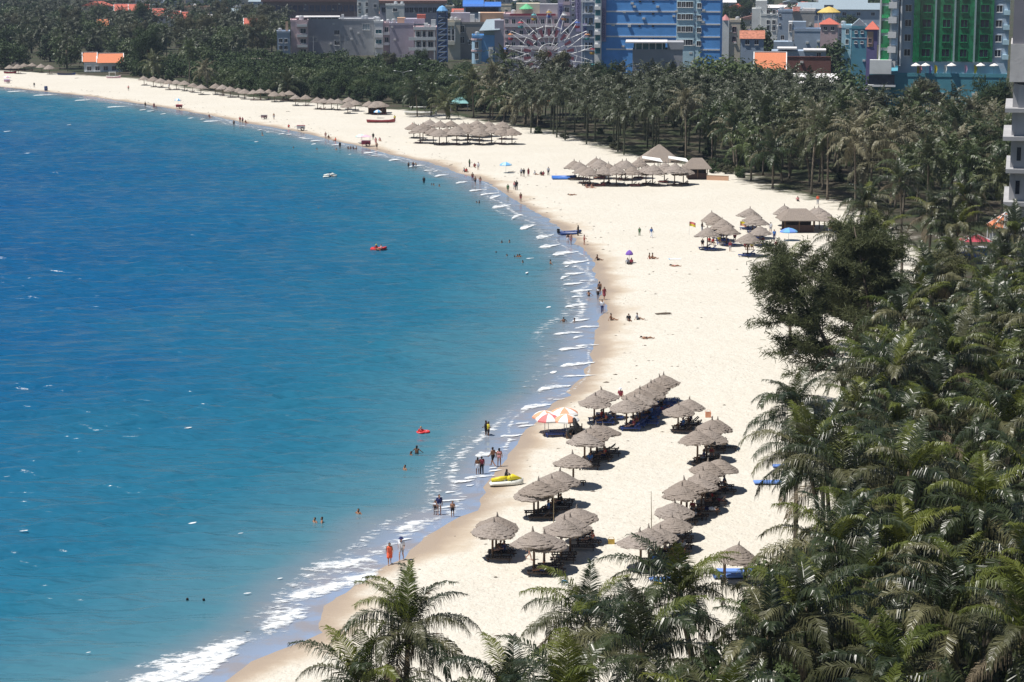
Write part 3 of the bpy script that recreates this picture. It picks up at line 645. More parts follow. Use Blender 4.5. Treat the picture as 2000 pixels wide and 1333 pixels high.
# single palms one can point at: crown pixel, trunk height
HERO = [(783, 1222, 11.5, 'tall coconut palm standing alone out on the open sand, full crown', 22, 1), (708, 1335, 9.0, 'lower coconut palm crown tucked beside the lone palm on the sand', 20, 2),
        (1172, 1225, 10.0, 'coconut palm at the seaward tip of the near grove, pale raised fronds', 20, 3), (985, 1385, 8.5, 'low coconut palm showing only frond tips beside the lone beach palm', 18, 4),
        (1385, 1175, 10.5, 'coconut palm just below the small square thatched hut', 22, 5), (1560, 800, 11.0, 'coconut palm with drooping fronds leaning out over the bright sand', 20, 6), (1548, 520, 10.0, 'coconut palm in front of the grey gabled thatched hut', 20, 7),
        (1768, 345, 15.0, 'very tall coconut palm with a long bare trunk above the pale path', 20, 8), (1912, 385, 15.0, 'tall coconut palm beside the unfinished concrete tower', 20, 9), (1815, 415, 13.0, 'coconut palm with a bowed crown next to the long bare trunk', 20, 10), (1695, 400, 13.0, 'coconut palm with a slanting trunk behind the feathery beach tree', 20, 11)]
hero_xy = []
for px, py, h, lab, nf, sd_ in HERO:
    p = gp(px, py, h + 0.3); hero_xy.append((p.x, p.y)); near_palm(Vector((p.x, p.y, 0.25)), h, lab, nf=nf + 3, seed=sd_, fs=1.08)
# the near grove on the right
NEAR = poly_px([(1700, 760), (1665, 840), (1625, 900), (1600, 965), (1610, 1050), (1595, 1125), (1500, 1225), (1350, 1300), (1240, 1350), (1110, 1410), (1060, 1520), (1200, 1800), (2600, 1800), (2400, 900), (2250, 560), (2040, 545), (1960, 590), (1860, 640), (1780, 700)], 10.5)
pts = scatter(NEAR, 4.2, random.Random(5), 12000, ok=lambda x, y: y > 52 and all((x - a) ** 2 + (y - b) ** 2 > 14 for a, b in hero_xy))
edge_d = pdist(np.array(pts), np.vstack([NEAR[:10]]))
for (x, y), ed in zip(pts, edge_d):
    h_ = rng.choice((7, 8, 9, 10, 11, 12, 13)); q1 = 'low' if h_ < 8.5 else 'tall' if h_ > 11.5 else 'middling'; q2 = 'on the sandy seaward edge of the near grove' if ed < 5.5 else 'deep inside the near grove, away from the sand' if y < 150 else 'in the near grove below the stalls and the concrete tower'
    near_palm(Vector((x, y, 0.2)), h_, q1 + ' coconut palm ' + q2, q1 + ' palms ' + q2, nf=rng.randint(18, 22), fs=rng.uniform(1.08, 1.32))
N_NEAR = len(pts) + len(HERO)
# the grove in the middle distance, behind the thatched bar
MID = poly_px([(1030, 262), (1130, 281), (1215, 303), (1300, 311), (1420, 322), (1475, 363), (1560, 383), (1640, 398), (1760, 425), (1960, 445), (2080, 420), (2080, 255), (1900, 250), (1700, 240), (1400, 215), (1180, 200), (1010, 212)])
def mid_ok(x, y):
    if x > 75 and y > 484: return False
    if y > 585: return False
    return True
pm = scatter(MID, 6.3, random.Random(8), 24000, ok=mid_ok)
pm.sort(key=lambda q: q[1])
GAP = [(1705, 470, 10.5), (1860, 500, 11), (1905, 560, 10), (1965, 520, 11), (1995, 470, 12), (1945, 620, 10), (1800, 610, 9.5), (1745, 640, 9), (1860, 440, 12), (1990, 590, 10), (1890, 640, 10), (1830, 560, 9), (2020, 540, 11), (1660, 470, 9), (1730, 560, 8.5), (1612, 868, 9), (1655, 815, 10), (1690, 750, 10), (1630, 930, 8.5)]
for px, py, h in GAP:
    p = gp(px, py, h + .3); near_palm(Vector((p.x, p.y, .2)), h, 'coconut palm around the stalls, path and feathery trees between the two groves', 'palms round the stalls and feathery trees', nf=20, fs=1.12)
N_NEAR += len(GAP)
n_ind = 300 - N_NEAR - 15
mid_e = pdist(np.array(pm), MID[:10])
for (x, y), ed in list(zip(pm, mid_e))[:n_ind]:
    h_ = rng.choice((7, 7.5, 8, 8.5, 9, 9.5, 10.5, 12)); q1 = 'short' if h_ < 8.2 else 'tall' if h_ > 10 else 'middling'; q2 = 'at the front edge of the middle grove above the sand' if ed < 9 else 'in the middle grove near the unfinished tower' if x > 70 else 'inside the middle grove behind the beach bar'
    mid_palm(Vector((x, y, 0.2)), h_, q1 + ' coconut palm ' + q2, q1 + ' palms ' + q2)
far_pts = [(x, y, rng.uniform(8.5, 12)) for x, y in pm[n_ind:]]
# palms along the far beach
for px, py, pb in [(815, 188, 228), (842, 178, 226), (872, 205, 233), (925, 166, 230), (957, 152, 230), (985, 192, 238), (1006, 212, 246), (988, 122, 206), (962, 188, 234), (1024, 188, 244), (370, 100, 166), (300, 128, 158), (405, 140, 176), (1050, 200, 250), (560, 168, 194)]:
    p = gp(px, pb); mid_palm(Vector((p.x, p.y, 0.2)), at(px, py, p.y).z, 'coconut palm with hanging fronds behind the far line of thatched umbrellas', 'palms along the far beach')
FARL = poly_px([(-120, 136), (150, 142), (250, 150), (430, 138), (560, 112), (560, 62), (300, 46), (150, 28), (-150, 12)])
fl = scatter(FARL, 13, random.Random(21), 5000, ok=lambda x, y: not (1000 + F_PX * x / y > 150 and 1000 + F_PX * x / y < 252 and y < 840))
far_pts += [(x, y, rng.uniform(9, 13)) for i, (x, y) in enumerate(fl) if i % 2 == 0]
V, Fq = [], []; TV, TF = [], []
for x, y, h in far_pts:
    mb = rng.choice(CROWN_LOW); c, s_ = math.cos(rng.uniform(0, 6.28)), 0; a = rng.uniform(0, 6.28); ca, sa = math.cos(a), math.sin(a); k = rng.uniform(1.15, 1.4); o = len(V)
    V += [(x + k * (vx * ca - vy * sa), y + k * (vx * sa + vy * ca), h + k * vz) for vx, vy, vz in mb.v]
    Fq += [tuple(i + o for i in f) for f in mb.f]
    t = MB().tube([(x, y, -0.2), (x + .2, y, h)], [0.2, 0.13], 5); o = len(V); V += [tuple(v) for v in t.v]; Fq += [tuple(i + o for i in f) for f in t.f]
me = bpy.data.meshes.new('distant_palms'); me.from_pydata(V, [], Fq); me.materials.append(crown_far_m)
o = link('distant_palm_grove', me); o['kind'] = 'stuff'; tag(o, 'far mass of palm crowns behind the beach and groves', 'palm grove')

# ------------------------------------------------------------------ broad-leaved and feathery trees
LEAF_M = [leafmat('leaf_dark', (0.024, 0.045, 0.016), (0.05, 0.08, 0.026), 0.6, 0.25, 0.2, 0.5), leafmat('leaf_mid', (0.04, 0.07, 0.02), (0.085, 0.115, 0.035), 0.5, 0.45, 0.2, 0.5),
          leafmat('leaf_olive', (0.055, 0.06, 0.03), (0.10, 0.10, 0.05), 0.6, 0.35, 0.2, 0.5)]
def tree_crown(seed, rx, rz, zc, n_cl=30, n_lf=70, ls=0.42, feather=False):
    r = random.Random(seed); V, Fc = [], []
    for c in range(n_cl):
        while True:
            d = Vector((r.uniform(-1, 1), r.uniform(-1, 1), r.uniform(-.75, 1)))
            if 0.25 < d.length < 1: break
        d = d.normalized() * (0.45 + 0.5 * r.random()); cc = Vector((d.x * rx, d.y * rx, zc + d.z * rz)); cr = rx * r.uniform(.24, .42)
        for k in range(n_lf):
            q = Vector((r.gauss(0, 1), r.gauss(0, 1), r.gauss(0, .75))); q = q.normalized() * cr * r.random() ** .4; p = cc + q
            nrm = (q.normalized() + Vector((0, 0, .5)) + Vector((r.uniform(-.7, .7), r.uniform(-.7, .7), r.uniform(-.7, .7)))).normalized()
            a = nrm.cross(Vector((r.uniform(-1, 1), r.uniform(-1, 1), r.uniform(-1, 1)))).normalized()
            if feather: a = (a + Vector((0, 0, -.8))).normalized()
            b = nrm.cross(a); s = ls * r.uniform(.6, 1.3); w = s * (0.16 if feather else 0.55)
            o = len(V); V += [p - a * s * .5, p + b * w * .5, p + a * s * .5, p - b * w * .5]; Fc.append((o, o + 1, o + 2, o + 3))
    return V, Fc
TREES = []
TSPEC = [(3.6, 2.9, 3.3, 0, False), (4.2, 3.2, 3.6, 1, False), (3.2, 3.2, 3.5, 0, False), (3.0, 4.6, 6.2, 2, True), (4.6, 3.6, 4.2, 1, False), (3.4, 4.2, 5.4, 0, True)]
for k, (rx, rz, h, lm, ft) in enumerate(TSPEC):
    V, Fc = tree_crown(300 + k, rx, rz, h, 36, 80 if not ft else 150, 0.5 if not ft else 0.75, ft); c = np_mesh('crown', V, Fc, LEAF_M[lm])
    r = random.Random(k); t = MB().tube([(0, 0, -.3), (.1, 0, h * .5), (0, .1, h * .95)], [.26, .2, .1], 7)
    for q in range(7):
        a = q * 2.4; z0 = h * r.uniform(.4, .7); t.tube([(0, 0, z0), (rx * .35 * math.cos(a), rx * .35 * math.sin(a), z0 + h * .18), (rx * .75 * math.cos(a), rx * .75 * math.sin(a), z0 + h * .3)], [.1, .07, .03], 4)
    TREES.append((t.mesh('trunk', bark_m, True), c))
TREE_LOW = [tree_crown(330 + k, TSPEC[k][0], TSPEC[k][1], TSPEC[k][2], 22, 34, 0.95) for k in (0, 1, 4)]
def tree(p, kind, s, label, group=None, name='broadleaf_tree'):
    o = thing(name, label, 'tree', p, rng.uniform(0, 6.28), group); o.scale = (s * rng.uniform(.9, 1.15), s * rng.uniform(.9, 1.15), s)
    link('trunk', TREES[kind][0], o); link('crown', TREES[kind][1], o); return o
WV, WF = [], []
def far_tree(x, y, s):
    V, Fc = rng.choice(TREE_LOW); a = rng.uniform(0, 6.28); ca, sa = math.cos(a) * s, math.sin(a) * s; o = len(WV)
    WV.extend([(x + v[0] * ca - v[1] * sa, y + v[0] * sa + v[1] * ca, v[2] * s) for v in V]); WF.extend([tuple(i + o for i in f) for f in Fc])
odd = sorted([q for i, q in enumerate(fl) if i % 2], key=lambda q: q[1])
for i, (x, y) in enumerate(odd):
    kd_ = rng.choice((0, 1, 2, 3, 4, 5)); ql = ('dark leafy', 'light green leafy', 'dark leafy', 'feathery olive', 'light green leafy', 'feathery dark')[kd_]
    if i < 95: tree(Vector((x, y, .1)), kd_, rng.uniform(1.2, 1.9), ql + ' tree in the wood behind the far left end of the beach', ql + ' trees of the far wood')
    else: far_tree(x, y, rng.uniform(1.2, 1.9))
BELT = poly_px([(245, 152), (330, 158), (500, 187), (640, 198), (760, 206), (880, 217), (1000, 232), (1000, 175), (800, 143), (600, 128), (430, 122), (250, 132)])
bp_ = sorted(scatter(BELT, 6.0, random.Random(31), 6000), key=lambda q: q[1])
for i, (x, y) in enumerate(bp_):
    kd_, sc_ = rng.choice((0, 0, 1, 2, 2, 4)), rng.uniform(.6, 1.0)
    if i < 130: tree(Vector((x, y, .1)), kd_, sc_, *('spreading light green tree in the belt between far umbrellas and town', 'light trees of the beach belt') if kd_ in (1, 4) else ('small dark bushy tree in the belt between far umbrellas and town', 'small dark trees of the beach belt') if sc_ < .8 else ('large dark bushy tree in the belt between far umbrellas and town', 'large dark trees of the beach belt'))
    else: far_tree(x, y, rng.uniform(.65, 1.0))
for px, py, Y, k, s, lab in [(760, 100, 760, 3, 1.25, 'round feathery tree in front of the plain purple grey wall'), (823, 95, 770, 5, 1.35, 'dark feathery tree below the white balconied house'), (905, 118, 760, 1, 1.2, 'bushy light green tree below the cream balcony house'),
                             (1080, 88, 585, 3, 1.55, 'tall feathery tree standing before the big wheel'), (1185, 120, 575, 5, 1.2, 'thin feathery tree beside the foot of the blue hotel'), (1160, 118, 580, 5, 1.2, 'wispy feathery tree next to the balconied hotel strip'),
                             (1410, 84, 560, 4, 1.9, 'big round dark tree at the corner of the blue hotel'), (1360, 100, 565, 1, 1.6, 'broad green tree before the pale end of the blue hotel'), (1455, 110, 560, 4, 1.6, 'spreading dark tree between the blue hotel and the orange gable'),
                             (1625, 52, 700, 2, 2.1, 'dense dark tree beside the plain blue grey wall'), (1672, 118, 530, 1, 1.5, 'glossy leafy tree at the corner of the green tower'), (1805, 142, 478, 3, 1.35, 'brownish round tree in front of the green tower podium'),
                             (1475, 30, 820, 0, 1.8, 'leafy tree behind the little red pointed turret'), (1430, 18, 900, 2, 1.9, 'green tree beside the top of the blue hotel'), (1935, 150, 470, 5, 1.3, 'dark tree at the right corner of the green tower podium'),
                             (190, 85, 960, 4, 1.8, 'layered dark tree behind the orange roofed beach house'), (245, 128, 850, 2, 1.1, 'dark bushy tree beside the orange roofed beach house'), (430, 55, 1150, 2, 1.6, 'tall dark tree among the red tiled roofs'), (505, 20, 1200, 2, 1.7, 'tall bluish tree left of the brown market hall')]:
    p = at(px, py, Y); top = TSPEC[k][1] + TSPEC[k][2]; s2 = max(.6, p.z / top) if p.z > 3 else s
    tree(Vector((p.x, Y, .1)), k, min(s2, 2.4), lab)
ntown = 0
for x, y in scatter(poly_px([(380, 60), (1000, 60), (1160, 40), (1400, 75), (1720, 80), (1800, 10), (1400, -25), (600, -25), (300, 5)]), 24, random.Random(41), 6000, cap=260, ok=lambda x, y: y > 1010):
    if y < 1300 and ntown < 45: ntown += 1; tree(Vector((x, y, .1)), rng.choice((0, 1, 2, 4, 5)), rng.uniform(1.2, 1.9), 'tree among the far houses of the town', 'trees of the town')
    else: far_tree(x, y, rng.uniform(1.2, 1.9))
wo_ = link('distant_wood', np_mesh('distant_wood', WV, WF, LEAF_M[0])); wo_['kind'] = 'stuff'; tag(wo_, 'far mass of tree crowns behind the beach and among the roofs', 'wood')
# low shrubs: hedge by the bar and undergrowth of the near grove
def shrub_mesh(seed, lm):
    V, Fc = tree_crown(seed, .9, .6, .55, 14, 110, .17); return np_mesh('foliage', V, Fc, LEAF_M[lm])
SHRUB = [shrub_mesh(500 + k, k % 3) for k in range(4)]
fl_m = mat('flower_red', (0.55, 0.06, 0.06), .6, .2)
for px, py in [(1392, 338), (1402, 334), (1412, 336), (1424, 340), (1432, 334), (1444, 342), (1400, 326), (1450, 348), (1388, 328), (1420, 328)]:
    o = link('garden_shrub', rng.choice(SHRUB)); o.location = gp(px, py); o.scale = (1.5, 1.5, 1.5); o.rotation_euler.z = rng.uniform(0, 6)
    tag(o, 'low garden shrub beside the fence of the thatched bar', 'shrub', 'shrubs by the thatched bar')
for x, y in scatter(poly_px([(1040, 262), (1130, 282), (1250, 300), (1400, 318), (1500, 340), (1640, 380), (1900, 420), (1960, 380), (1960, 300), (1700, 270), (1300, 240), (1050, 240)]), 13, random.Random(51), 900, cap=60):
    o = link('undergrowth_shrub', rng.choice(SHRUB)); o.location = (x, y, .15); k = rng.uniform(1.2, 2.2); o.scale = (k, k, k); tag(o, 'shrub growing at the foot of the palms behind the bar', 'shrub', 'shrubs under the middle palms')
NG = poly_px([(1560, 1130), (1420, 1330), (1200, 1460), (1180, 1700), (1800, 1700), (1800, 1130)], .3)
for x, y in scatter(NG, 2.6, random.Random(53), 1500, cap=90):
    o = link('grove_shrub', rng.choice(SHRUB)); o.location = (x, y, .15); k = rng.uniform(1.6, 3.0); o.scale = (k, k, k * 1.2); o.rotation_euler.z = rng.uniform(0, 6); tag(o, 'dark shrub at the foot of the palms in the near grove', 'shrub', 'shrubs under the near palms')
for x, y in scatter(np.array([(16, 60), (26, 150), (36, 215), (75, 230), (66, 120), (50, 60)], float), 3.6, random.Random(52), 2500, cap=150):
    o = link('grove_shrub', rng.choice(SHRUB)); o.location = (x, y, .15); k = rng.uniform(1.4, 2.6); o.scale = (k, k, k); o.rotation_euler.z = rng.uniform(0, 6); tag(o, 'dark shrub at the foot of the palms in the near grove', 'shrub', 'shrubs under the near palms')

# the big feathery beach tree (casuarina) at the edge of the near grove
need_m = leafmat('casuarina_needles', (0.060, 0.075, 0.028), (0.15, 0.155, 0.07), .7, .3, .3, .4)
def casuarina(base, H, lean, spread, label, seed, dens=1.0):
    r = random.Random(seed); o = thing('casuarina_tree', label, 'tree', base); wood = MB(); V, Fc = [], []
    P = [Vector((lean[0] * t ** 1.4 * H, lean[1] * t ** 1.4 * H, H * t)) for t in (0, .2, .4, .6, .8, 1)]
    wood.tube([P[0] - Vector((0, 0, .3))] + P[1:], [.34, .28, .23, .17, .1, .04], 8)
    for b in range(54):
        t = r.uniform(.25, .98); q = t * 5; i = min(int(q), 4); p0 = P[i].lerp(P[i + 1], q - i); a = r.uniform(0, 6.28); L = spread * (1.05 - .6 * t) * r.uniform(.65, 1.15)
        dr = Vector((math.cos(a) + lean[0] * 1.2, math.sin(a) + lean[1], r.uniform(.15, .8))).normalized(); pts = [p0 + dr * L * u + Vector((0, 0, -.08 * L * u * u + r.uniform(-.1, .1))) for u in (0, .35, .7, 1)]
        wood.tube(pts, [.12 * (1.1 - t), .085 * (1.1 - t), .05 * (1.1 - t) + .01, .012], 5)
        for s in range(15):
            u = r.uniform(.2, 1.0); k = min(int(u * 3), 2); c = pts[k].lerp(pts[k + 1], u * 3 - k); d2 = (dr + Vector((r.uniform(-.9, .9), r.uniform(-.9, .9), r.uniform(-.4, .6)))).normalized(); l2 = r.uniform(.5, 1.5)
            wood.tube([c, c + d2 * l2], [.018, .006], 3, False)
            for g in range(int(44 * dens)):
                e = c + d2 * l2 * r.random() + Vector((r.gauss(0, .26), r.gauss(0, .26), r.gauss(0, .2)))
                n1 = (d2 * .5 + Vector((r.uniform(-.7, .7), r.uniform(-.7, .7), r.uniform(-.9, .25)))).normalized() * r.uniform(.3, .75); w = n1.cross(Vector((r.uniform(-1, 1), r.uniform(-1, 1), r.uniform(-1, 1)))).normalized() * .042
                ix = len(V); V += [e - w, e + w, e + n1 + w * .4, e + n1 - w * .4]; Fc.append((ix, ix + 1, ix + 2, ix + 3))
    wood.build('trunk', bark_m, o, True); link('crown', np_mesh('crown', V, Fc, need_m), o)
    return o
casuarina(gp(1660, 805), 14.5, (-.48, .0), 9.0, 'feathery olive beach tree with spreading limbs leaning out over the sand', 3, .6)
casuarina(gp(1715, 765), 17.0, (-.16, .1), 7.0, 'dark upright feathery tree behind the leaning beach tree', 4, .75)
casuarina(gp(1670, 690), 13.0, (.0, .1), 6.5, 'lower feathery tree between the leaning beach tree and the pale path', 9, 1.0)
casuarina(gp(1850, 700), 11.0, (-.1, .0), 4.0, 'thin feathery tree near the blue canopied stall', 5, .8)
# ------------------------------------------------------------------ the town behind the beach
WALL = {}
def wall(name, c, rough=.8): 
    return mat('wall_' + name, c, rough, .10, .35, bump=.15, bscale=4, detail=7)
w_white = wall('white', (.72, .74, .74)); w_cream = wall('cream', (.62, .56, .46)); w_grey = wall('grey', (.37, .38, .41)); w_purple = wall('mauve', (.40, .38, .46)); w_blue = wall('blue', (.115, .36, .80))
w_pale = wall('paleblue', (.50, .70, .80)); w_teal = wall('teal', (.09, .30, .38)); w_peach = wall('peach', (.60, .38, .26)); w_pink = wall('pink', (.55, .42, .44)); w_brick = wall('brick', (.20, .09, .075)); w_bgrey = wall('bluegrey', (.34, .42, .53))
w_conc = wall('concrete', (.38, .38, .39)); w_concd = wall('concrete_dark', (.19, .19, .22)); w_violet = wall('violet', (.16, .14, .32)); w_house = wall('houseblue', (.16, .40, .72))
r_red = mat('roof_red', (.50, .13, .09), .8, .18, 2.0, stretch=(1, 6, 1)); r_orange = mat('roof_orange', (.62, .21, .10), .75, .12, 2.0, stretch=(6, 1, 1)); r_tin = mat('roof_tin', (.30, .37, .42), .5, .15, 1.5, stretch=(6, .4, 1)); r_white = mat('roof_white', (.74, .72, .72), .6, .1, 1.0)
r_blue = mat('roof_blue', (.06, .20, .62), .45, .12, 1.0, stretch=(5, 1, 1)); r_brown = mat('roof_brown', (.23, .13, .115), .8, .15, 1.0)
g_dark = glassmat('glass_dark', (.020, .028, .045)); g_green = glassmat('glass_green', (.028, .24, .105)); g_greenl = glassmat('glass_green_light', (.03, .45, .15)); g_teal = glassmat('glass_teal', (.03, .16, .20))
m_white = mat('paint_white', (.78, .78, .78), .5, .06); m_steel = mat('steel_grey', (.35, .36, .38), .4, .1, metal=.3); m_red = mat('paint_red', (.33, .05, .075), .5, .1); m_black = mat('paint_black', (.02, .02, .022), .5, .2)
m_sign = mat('sign_violet', (.30, .27, .42), .6, .1); m_letter = mat('sign_letter', (.05, .03, .12), .5, .1)

def place(px0, px1, pytop, Y, d):
    a, b = at(px0, 60, Y), at(px1, 60, Y); h = at((px0 + px1) / 2, pytop, Y).z
    return Vector(((a.x + b.x) / 2, Y, 0)), b.x - a.x, h
CLUT = random.Random(6)
TANK = MB().lathe([(0, 0), (.9, 0), (.95, .2), (.95, 1.5), (.5, 1.8), (0, 1.85)], 12).mesh('water_tank', mat('tank_steel', (.55, .57, .60), .35, .1, metal=.4))
_a = MB().tube([(0, 0, 0), (0, 0, 3.2)], .04, 5); _a.box(-.6, .6, -.02, .02, 2.7, 2.75); _a.box(-.45, .45, -.02, .02, 3.0, 3.05); ANT = _a.mesh('antenna', m_steel)
ACU = MB().box(-.45, .45, -.38, 0, 0, .6).mesh('air_conditioner', mat('ac_white', (.6, .6, .58), .6, .15))
class Bld:
    """a building: local x across the front, front at y=0 facing -y, depth d behind it"""
    def __init__(s, name, label, px0, px1, pytop, Y, d, wm, rz=None, group=None, roof=True, cat='building', z0=0.0):
        c, s.w, s.h = place(px0, px1, pytop, Y, d); rz = -math.atan2(c.x, Y) if rz is None else rz; s.d = d; s.Y = Y; s.px0, s.px1 = px0, px1
        s.o = thing(name, label, cat, c, rz, group); s.inv = None; s.rz = rz; s.c = c
        MB().box(-s.w / 2, s.w / 2, 0, d, -.3 + z0, s.h).build('wall', wm, s.o)
        if roof:
            mb = MB(); t = .25; 
            for a in ((-s.w / 2 - .1, s.w / 2 + .1, -.1, .15), (-s.w / 2 - .1, s.w / 2 + .1, d - .15, d + .1), (-s.w / 2 - .1, -s.w / 2 + .15, .15, d - .15), (s.w / 2 - .15, s.w / 2 + .1, .15, d - .15)): mb.box(*a, s.h - .3, s.h + .55)
            mb.box(-s.w / 2 + .15, s.w / 2 - .15, .15, d - .15, s.h + .003, s.h + .1)
            mb.build('parapet', wm, s.o)
            for q in range(CLUT.randint(1, 3)): t_ = link('water_tank', TANK, s.o, (CLUT.uniform(-.4, .4) * s.w, CLUT.uniform(.3, .7) * d, s.h + .1)); t_.scale = (CLUT.uniform(.7, 1.1),) * 3
            if CLUT.random() < .6: link('antenna', ANT, s.o, (CLUT.uniform(-.35, .35) * s.w, .4 * d, s.h + .1))
        for q in range(int(s.w * s.h / 60)): link('air_conditioner', ACU, s.o, (CLUT.uniform(-.44, .44) * s.w, -.003, CLUT.uniform(.3, .9) * s.h))
    def u(s, px): return at(px, 60, s.Y).x - s.c.x
    def z(s, py): return at((s.px0 + s.px1) / 2, py, s.Y).z
    def box(s, name, m, x0, x1, y0, y1, z0, z1): return MB().box(x0, x1, y0, y1, z0, z1).build(name, m, s.o)
    def win(s, u, z, w, h, gm=None, fm=None, face='f', bars=1):
        key = (round(w, 2), round(h, 2), (gm or g_dark).name, (fm or m_white).name, bars)
        if key not in WIN:
            f = MB(); t = .09
            for b in ((-w / 2 - t, -w / 2 + .003, -h / 2 - t, h / 2 + t), (w / 2 - .003, w / 2 + t, -h / 2 - t, h / 2 + t), (-w / 2, w / 2, h / 2 - .003, h / 2 + t), (-w / 2, w / 2, -h / 2 - t, -h / 2 + .003)): f.box(b[0], b[1], -.12, .05, b[2], b[3])
            for q in range(bars): x = -w / 2 + w * (q + 1) / (bars + 1); f.box(x - .04, x + .04, -.07, .0, -h / 2, h / 2)
            f.box(-w / 2 - .15, w / 2 + .15, -.22, .04, -h / 2 - t - .08, -h / 2 - t - .003)
            WIN[key] = (f.mesh('window', fm or m_white), MB().box(-w / 2, w / 2, -.035, .03, -h / 2, h / 2).mesh('pane', gm or g_dark))
        a, b = WIN[key]; loc, r = {'f': ((u, 0, z), 0), 'l': ((-s.w / 2, u, z), -math.pi / 2), 'r': ((s.w / 2, u, z), math.pi / 2)}[face]
        o = link('window', a, s.o, loc, (0, 0, r)); link('pane', b, o); return o
    def grid(s, us, zs, w, h, **k):
        for u in us:
            for z in zs: s.win(u, z, w, h, **k)
    def balcony(s, u0, u1, z, dep=1.1, m=None, h=.95, face='f'):
        mb = MB(); mb.box(u0, u1, -dep, -.004, z - .15, z); mb.box(u0, u1, -dep, -dep + .1, z + .003, z + h); mb.box(u0, u0 + .1, -dep + .1, -.004, z + .003, z + h); mb.box(u1 - .1, u1, -dep + .1, -.004, z + .003, z + h)
        o = mb.build('balcony', m or m_white, s.o)
        if face == 'l': o.location = (-s.w / 2, 0, 0); o.rotation_euler = (0, 0, -math.pi / 2)
        return o
WIN = {}
def lin(a, b, n): return [a + (b - a) * i / (n - 1) for i in range(n)] if n > 1 else [(a + b) / 2]
def gable(o, x0, x1, y0, y1, z, rise, m, over=.5, along='x', ridge=True):
    mb = MB(); x0 -= over; x1 += over; y0 -= over; y1 += over
    if along == 'x':
        ym = (y0 + y1) / 2; mb.add([(x0, y0, z), (x1, y0, z), (x1, ym, z + rise), (x0, ym, z + rise), (x0, y1, z), (x1, y1, z)], [(0, 1, 2, 3), (3, 2, 5, 4), (0, 3, 4), (1, 5, 2), (0, 4, 5, 1)])
    else:
        xm = (x0 + x1) / 2; mb.add([(x0, y0, z), (x1, y0, z), (xm, y0, z + rise), (x0, y1, z), (x1, y1, z), (xm, y1, z + rise)], [(0, 2, 5, 3), (1, 4, 5, 2), (0, 1, 2), (3, 5, 4), (0, 3, 4, 1)])
    r = mb.build('roof', m, o)
    if ridge:
        t = MB(); 
        if along == 'x': t.box(x0 - .1, x1 + .1, ym - .15, ym + .15, z + rise - .05, z + rise + .2); 
        else: t.box(xm - .15, xm + .15, y0 - .1, y1 + .1, z + rise - .05, z + rise + .2)
        if along == 'x':
            for x in (x0, x1): t._bar(Vector((x, y0, z + .08)), Vector((x, ym, z + rise + .08)), .25, .18); t._bar(Vector((x, y1, z + .08)), Vector((x, ym, z + rise + .08)), .25, .18)
        t.build('ridge', m_white, r)
    return r
def hip(o, x0, x1, y0, y1, z, rise, m, over=.5):
    x0 -= over; x1 += over; y0 -= over; y1 += over; ym = (y0 + y1) / 2; k = min((x1 - x0) / 2 * .98, (y1 - y0) / 2)
    return MB().add([(x0, y0, z), (x1, y0, z), (x1, y1, z), (x0, y1, z), (x0 + k, ym, z + rise), (x1 - k, ym, z + rise)], [(0, 1, 5, 4), (1, 2, 5), (2, 3, 4, 5), (3, 0, 4), (0, 3, 2, 1)]).build('roof', m, o)
def vsign(b, word, u, ztop, step, size, m=None, y=-.12):
    for i, ch in enumerate(word):
        if ch != ' ': link('letter', LETTER[ch], b.o, (u, y, ztop - i * step), (math.pi / 2, 0, 0)).scale = (size,) * 3

# --- the green tower
g = Bld('green_hotel_tower', 'tall hotel tower with dark green glass front and white framed bay', 1704, 1966, 148, 505, 30, w_teal)
zp = g.h; U = g.u; zt = 56.0
g.box('tower_wall', wall('towergrey', (.42, .50, .60)), U(1757), U(1968), 2.0, 26, zp, zt)
g.box('glass_front', g_green, U(1797), U(1938), 1.55, 1.98, zp + 3.2, zt - 1)
g.box('green_strip', g_greenl, U(1785), U(1796.6), 1.3, 1.99, zp + 3.0, zt - 1)
for px in (1825, 1862, 1901): g.box('mullion', mat('mullion', (.30, .42, .42), .4, .1), U(px), U(px + 3.5), 1.2, 1.545, zp + 3.0, zt - 1)
z = zp + 5.2; k = 0
while z < zt - 2:
    for px, w in ((1810, 1.9), (1848, 1.7), (1882, 1.5), (1921, 1.9)):
        o = g.win(U(px), z, w, 1.75, gm=g_dark, fm=g_green); o.location.y = 1.53
    for px in (1774, 1948): o = g.win(U(px), z, 1.35, 1.5); o.location.y = 1.98
    g.box('green_strip_ledge', g_greenl, U(1784), U(1798), 1.05, 1.29, z - 1.5, z - 1.2)
    z += 3.42
g.box('corner_block', w_white, U(1722), U(1756.5), -.4, 14, zp + 2.2, zt)
g.box('white_frame', m_white, U(1719), U(1721.9), -.8, -.35, zp + 2.2, zt); g.box('white_frame', m_white, U(1759), U(1762), -.8, 1.9, zp + 2.2, zt)
z = zp + 3.3
while z < zt - 2:
    g.box('bay_window', g_green, U(1723.5), U(1739), -.55, -.41, z, z + 2.4)
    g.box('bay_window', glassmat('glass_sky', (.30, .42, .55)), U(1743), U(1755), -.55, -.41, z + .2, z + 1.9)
    b_ = MB().box(U(1736), U(1752), -1.3, -.56, z - 1.5, z - .1); b_.build('balcony', m_white, g.o)
    MB().box(U(1723), U(1737), -1.2, -1.12, z - .3, z + .5).build('railing', g_greenl, g.o)
    z += 3.42
g.box('podium_wing', w_white, U(1703), U(1745), -2.5, -.41, zp + .35, zp + 3.6); g.box('podium_glass', g_dark, U(1702), U(1752), -2.7, -2.51, zp - 2.1, zp + .2); g.box('podium_ledge', m_white, U(1700), U(1754), -3.0, -.003, zp - 2.6, zp - 2.2); g.box('podium_panel', w_pale, U(1702), U(1742), -.3, -.003, zp - 6.2, zp - 3.6)
z = zp + 5.0
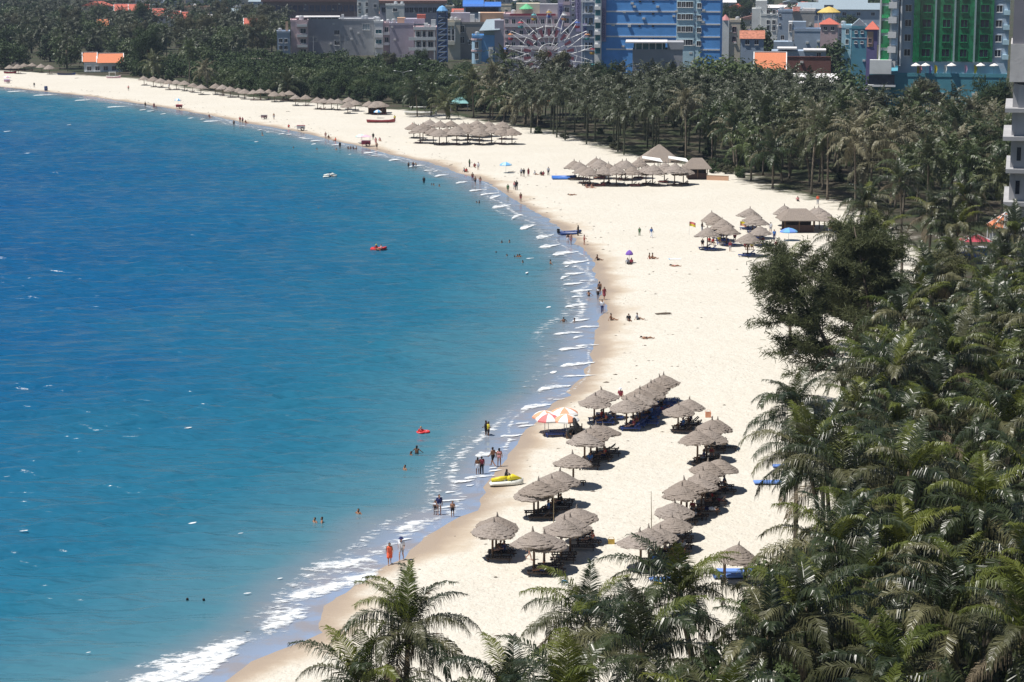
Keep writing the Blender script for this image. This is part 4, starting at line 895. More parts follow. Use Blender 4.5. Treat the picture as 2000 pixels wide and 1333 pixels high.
for i in range(9):
    MB().box(U(1957), U(1968.5), .9, 1.98, z - 1.2, z - .1).build('balcony', w_pale, g.o); z += 3.42
tent_m = mat('parasol_white', (.8, .78, .76), .7, .05)
for px in (1791, 1810, 1861, 1918, 1944):
    o = thing('terrace_parasol', 'small white parasol on the podium terrace of the green tower', 'umbrella', Vector((at(px, 60, 504.5).x, 504.5, zp + .05)), group='parasols on the green tower terrace')
    MB().lathe([(0.02, 2.95), (1.1, 2.35), (1.12, 2.2), (.02, 2.3)], 8).build('canopy', tent_m, o); MB().tube([(0, 0, 0), (0, 0, 2.9)], .04, 6).build('pole', m_steel, o)
for px, c, cn in ((1797, (.65, .25, .30), 'pink'), (1817, (.25, .30, .70), 'blue'), (1827, (.70, .55, .03), 'yellow'), (1846, (.75, .75, .72), 'white'), (1793, (.5, .4, .04), 'ochre'), (1905, (.7, .45, .02), 'golden'), (1886, (.55, .30, .42), 'rose')):
    o = thing('banner', 'narrow %s banner hanging on the terrace of the green tower' % cn, 'banner', Vector((at(px, 60, 505.2).x, 504.9, zp + .05)))
    MB().tube([(0, 0, 0), (0, 0, 2.5)], .03, 5).build('pole', m_steel, o); mb = MB()
    mb.add([(0, 0, 2.45), (.55, .05, 2.3), (.7, -.1, 1.4), (.4, .1, .4), (0, 0, .5), (0, .02, 2.45), (.55, .07, 2.3), (.7, -.08, 1.4), (.4, .12, .4), (0, .02, .5)], [(0, 1, 2, 3, 4), (9, 8, 7, 6, 5)]); mb.build('cloth', mat('banner_' + cn, c, .8, .15), o)

# --- unfinished concrete tower at the edge of the grove
t = thing('unfinished_tower', 'unfinished raw concrete tower with projecting floor slabs', 'building', Vector((at(1990, 60, 258).x, 258, 0)), -math.atan2(at(1990, 60, 258).x, 258))
ux = lambda px: at(px + 8, 60, 258).x - t.location.x
zz = lambda py: at(1990, py, 258).z
MB().box(ux(1986), ux(2120), 0, 16, -.3, zz(166)).build('lower_wall', w_conc, t); MB().box(ux(1976), ux(1985.9), .8, 15, -.3, zz(166)).build('column', w_conc, t)
MB().box(ux(1968), ux(2120), -.6, 16, zz(160), zz(86)).build('panel', mat('raw_concrete', (.50, .49, .49), .9, .16, .6, bump=.3, bscale=3, detail=8), t); MB().box(ux(1971), ux(2120), -.3, 16, zz(85.7), zz(86) + 26).build('upper_wall', w_concd, t)
for py, px in ((215, 1962), (270, 1960), (333, 1968), (397, 1966), (455, 1968), (515, 1968)): MB().box(ux(px), ux(2121), -1.2, 16.1, zz(py + 4), zz(py - 4)).build('floor_slab', w_conc, t)
for py in (300, 365, 430): MB().box(ux(1988), ux(1996), -.04, .3, zz(py + 14), zz(py - 12)).build('opening', g_dark, t)

# --- the blue hotel
b = Bld('blue_hotel', 'long blue hotel with white floor lines and a pale windowed end', 1162, 1406, -60, 648, 24, w_blue, rz=R(-7), cat='building')
U, Z = b.u, b.z; zl = [Z(y) for y in (-25, -1, 23, 47.5, 72, 97)]
for z in zl: b.box('floor_line', m_white, U(1184), b.w / 2 + .02, -.12, -.003, z - .22, z + .22)
b.box('pale_bay', w_pale, U(1321), U(1356), -.3, -.125, -.2, b.h - .5); b.box('pale_strip', w_pale, U(1356.2), U(1368), -.18, -.125, Z(118), b.h - .5)
for py in (-15, 9, 33, 57, 83):
    for px, w in ((1326, 1.0), (1334.5, 1.0), (1346, 2.0)): o = b.win(U(px), Z(py), w, 1.6, bars=2 if w > 1.5 else 1); o.location.y = -.31
    o = b.win(U(1365), Z(py + 2), 1.2, 1.4); o.location.y = -.2
    for px in (1247, 1273): b.box('vent', m_black, U(px), U(px) + .7, -.09, -.004, Z(py - 4), Z(py - 4) + .45)
b.box('balcony_tower', w_white, U(1162), U(1175), -1.6, -.005, -.2, b.h); b.box('sign_board', m_sign, U(1175.2), U(1183.5), -.8, -.005, Z(82), b.h - 2)
for py in (-8, 16, 41, 65, 90): b.box('balcony', m_white, U(1161.5), U(1174), -2.6, -1.605, Z(py + 3.5), Z(py - 3.5)); b.box('recess', g_teal, U(1163), U(1173), -1.66, -1.603, Z(py + 15), Z(py + 4))
vsign(b, 'DONGPHUONG1', U(1179.3), Z(20), (Z(20) - Z(78)) / 10, 1.05, y=-.86)
vsign(b, 'HOTEL', U(1358), Z(24), (Z(24) - Z(58)) / 4, 1.0, y=-.45)
l = Bld('low_pavilion', 'low grey pavilion with white awning roof before the blue hotel', 1236, 1334, 97, 600, 12, w_grey, cat='building', roof=False)
l.box('roof', r_white, l.u(1222), l.u(1304), -2.0, 12.3, l.h + 1.8, l.h + 2.15); l.box('roof', w_grey, l.u(1304.2), l.u(1336), -.2, 12.2, l.h + .003, l.h + 2.0)
for px in (1242, 1255, 1268, 1281, 1294): l.box('column', m_white, l.u(px) - .15, l.u(px) + .15, .1, .4, l.h, l.h + 1.797)
l.box('glass_band', g_teal, l.u(1238), l.u(1300), .8, .9, l.h, l.h + 1.796)

# --- the big wheel
fw = thing('ferris_wheel', 'large white ferris wheel with red spokes and coloured gondolas', 'ferris wheel', Vector((at(1072, 105, 622).x, 622, 0)))
hc = at(1072, 106, 622).z; sc = 622 / F_PX * 1.015; NA = 18
GC = [mat('gondola_' + k, c, .45, .1) for k, c in (('yellow', (.50, .32, .08)), ('teal', (.10, .34, .36)), ('red', (.42, .07, .09)), ('orange', (.48, .22, .10)), ('blue', (.06, .13, .42)), ('white', (.6, .6, .62)))]
ring = MB()
for yy in (-.9, .9):
    for rr in (35 * sc, 20 * sc):
        pr = [(rr * math.cos(a), yy, hc + rr * math.sin(a)) for a in [k * 2 * math.pi / 48 for k in range(49)]]; ring.tube(pr, .08, 5, False)
ring.build('rim', m_white, fw); MB().tube([(0, -1.5, hc), (0, 1.5, hc)], .8, 14).build('hub', m_red, fw)
gon = MB().lathe([(.0, -.1), (.75, -.05), (.95, .3), (.95, .75), (.85, .78), (.0, .7)], 10)
gro = MB().lathe([(0, 2.35), (.5, 2.2), (1.1, 1.75), (1.08, 1.65), (0, 1.8)], 10)
for k in range(6): gro.tube([(.85 * math.cos(k * 1.047), .85 * math.sin(k * 1.047), .7), (.85 * math.cos(k * 1.047), .85 * math.sin(k * 1.047), 1.75)], .04, 4)
gon_me = {m.name: gon.mesh('gondola', m) for m in GC}; gro_me = {m.name: gro.mesh('gondola_roof', m) for m in GC}
for k in range(NA):
    a = (k + .5) * 2 * math.pi / NA; d = Vector((math.cos(a), 0, math.sin(a))); e = Vector((-math.sin(a), 0, math.cos(a))); c = Vector((0, 0, hc)); arm = MB(); r0, r1 = 34 * sc, 84 * sc
    for yy in (-.9, .9):
        for sd_ in (-1, 1): arm.tube([c + d * r0 + e * 1.25 * sd_ + Vector((0, yy, 0)), c + d * r1 + e * .25 * sd_ + Vector((0, yy * .6, 0))], .06, 4)
        arm.tube([c + d * (r0 * 1.55) + e * -1.05 + Vector((0, yy, 0)), c + d * (r0 * 1.55) + e * 1.05 + Vector((0, yy, 0))], .07, 4)
        arm.tube([c, c + d * r0 + Vector((0, yy, 0))], .09, 4)
    arm.tube([c + d * r1 + Vector((0, -.7, 0)), c + d * r1 + Vector((0, .7, 0))], .12, 5); sp_ = arm.build('spoke', m_white, fw)
    pn = MB(); 
    for yy in (-1.05,): pn.add([c + d * (r0 * 1.02) + e * -.3 + Vector((0, yy, 0)), c + d * (r0 * 1.02) + e * .3 + Vector((0, yy, 0)), c + d * (r0 * 1.42) + e * .48 + Vector((0, yy, 0)), c + d * (r0 * 1.42) + e * -.48 + Vector((0, yy, 0))] + [c + d * (r0 * 1.02) + e * -.3 + Vector((0, yy + .1, 0)), c + d * (r0 * 1.02) + e * .3 + Vector((0, yy + .1, 0)), c + d * (r0 * 1.42) + e * .48 + Vector((0, yy + .1, 0)), c + d * (r0 * 1.42) + e * -.48 + Vector((0, yy + .1, 0))], [(0, 1, 2, 3), (7, 6, 5, 4), (0, 4, 5, 1), (1, 5, 6, 2), (2, 6, 7, 3), (3, 7, 4, 0)])
    pn.build('red_panel', mat('panel_maroon', (.30, .10, .13), .6, .1), sp_); gm = GC[k % 5]; p = c + d * r1 - Vector((0, 0, 2.3)); gg = link('gondola', gon_me[gm.name], fw, p); gg.scale = (.8, .8, .85); link('gondola_roof', gro_me[GC[(k + 2) % 6].name], gg)
lg = MB()
for sx in (-1, 1):
    for yy in (-2.2, 2.2): lg.tube([(6.5 * sx, yy * 1.6, -.2), (0, yy * .5, hc)], .28, 6)
lg.build('support_legs', m_white, fw)

# --- hotels behind the wheel
b = Bld('pink_balcony_hotel', 'pinkish hotel with long balcony bands behind the wheel', 984, 1092, 31, 705, 22, w_pink); U, Z = b.u, b.z
for py in (52, 73, 96, 118): b.balcony(-b.w / 2 + .4, b.w / 2 - .4, Z(py), 1.3, wall('rose_white', (.66, .58, .58)))
b.grid([U(p) for p in (990, 1003, 1018, 1032, 1046, 1060, 1074, 1086)], [Z(py) for py in (43, 65, 88, 110)], 1.1, 1.7)
b.box('roof_sign', m_red, U(996), U(1085), -.5, -.2, Z(31), Z(27)); b.box('roof_house', w_cream, U(1008), U(1054), 4, 14, b.h + .1, Z(8)); b.box('roof_room', w_grey, U(1054), U(1090), 3, 12, b.h + .1, Z(9))
MB().lathe([(.05, 2.6), (2.3, 1.0), (2.35, .8), (.05, 1.2)], 10, Matrix.Translation((U(1028), 2.5, b.h + 1.2))).build('green_canopy', mat('canopy_green', (.12, .45, .22), .7, .1), b.o)
b = Bld('mauve_hotel', 'tall mauve grey hotel with two vertical dark lettered signs', 1089, 1136, -40, 700, 20, w_purple); U, Z = b.u, b.z
b.box('sign_board', m_sign, U(1124), U(1134.5), -.7, -.01, Z(62), Z(-8)); vsign(b, 'BUDGET', U(1129.3), Z(1), (Z(1) - Z(45)) / 6, 1.25, y=-.76)
b.box('sign_board', m_sign, U(1091), U(1099), -.6, -.01, Z(60), Z(8)); vsign(b, 'HOTEL', U(1095), Z(14), (Z(14) - Z(50)) / 5, 1.1, y=-.66)
for py in (3, 24, 45, 66): b.balcony(U(1101), U(1113), Z(py + 6), 1.2, w_pink); b.win(U(1107), Z(py - 4), 1.3, 1.6)
b.grid([U(1119)], [Z(py) for py in (0, 10, 20, 30, 40, 50)], .8, .9)
b = Bld('narrow_white_hotel', 'narrow pale hotel strip with plants on its balconies beside the blue hotel', 1135.5, 1161, -50, 690, 18, wall('pale_grey', (.48, .52, .60))); U, Z = b.u, b.z
b.box('white_pier', m_white, U(1135.6), U(1137.5), -.6, -.01, -.2, b.h); b.box('white_pier', m_white, U(1141.5), U(1142.8), -.5, -.01, -.2, b.h); b.box('sign_board', m_sign, U(1138), U(1146), -.75, -.51, Z(72), Z(46)); vsign(b, 'HOA', U(1142), Z(50), (Z(50) - Z(66)) / 2, 1.05, y=-.8)
for py in (4, 27, 50, 74, 98): b.box('balcony', m_white, U(1138), b.w / 2, -1.2, -.51, Z(py + 1), Z(py - 1.5)); b.win(U(1154), Z(py - 9), 1.2, 1.9); b.win(U(1144.5), Z(py - 9), .8, 1.8)
for i, py in enumerate((27, 50, 74, 98)):
    V, Fc = tree_crown(600 + i, .5, .5, .4, 6, 30, .3); o = link('balcony_plant', np_mesh('foliage', V, Fc, LEAF_M[1])); o.location = (at(1152, 60, 690).x, 689.1, b.z(py - 1.5)); tag(o, 'green pot plant on a balcony of the narrow pale hotel', 'plant', 'plants on the pale hotel balconies')

# --- houses left of the wheel
b = Bld('grey_block', 'large blank grey block with open rooftop shed and balconied left end', 602, 730, 40, 900, 26, w_grey, rz=R(4)); U, Z = b.u, b.z
for py in (64, 84, 104): b.win(U(658), Z(py), 2.2, 1.9, bars=2)
b.win(U(715), Z(53), 3.0, 2.4, gm=glassmat('glass_pale', (.3, .36, .42)), bars=2)
b.box('shed_roof', r_white, U(578), U(664), -.6, 14, Z(35), Z(33)); b.box('shed_back', g_dark, U(604), U(662), .6, 13, b.h + .1, Z(35) - .01)
for px in (606, 620, 634, 648, 661): b.box('shed_post', m_white, U(px) - .12, U(px) + .12, .1, .35, b.h + .56, Z(35) - .005)
b.box('water_tank', m_white, U(667), U(672), 3, 5, b.h + .1, Z(29)); b.box('stair_house', w_grey, U(664), U(701), 4, 10, b.h + .1, Z(38))
b = Bld('balcony_end_house', 'narrow house with white rounded balconies at the end of the grey block', 568, 602, 42, 885, 20, w_pink); U, Z = b.u, b.z
for py in (52, 72, 92): b.balcony(U(580), U(600), Z(py), 1.6, m_white); b.win(U(592), Z(py + 9), 2.2, 1.8)
b.box('orange_pillar', w_peach, U(558), U(563), -.8, .4, Z(70), Z(43)); b.box('side_wall', w_bgrey, U(556), U(567), -.5, 10, -.2, Z(75))
b = Bld('small_blue_house', 'small pale blue shop house beside the grey block', 541, 566, 64, 880, 14, w_bgrey); b.grid([b.u(548), b.u(558)], [b.z(80), b.z(94)], 1.3, 1.6)
b = Bld('white_teal_house', 'narrow white house with teal glass next to the grey block', 731, 748, 44, 895, 18, w_white); U, Z = b.u, b.z
for py in (62, 82): b.win(U(739.5), Z(py), 2.4, 1.6, gm=g_teal); b.balcony(-b.w / 2 + .1, b.w / 2 - .1, Z(py + 11), 1.0)
b = Bld('pink_narrow_house', 'narrow pink house with small balconies beside the white teal one', 748.5, 761, 47, 897, 18, w_pink); U, Z = b.u, b.z
for py in (58, 78): b.win(U(755), Z(py), 1.5, 1.9); b.balcony(-b.w / 2 + .1, b.w / 2 - .1, Z(py + 10), .9)
b = Bld('mauve_blank_house', 'plain mauve grey house showing a blank side wall', 761, 808, 48, 885, 22, w_purple); b.box('upper_floor', w_purple, b.u(790), b.u(830), 3, 16, b.h + .1, b.z(38)); b.box('roof_hut', w_peach, b.u(776), b.u(792), 5, 12, b.h + .1, b.z(36)); b.box('roof_tank', r_red, b.u(815), b.u(832), 6, 12, b.z(38) + .01, b.z(30))
b = Bld('white_terrace_house', 'house with stacked white terraces and dark rooms', 808, 853, 56, 870, 18, w_pink); U, Z = b.u, b.z
for py, a0 in ((58, 808), (78, 798), (98, 798)): b.balcony(U(a0), U(851), Z(py), 1.8, m_white, 1.1)
for px in (815, 826, 841): 
    for py in (67, 87): b.win(U(px), Z(py), 1.8, 2.0)
for px in (812, 824, 834, 848): b.box('column', m_white, U(px) - .2, U(px) + .2, -1.75, -1.45, -.2, Z(60))
b.box('pergola', m_white, U(842), U(851), -.2, 2, Z(54), Z(39)); b.box('stair_top', w_white, U(828), U(836), 1, 4, b.h + .1, Z(46))
b = thing('blue_scaffold_tower', 'dark blue steel lattice tower between two balconied houses', 'tower', Vector((at(864, 60, 850).x, 850, 0))); hh = at(864, 22, 850).z; f_ = MB()
for sx in (-1.9, 1.9):
    for sy in (-1.5, 1.5): f_.tube([(sx, sy, -.2), (sx, sy, hh)], .16, 5)
nz_ = 9
for k in range(nz_):
    z0, z1 = hh * k / nz_, hh * (k + 1) / nz_
    for sy in (-1.5, 1.5): f_.tube([(-1.9, sy, z0), (1.9, sy, z1)], .1, 4); f_.tube([(-1.9, sy, z1), (1.9, sy, z1)], .12, 4)
    for sx in (-1.9, 1.9): f_.tube([(sx, -1.5, z1), (sx, 1.5, z1)], .1, 4)
m_sblue = mat('steel_blue', (.03, .10, .26), .5, .15); f_.build('lattice', m_sblue, b)
for k in range(nz_): MB().box(-1.7, 1.7, -1.35, 1.35, hh * k / nz_ + .3, hh * (k + 1) / nz_ - .4).build('cladding', glassmat('glass_blue', (.02, .06, .16)), b)
MB().lathe([(0, hh + 2.2), (1.2, hh + 1.6), (2.2, hh + .2), (2.2, hh - .1), (0, hh)], 8).build('cap', w_house, b)
b = Bld('cream_balcony_house', 'cream house with curved balconies and white columns', 872, 899, 42, 868, 14, w_cream); U, Z = b.u, b.z
for py in (50, 87): b.balcony(U(873), U(888), Z(py), 1.6, wall('cream_light', (.72, .68, .56)), 1.3)
for px in (874, 881, 888): b.box('column', m_white, U(px) - .2, U(px) + .2, -1.5, -1.2, Z(84), Z(51))
b.grid([U(877), U(884)], [Z(62), Z(75)], 1.3, 1.9)
b = Bld('grey_annex', 'grey concrete annex with blank wall and tall dark windows', 899, 968, 46, 872, 18, wall('warm_grey', (.34, .32, .30))); U, Z = b.u, b.z
for py in (57, 78): b.win(U(903), Z(py), 1.6, 2.6); 
b.win(U(919), Z(82), 1.6, 1.8); b.box('roof_tank', m_white, U(918), U(927), 3, 6, b.h + .1, Z(29)); b.box('peach_block', w_peach, U(938), U(988), 3, 14, b.h + .1, Z(26)); b.box('white_pier', m_white, U(934.5), U(938), 2.5, 14, b.h + .1, Z(26)); b.box('rear_wall', w_purple, U(880), U(918), 8, 17, b.h + .1, Z(27))
b = Bld('blue_corner_house', 'bright blue house with rounded corner bay and slanting tin roof', 922, 968, 72, 840, 14, w_house); U, Z = b.u, b.z
b.box('upper_room', wall('sage', (.30, .38, .36)), U(945), U(966), .5, 10, b.h + .1, Z(61)); MB().add([(U(936), -1.2, Z(60)), (U(976), -1.2, Z(58)), (U(978), 9, Z(38)), (U(950), 9, Z(40)), (U(936), -1.2, Z(61.5)), (U(976), -1.2, Z(59.5)), (U(978), 9, Z(39.5)), (U(950), 9, Z(41.5))], [(0, 1, 2, 3), (7, 6, 5, 4), (0, 4, 5, 1), (1, 5, 6, 2), (2, 6, 7, 3), (3, 7, 4, 0)]).build('slant_roof', r_tin, b.o)
MB().lathe([(1.9, -.2), (1.9, Z(76))], 12, Matrix.Translation((U(931), 0, 0))).build('bay', wall('skyblue', (.35, .52, .66)), b.o)
for py in (88, 110): b.win(U(931), Z(py), 1.2, 2.4, bars=1).location.y = -1.9; MB().lathe([(2.15, 0), (2.15, .7), (1.92, .7), (1.92, 0)], 12, Matrix.Translation((U(931), 0, Z(py) + 1.8))).build('bay_band', w_pink, b.o)
b.box('white_portal', m_white, U(954), U(963), -.7, -.01, -.2, Z(92)); b.box('portal_opening', w_grey, U(956), U(961), -.8, -.702, -.2, Z(96)); b.box('side_pier', w_purple, U(966), U(984), -.3, 8, -.2, Z(40))
b = Bld('blue_roof_hall', 'open hall under twin rounded bright blue roofs', 906, 978, 14, 960, 18, w_bgrey, roof=False); U, Z = b.u, b.z
for x0, x1, zt_ in ((904, 945, 1.5), (946, 979, 5)):
    pr = [(math.cos(a) * 9.4 + 9, Z(13) + math.sin(a) * (Z(zt_) - Z(13))) for a in lin(math.pi, 0, 9)]; mb = MB()
    for y_, z_ in pr: mb.v += [(U(x0), y_, z_), (U(x1), y_, z_), (U(x0), y_, z_ - .25), (U(x1), y_, z_ - .25)]
    for i in range(8): q = i * 4; mb.f += [(q, q + 1, q + 5, q + 4), (q + 3, q + 2, q + 6, q + 7), (q, q + 4, q + 6, q + 2), (q + 1, q + 3, q + 7, q + 5)]
    mb.build('barrel_roof', r_blue, b.o)
b.box('dark_opening', g_dark, U(910), U(974), -.06, -.005, Z(25), Z(14) - .2)
b = Bld('brown_market_hall', 'long low brown market hall with rows of dark bays', 515, 700, 4, 1180, 40, wall('dusty_brown', (.24, .17, .17)), roof=False); b.box('roof', r_brown, -b.w / 2 - 1, b.w / 2 + 1, -1.5, 41, b.h, b.h + 1.2); b.grid([b.u(p) for p in range(522, 700, 11)], [b.z(17)], 2.4, 3.4, gm=glassmat('glass_mauve', (.10, .10, .16)), fm=r_brown)
b = Bld('mauve_market_hall', 'long mauve hall with reddish roof edge behind the terrace house', 742, 870, 7, 1150, 40, w_purple, roof=False); b.box('roof', r_brown, -b.w / 2 - 1, b.w / 2 + 1, -1.5, 41, b.h, b.h + 1.4); b.grid([b.u(p) for p in range(750, 868, 9)], [b.z(20)], 2.0, 2.6, fm=w_purple)
b = Bld('white_cube_house', 'bright white cube house rising before the brown market hall', 698, 740, -4, 1080, 14, w_white); b.grid([b.u(703), b.u(717)], [b.z(9), b.z(22)], 1.2, 2.0); b.box('grey_side', w_grey, b.u(719), b.u(740.5), -.4, -.01, -.2, b.h - .35); b.win(b.u(733), b.z(12), 1.4, 1.7).location.y = -.41
b = Bld('white_annex', 'little white annex between the palms and the white cube house', 754, 790, 11, 1060, 10, w_white); b.win(b.u(772), b.z(20), 2, 1.6)
# --- right of the blue hotel
b = Bld('turret_house', 'cream house with a small red pointed turret', 1409, 1446, 42, 735, 12, w_cream); U, Z = b.u, b.z
b.win(U(1434), Z(58), 1.2, 1.8, fm=w_pink); b.win(U(1434), Z(77), 1.2, 1.6, fm=w_pink); b.box('turret', w_white, U(1409), U(1424), -.6, 2.2, -.2, Z(40)); MB().lathe([(1.75, Z(40)), (1.2, Z(36)), (.1, Z(29))], 8, Matrix.Translation(((U(1409) + U(1424)) / 2, .8, 0))).build('turret_roof', wall('turret_red', (.50, .22, .22)), b.o)
b = Bld('tiled_house', 'house with weathered orange tiled roof behind the dark tree', 1447, 1492, 76, 700, 10, w_bgrey, roof=False); gable(b.o, -b.w / 2, b.w / 2, 0, 10, b.h, b.z(61) - b.h, mat('roof_worn', (.42, .17, .11), .85, .3, 1.5), .4, ridge=False); b.grid([b.u(1460), b.u(1478)], [b.z(83)], 1.3, 1.5)
b = Bld('white_stepped_house', 'tall white stepped house with roof terrace', 1486, 1518, 30, 880, 14, w_white); b.box('top_room', w_white, b.u(1475), b.u(1497), 1, 9, b.h + .1, b.z(2)); b.box('step', w_white, b.u(1468), b.u(1486), .5, 9, -.2, b.z(17)); b.grid([b.u(1500), b.u(1511)], [b.z(24), b.z(44), b.z(56)], 1.2, 1.7)
b = Bld('blue_grey_house', 'plain blue grey house behind the stepped white one', 1519, 1547, 23, 900, 14, w_bgrey); b.win(b.u(1523), b.z(30), .8, .9); b.win(b.u(1523), b.z(48), .8, .9)
b = Bld('grey_flat_house', 'flat grey house with red striped awnings on its roof', 1547, 1590, 24, 940, 16, w_conc); MB().add([(b.u(1543), -1, b.z(22)), (b.u(1560), -1, b.z(22)), (b.u(1563), 4, b.z(14)), (b.u(1549), 4, b.z(14))], [(0, 1, 2, 3), (3, 2, 1, 0)]).build('awning', mat('awning_red', (.55, .25, .22), .7, .3, 3, stretch=(8, 1, 1)), b.o); b.box('white_roof', r_white, b.u(1568), b.u(1592), 1, 8, b.h + .6, b.h + 1.5)
b = Bld('blue_grey_wall_house', 'tall blank blue grey wall of a house beside the dense dark tree', 1552, 1602, 60, 705, 12, w_bgrey); b.box('tall_part', w_bgrey, b.u(1548), b.u(1574), .5, 8, b.h + .1, b.z(43)); b.box('white_edge', m_white, b.u(1540), b.u(1547.7), .3, 8, -.2, b.z(43)); b.win(b.u(1544), b.z(55), .7, 2.4).location.y = .29; b.box('lower_house', w_bgrey, b.u(1512), b.u(1551), -.5, 8, -.2, b.z(82)); b.win(b.u(1529), b.z(74), 1.0, 1.4)
b = Bld('grey_shed', 'low blue grey shed with white awning roofs', 1508, 1614, 100, 640, 10, w_bgrey, roof=False); b.box('roof', r_white, b.u(1519), b.u(1557), -1.2, 9, b.h + .5, b.h + .85); b.box('roof', r_white, b.u(1570), b.u(1614), -1.0, 9, b.h + .02, b.h + .4); b.win(b.u(1600), b.z(107), 1.2, 1.2)
b = Bld('brown_wall', 'long dark brown yard wall beside the orange gable', 1536, 1624, 112, 610, .5, w_brick, roof=False, cat='wall'); b.box('coping', w_brick, -b.w / 2, b.w / 2, -.15, .65, b.h + .003, b.h + .2)
b = Bld('orange_gable_house', 'house with a steep bright orange roof and white verge', 1478, 1533, 137, 585, 9, w_conc, roof=False, cat='house'); gable(b.o, -b.w / 2, b.w / 2, 0, 9, b.h, b.z(104) - b.h, r_orange, .6); b.grid([b.u(1490), b.u(1515)], [b.h - 1.6], 1.2, 1.3)
b = Bld('white_tent_hall', 'low hall with a wide white roof among the palms', 1555, 1640, 164, 545, 14, w_grey, roof=False, cat='building'); gable(b.o, -b.w / 2, b.w / 2, 0, 14, b.h, 2.2, r_white, .5, ridge=False)
b = Bld('teal_house', 'dark teal house with white floor line', 1664, 1693, 55, 690, 12, w_teal); b.box('floor_line', m_white, -b.w / 2, b.w / 2, -.1, -.003, b.z(75), b.z(74)); b.grid([b.u(1672), b.u(1684)], [b.z(63), b.z(83)], .8, .7); gable(b.o, -b.w / 2, b.w / 2 - .3, 1, 9, b.h + .6, 2.2, r_tin, .2, 'y', False)
b = Bld('white_teal_shop', 'white house with teal edges in front of the far roofs', 1644, 1663, 53, 695, 12, w_pale); b.grid([b.u(1655)], [b.z(62), b.z(82)], .9, 1.5)
b = Bld('violet_house', 'violet house with peach front and red roof', 1693.5, 1714, 58, 680, 12, w_violet, roof=False); hip(b.o, -b.w / 2, b.w / 2, 0, 12, b.h, 2.4, r_red, .6); b.box('peach_front', w_peach, b.u(1694.5), b.u(1706), -.1, -.005, b.z(92), b.z(62)); b.win(b.u(1700), b.z(80), 1.0, 1.4, fm=w_pink).location.y = -.11
b = Bld('red_roof_villa', 'villa with low bright red roof behind the dense dark tree', 1602, 1636, 48, 860, 12, w_pink, roof=False, cat='house'); hip(b.o, -b.w / 2, b.w / 2, 0, 12, b.h, 2.4, r_red); b.grid([b.u(1612), b.u(1626)], [b.h - 1.6], 1.3, 1.4)
o = thing('yellow_pavilion', 'round yellow canopy pavilion among the far roofs', 'pavilion', Vector((at(1618, 60, 930).x, 930, 0))); zt_ = at(1618, 13, 930).z
MB().lathe([(.1, zt_), (2.5, zt_ - .8), (5.0, zt_ - 2.4), (5.0, zt_ - 2.7), (.1, zt_ - 1.2)], 14).build('canopy', mat('canopy_yellow', (.62, .46, .13), .7, .1), o)
for k in range(6): MB().tube([(4.4 * math.cos(k * 1.047), 4.4 * math.sin(k * 1.047), -.2), (4.4 * math.cos(k * 1.047), 4.4 * math.sin(k * 1.047), zt_ - 2.3)], .15, 5).build('post', m_white, o)
for px0, px1, y0, Y, lab in ((1560, 1605, 12, 1020, 'pale tin roofed shed left of the yellow pavilion'), (1600, 1690, 4, 1180, 'long dark tin roofed warehouse on the far rise'), (1630, 1722, 13, 1080, 'wide grey tin roofed shed behind the teal house')):
    b = Bld('tin_shed', lab, px0, px1, y0 + 6, Y, 24, w_bgrey, roof=False, cat='shed'); gable(b.o, -b.w / 2, b.w / 2, 0, 24, b.h, at(px0, y0 - 1, Y + 12).z - b.h + 1.5, r_tin, .8, ridge=False); b.grid([b.u(px0 + (px1 - px0) * q) for q in (.2, .5, .8)], [b.h - 2.2], 1.8, 1.6)
# --- left: beach house and red roofs in the wood
b = Bld('beach_house', 'beach house with double orange roof, white ridges and pale walls', 162, 236, 123, 783, 12, w_white, roof=False, cat='house')
gable(b.o, -b.w * .12, b.w / 2, -.5, 11, b.h, at(200, 105, 788).z - b.h, r_orange, .6); gable(b.o, -b.w / 2, -b.w * .18, 1, 9, b.h + .3, 3.2, r_orange, .5)
b.grid([b.u(p) for p in (172, 188, 204, 220)], [b.h - 2], 1.5, 1.5); b.box('ledge', m_white, -b.w / 2, b.w / 2, -.7, -.01, b.h - 3.3, b.h - 3.0)
for px0, px1, yt, Y, rm, lab in [(226, 250, 22, 1180, r_red, 'red roofed house with a white gable edge deep in the far wood'), (252, 292, 22, 1190, r_red, 'wide hipped red roof in the far wood'), (300, 325, 31, 1150, r_red, 'half hidden red roof between two tall far trees'), (330, 352, 36, 1120, r_red, 'small steep red roof with a white verge in the far wood'), (352, 372, 38, 1125, r_red, 'low red roof next to the steep white verged one'), (390, 420, 50, 1060, r_red, 'red roofed cottage near the grey block'), (478, 502, 52, 1010, r_red, 'low red roofed shed near the small blue house'), (190, 212, 52, 1120, r_orange, 'brownish orange roof under the far trees')]:
    b = Bld('red_roofed_house', lab, px0, px1, yt, Y, 14, w_white, roof=False, cat='house'); gable(b.o, -b.w / 2, b.w / 2, 0, 12, b.h, 3.6, rm, .5, 'x'); b.grid([b.u((px0 * 2 + px1) / 3), b.u((px0 + px1 * 2) / 3)], [b.h - 1.8], 1.3, 1.5)
b = Bld('long_pink_school', 'long low pinkish building along the top of the far wood', 155, 268, 4, 1330, 20, w_pink, roof=False); b.box('roof', r_brown, -b.w / 2 - 1, b.w / 2 + 1, -1, 20.5, b.h, b.h + 1); b.grid([b.u(p) for p in range(162, 266, 8)], [b.h - 3], 1.6, 2.0)
b = Bld('white_tower_house', 'slim white house sticking up out of the far wood', 266, 276, -2, 1240, 10, w_white); b.grid([b.u(271)], [b.z(6)], 1.2, 1.6)
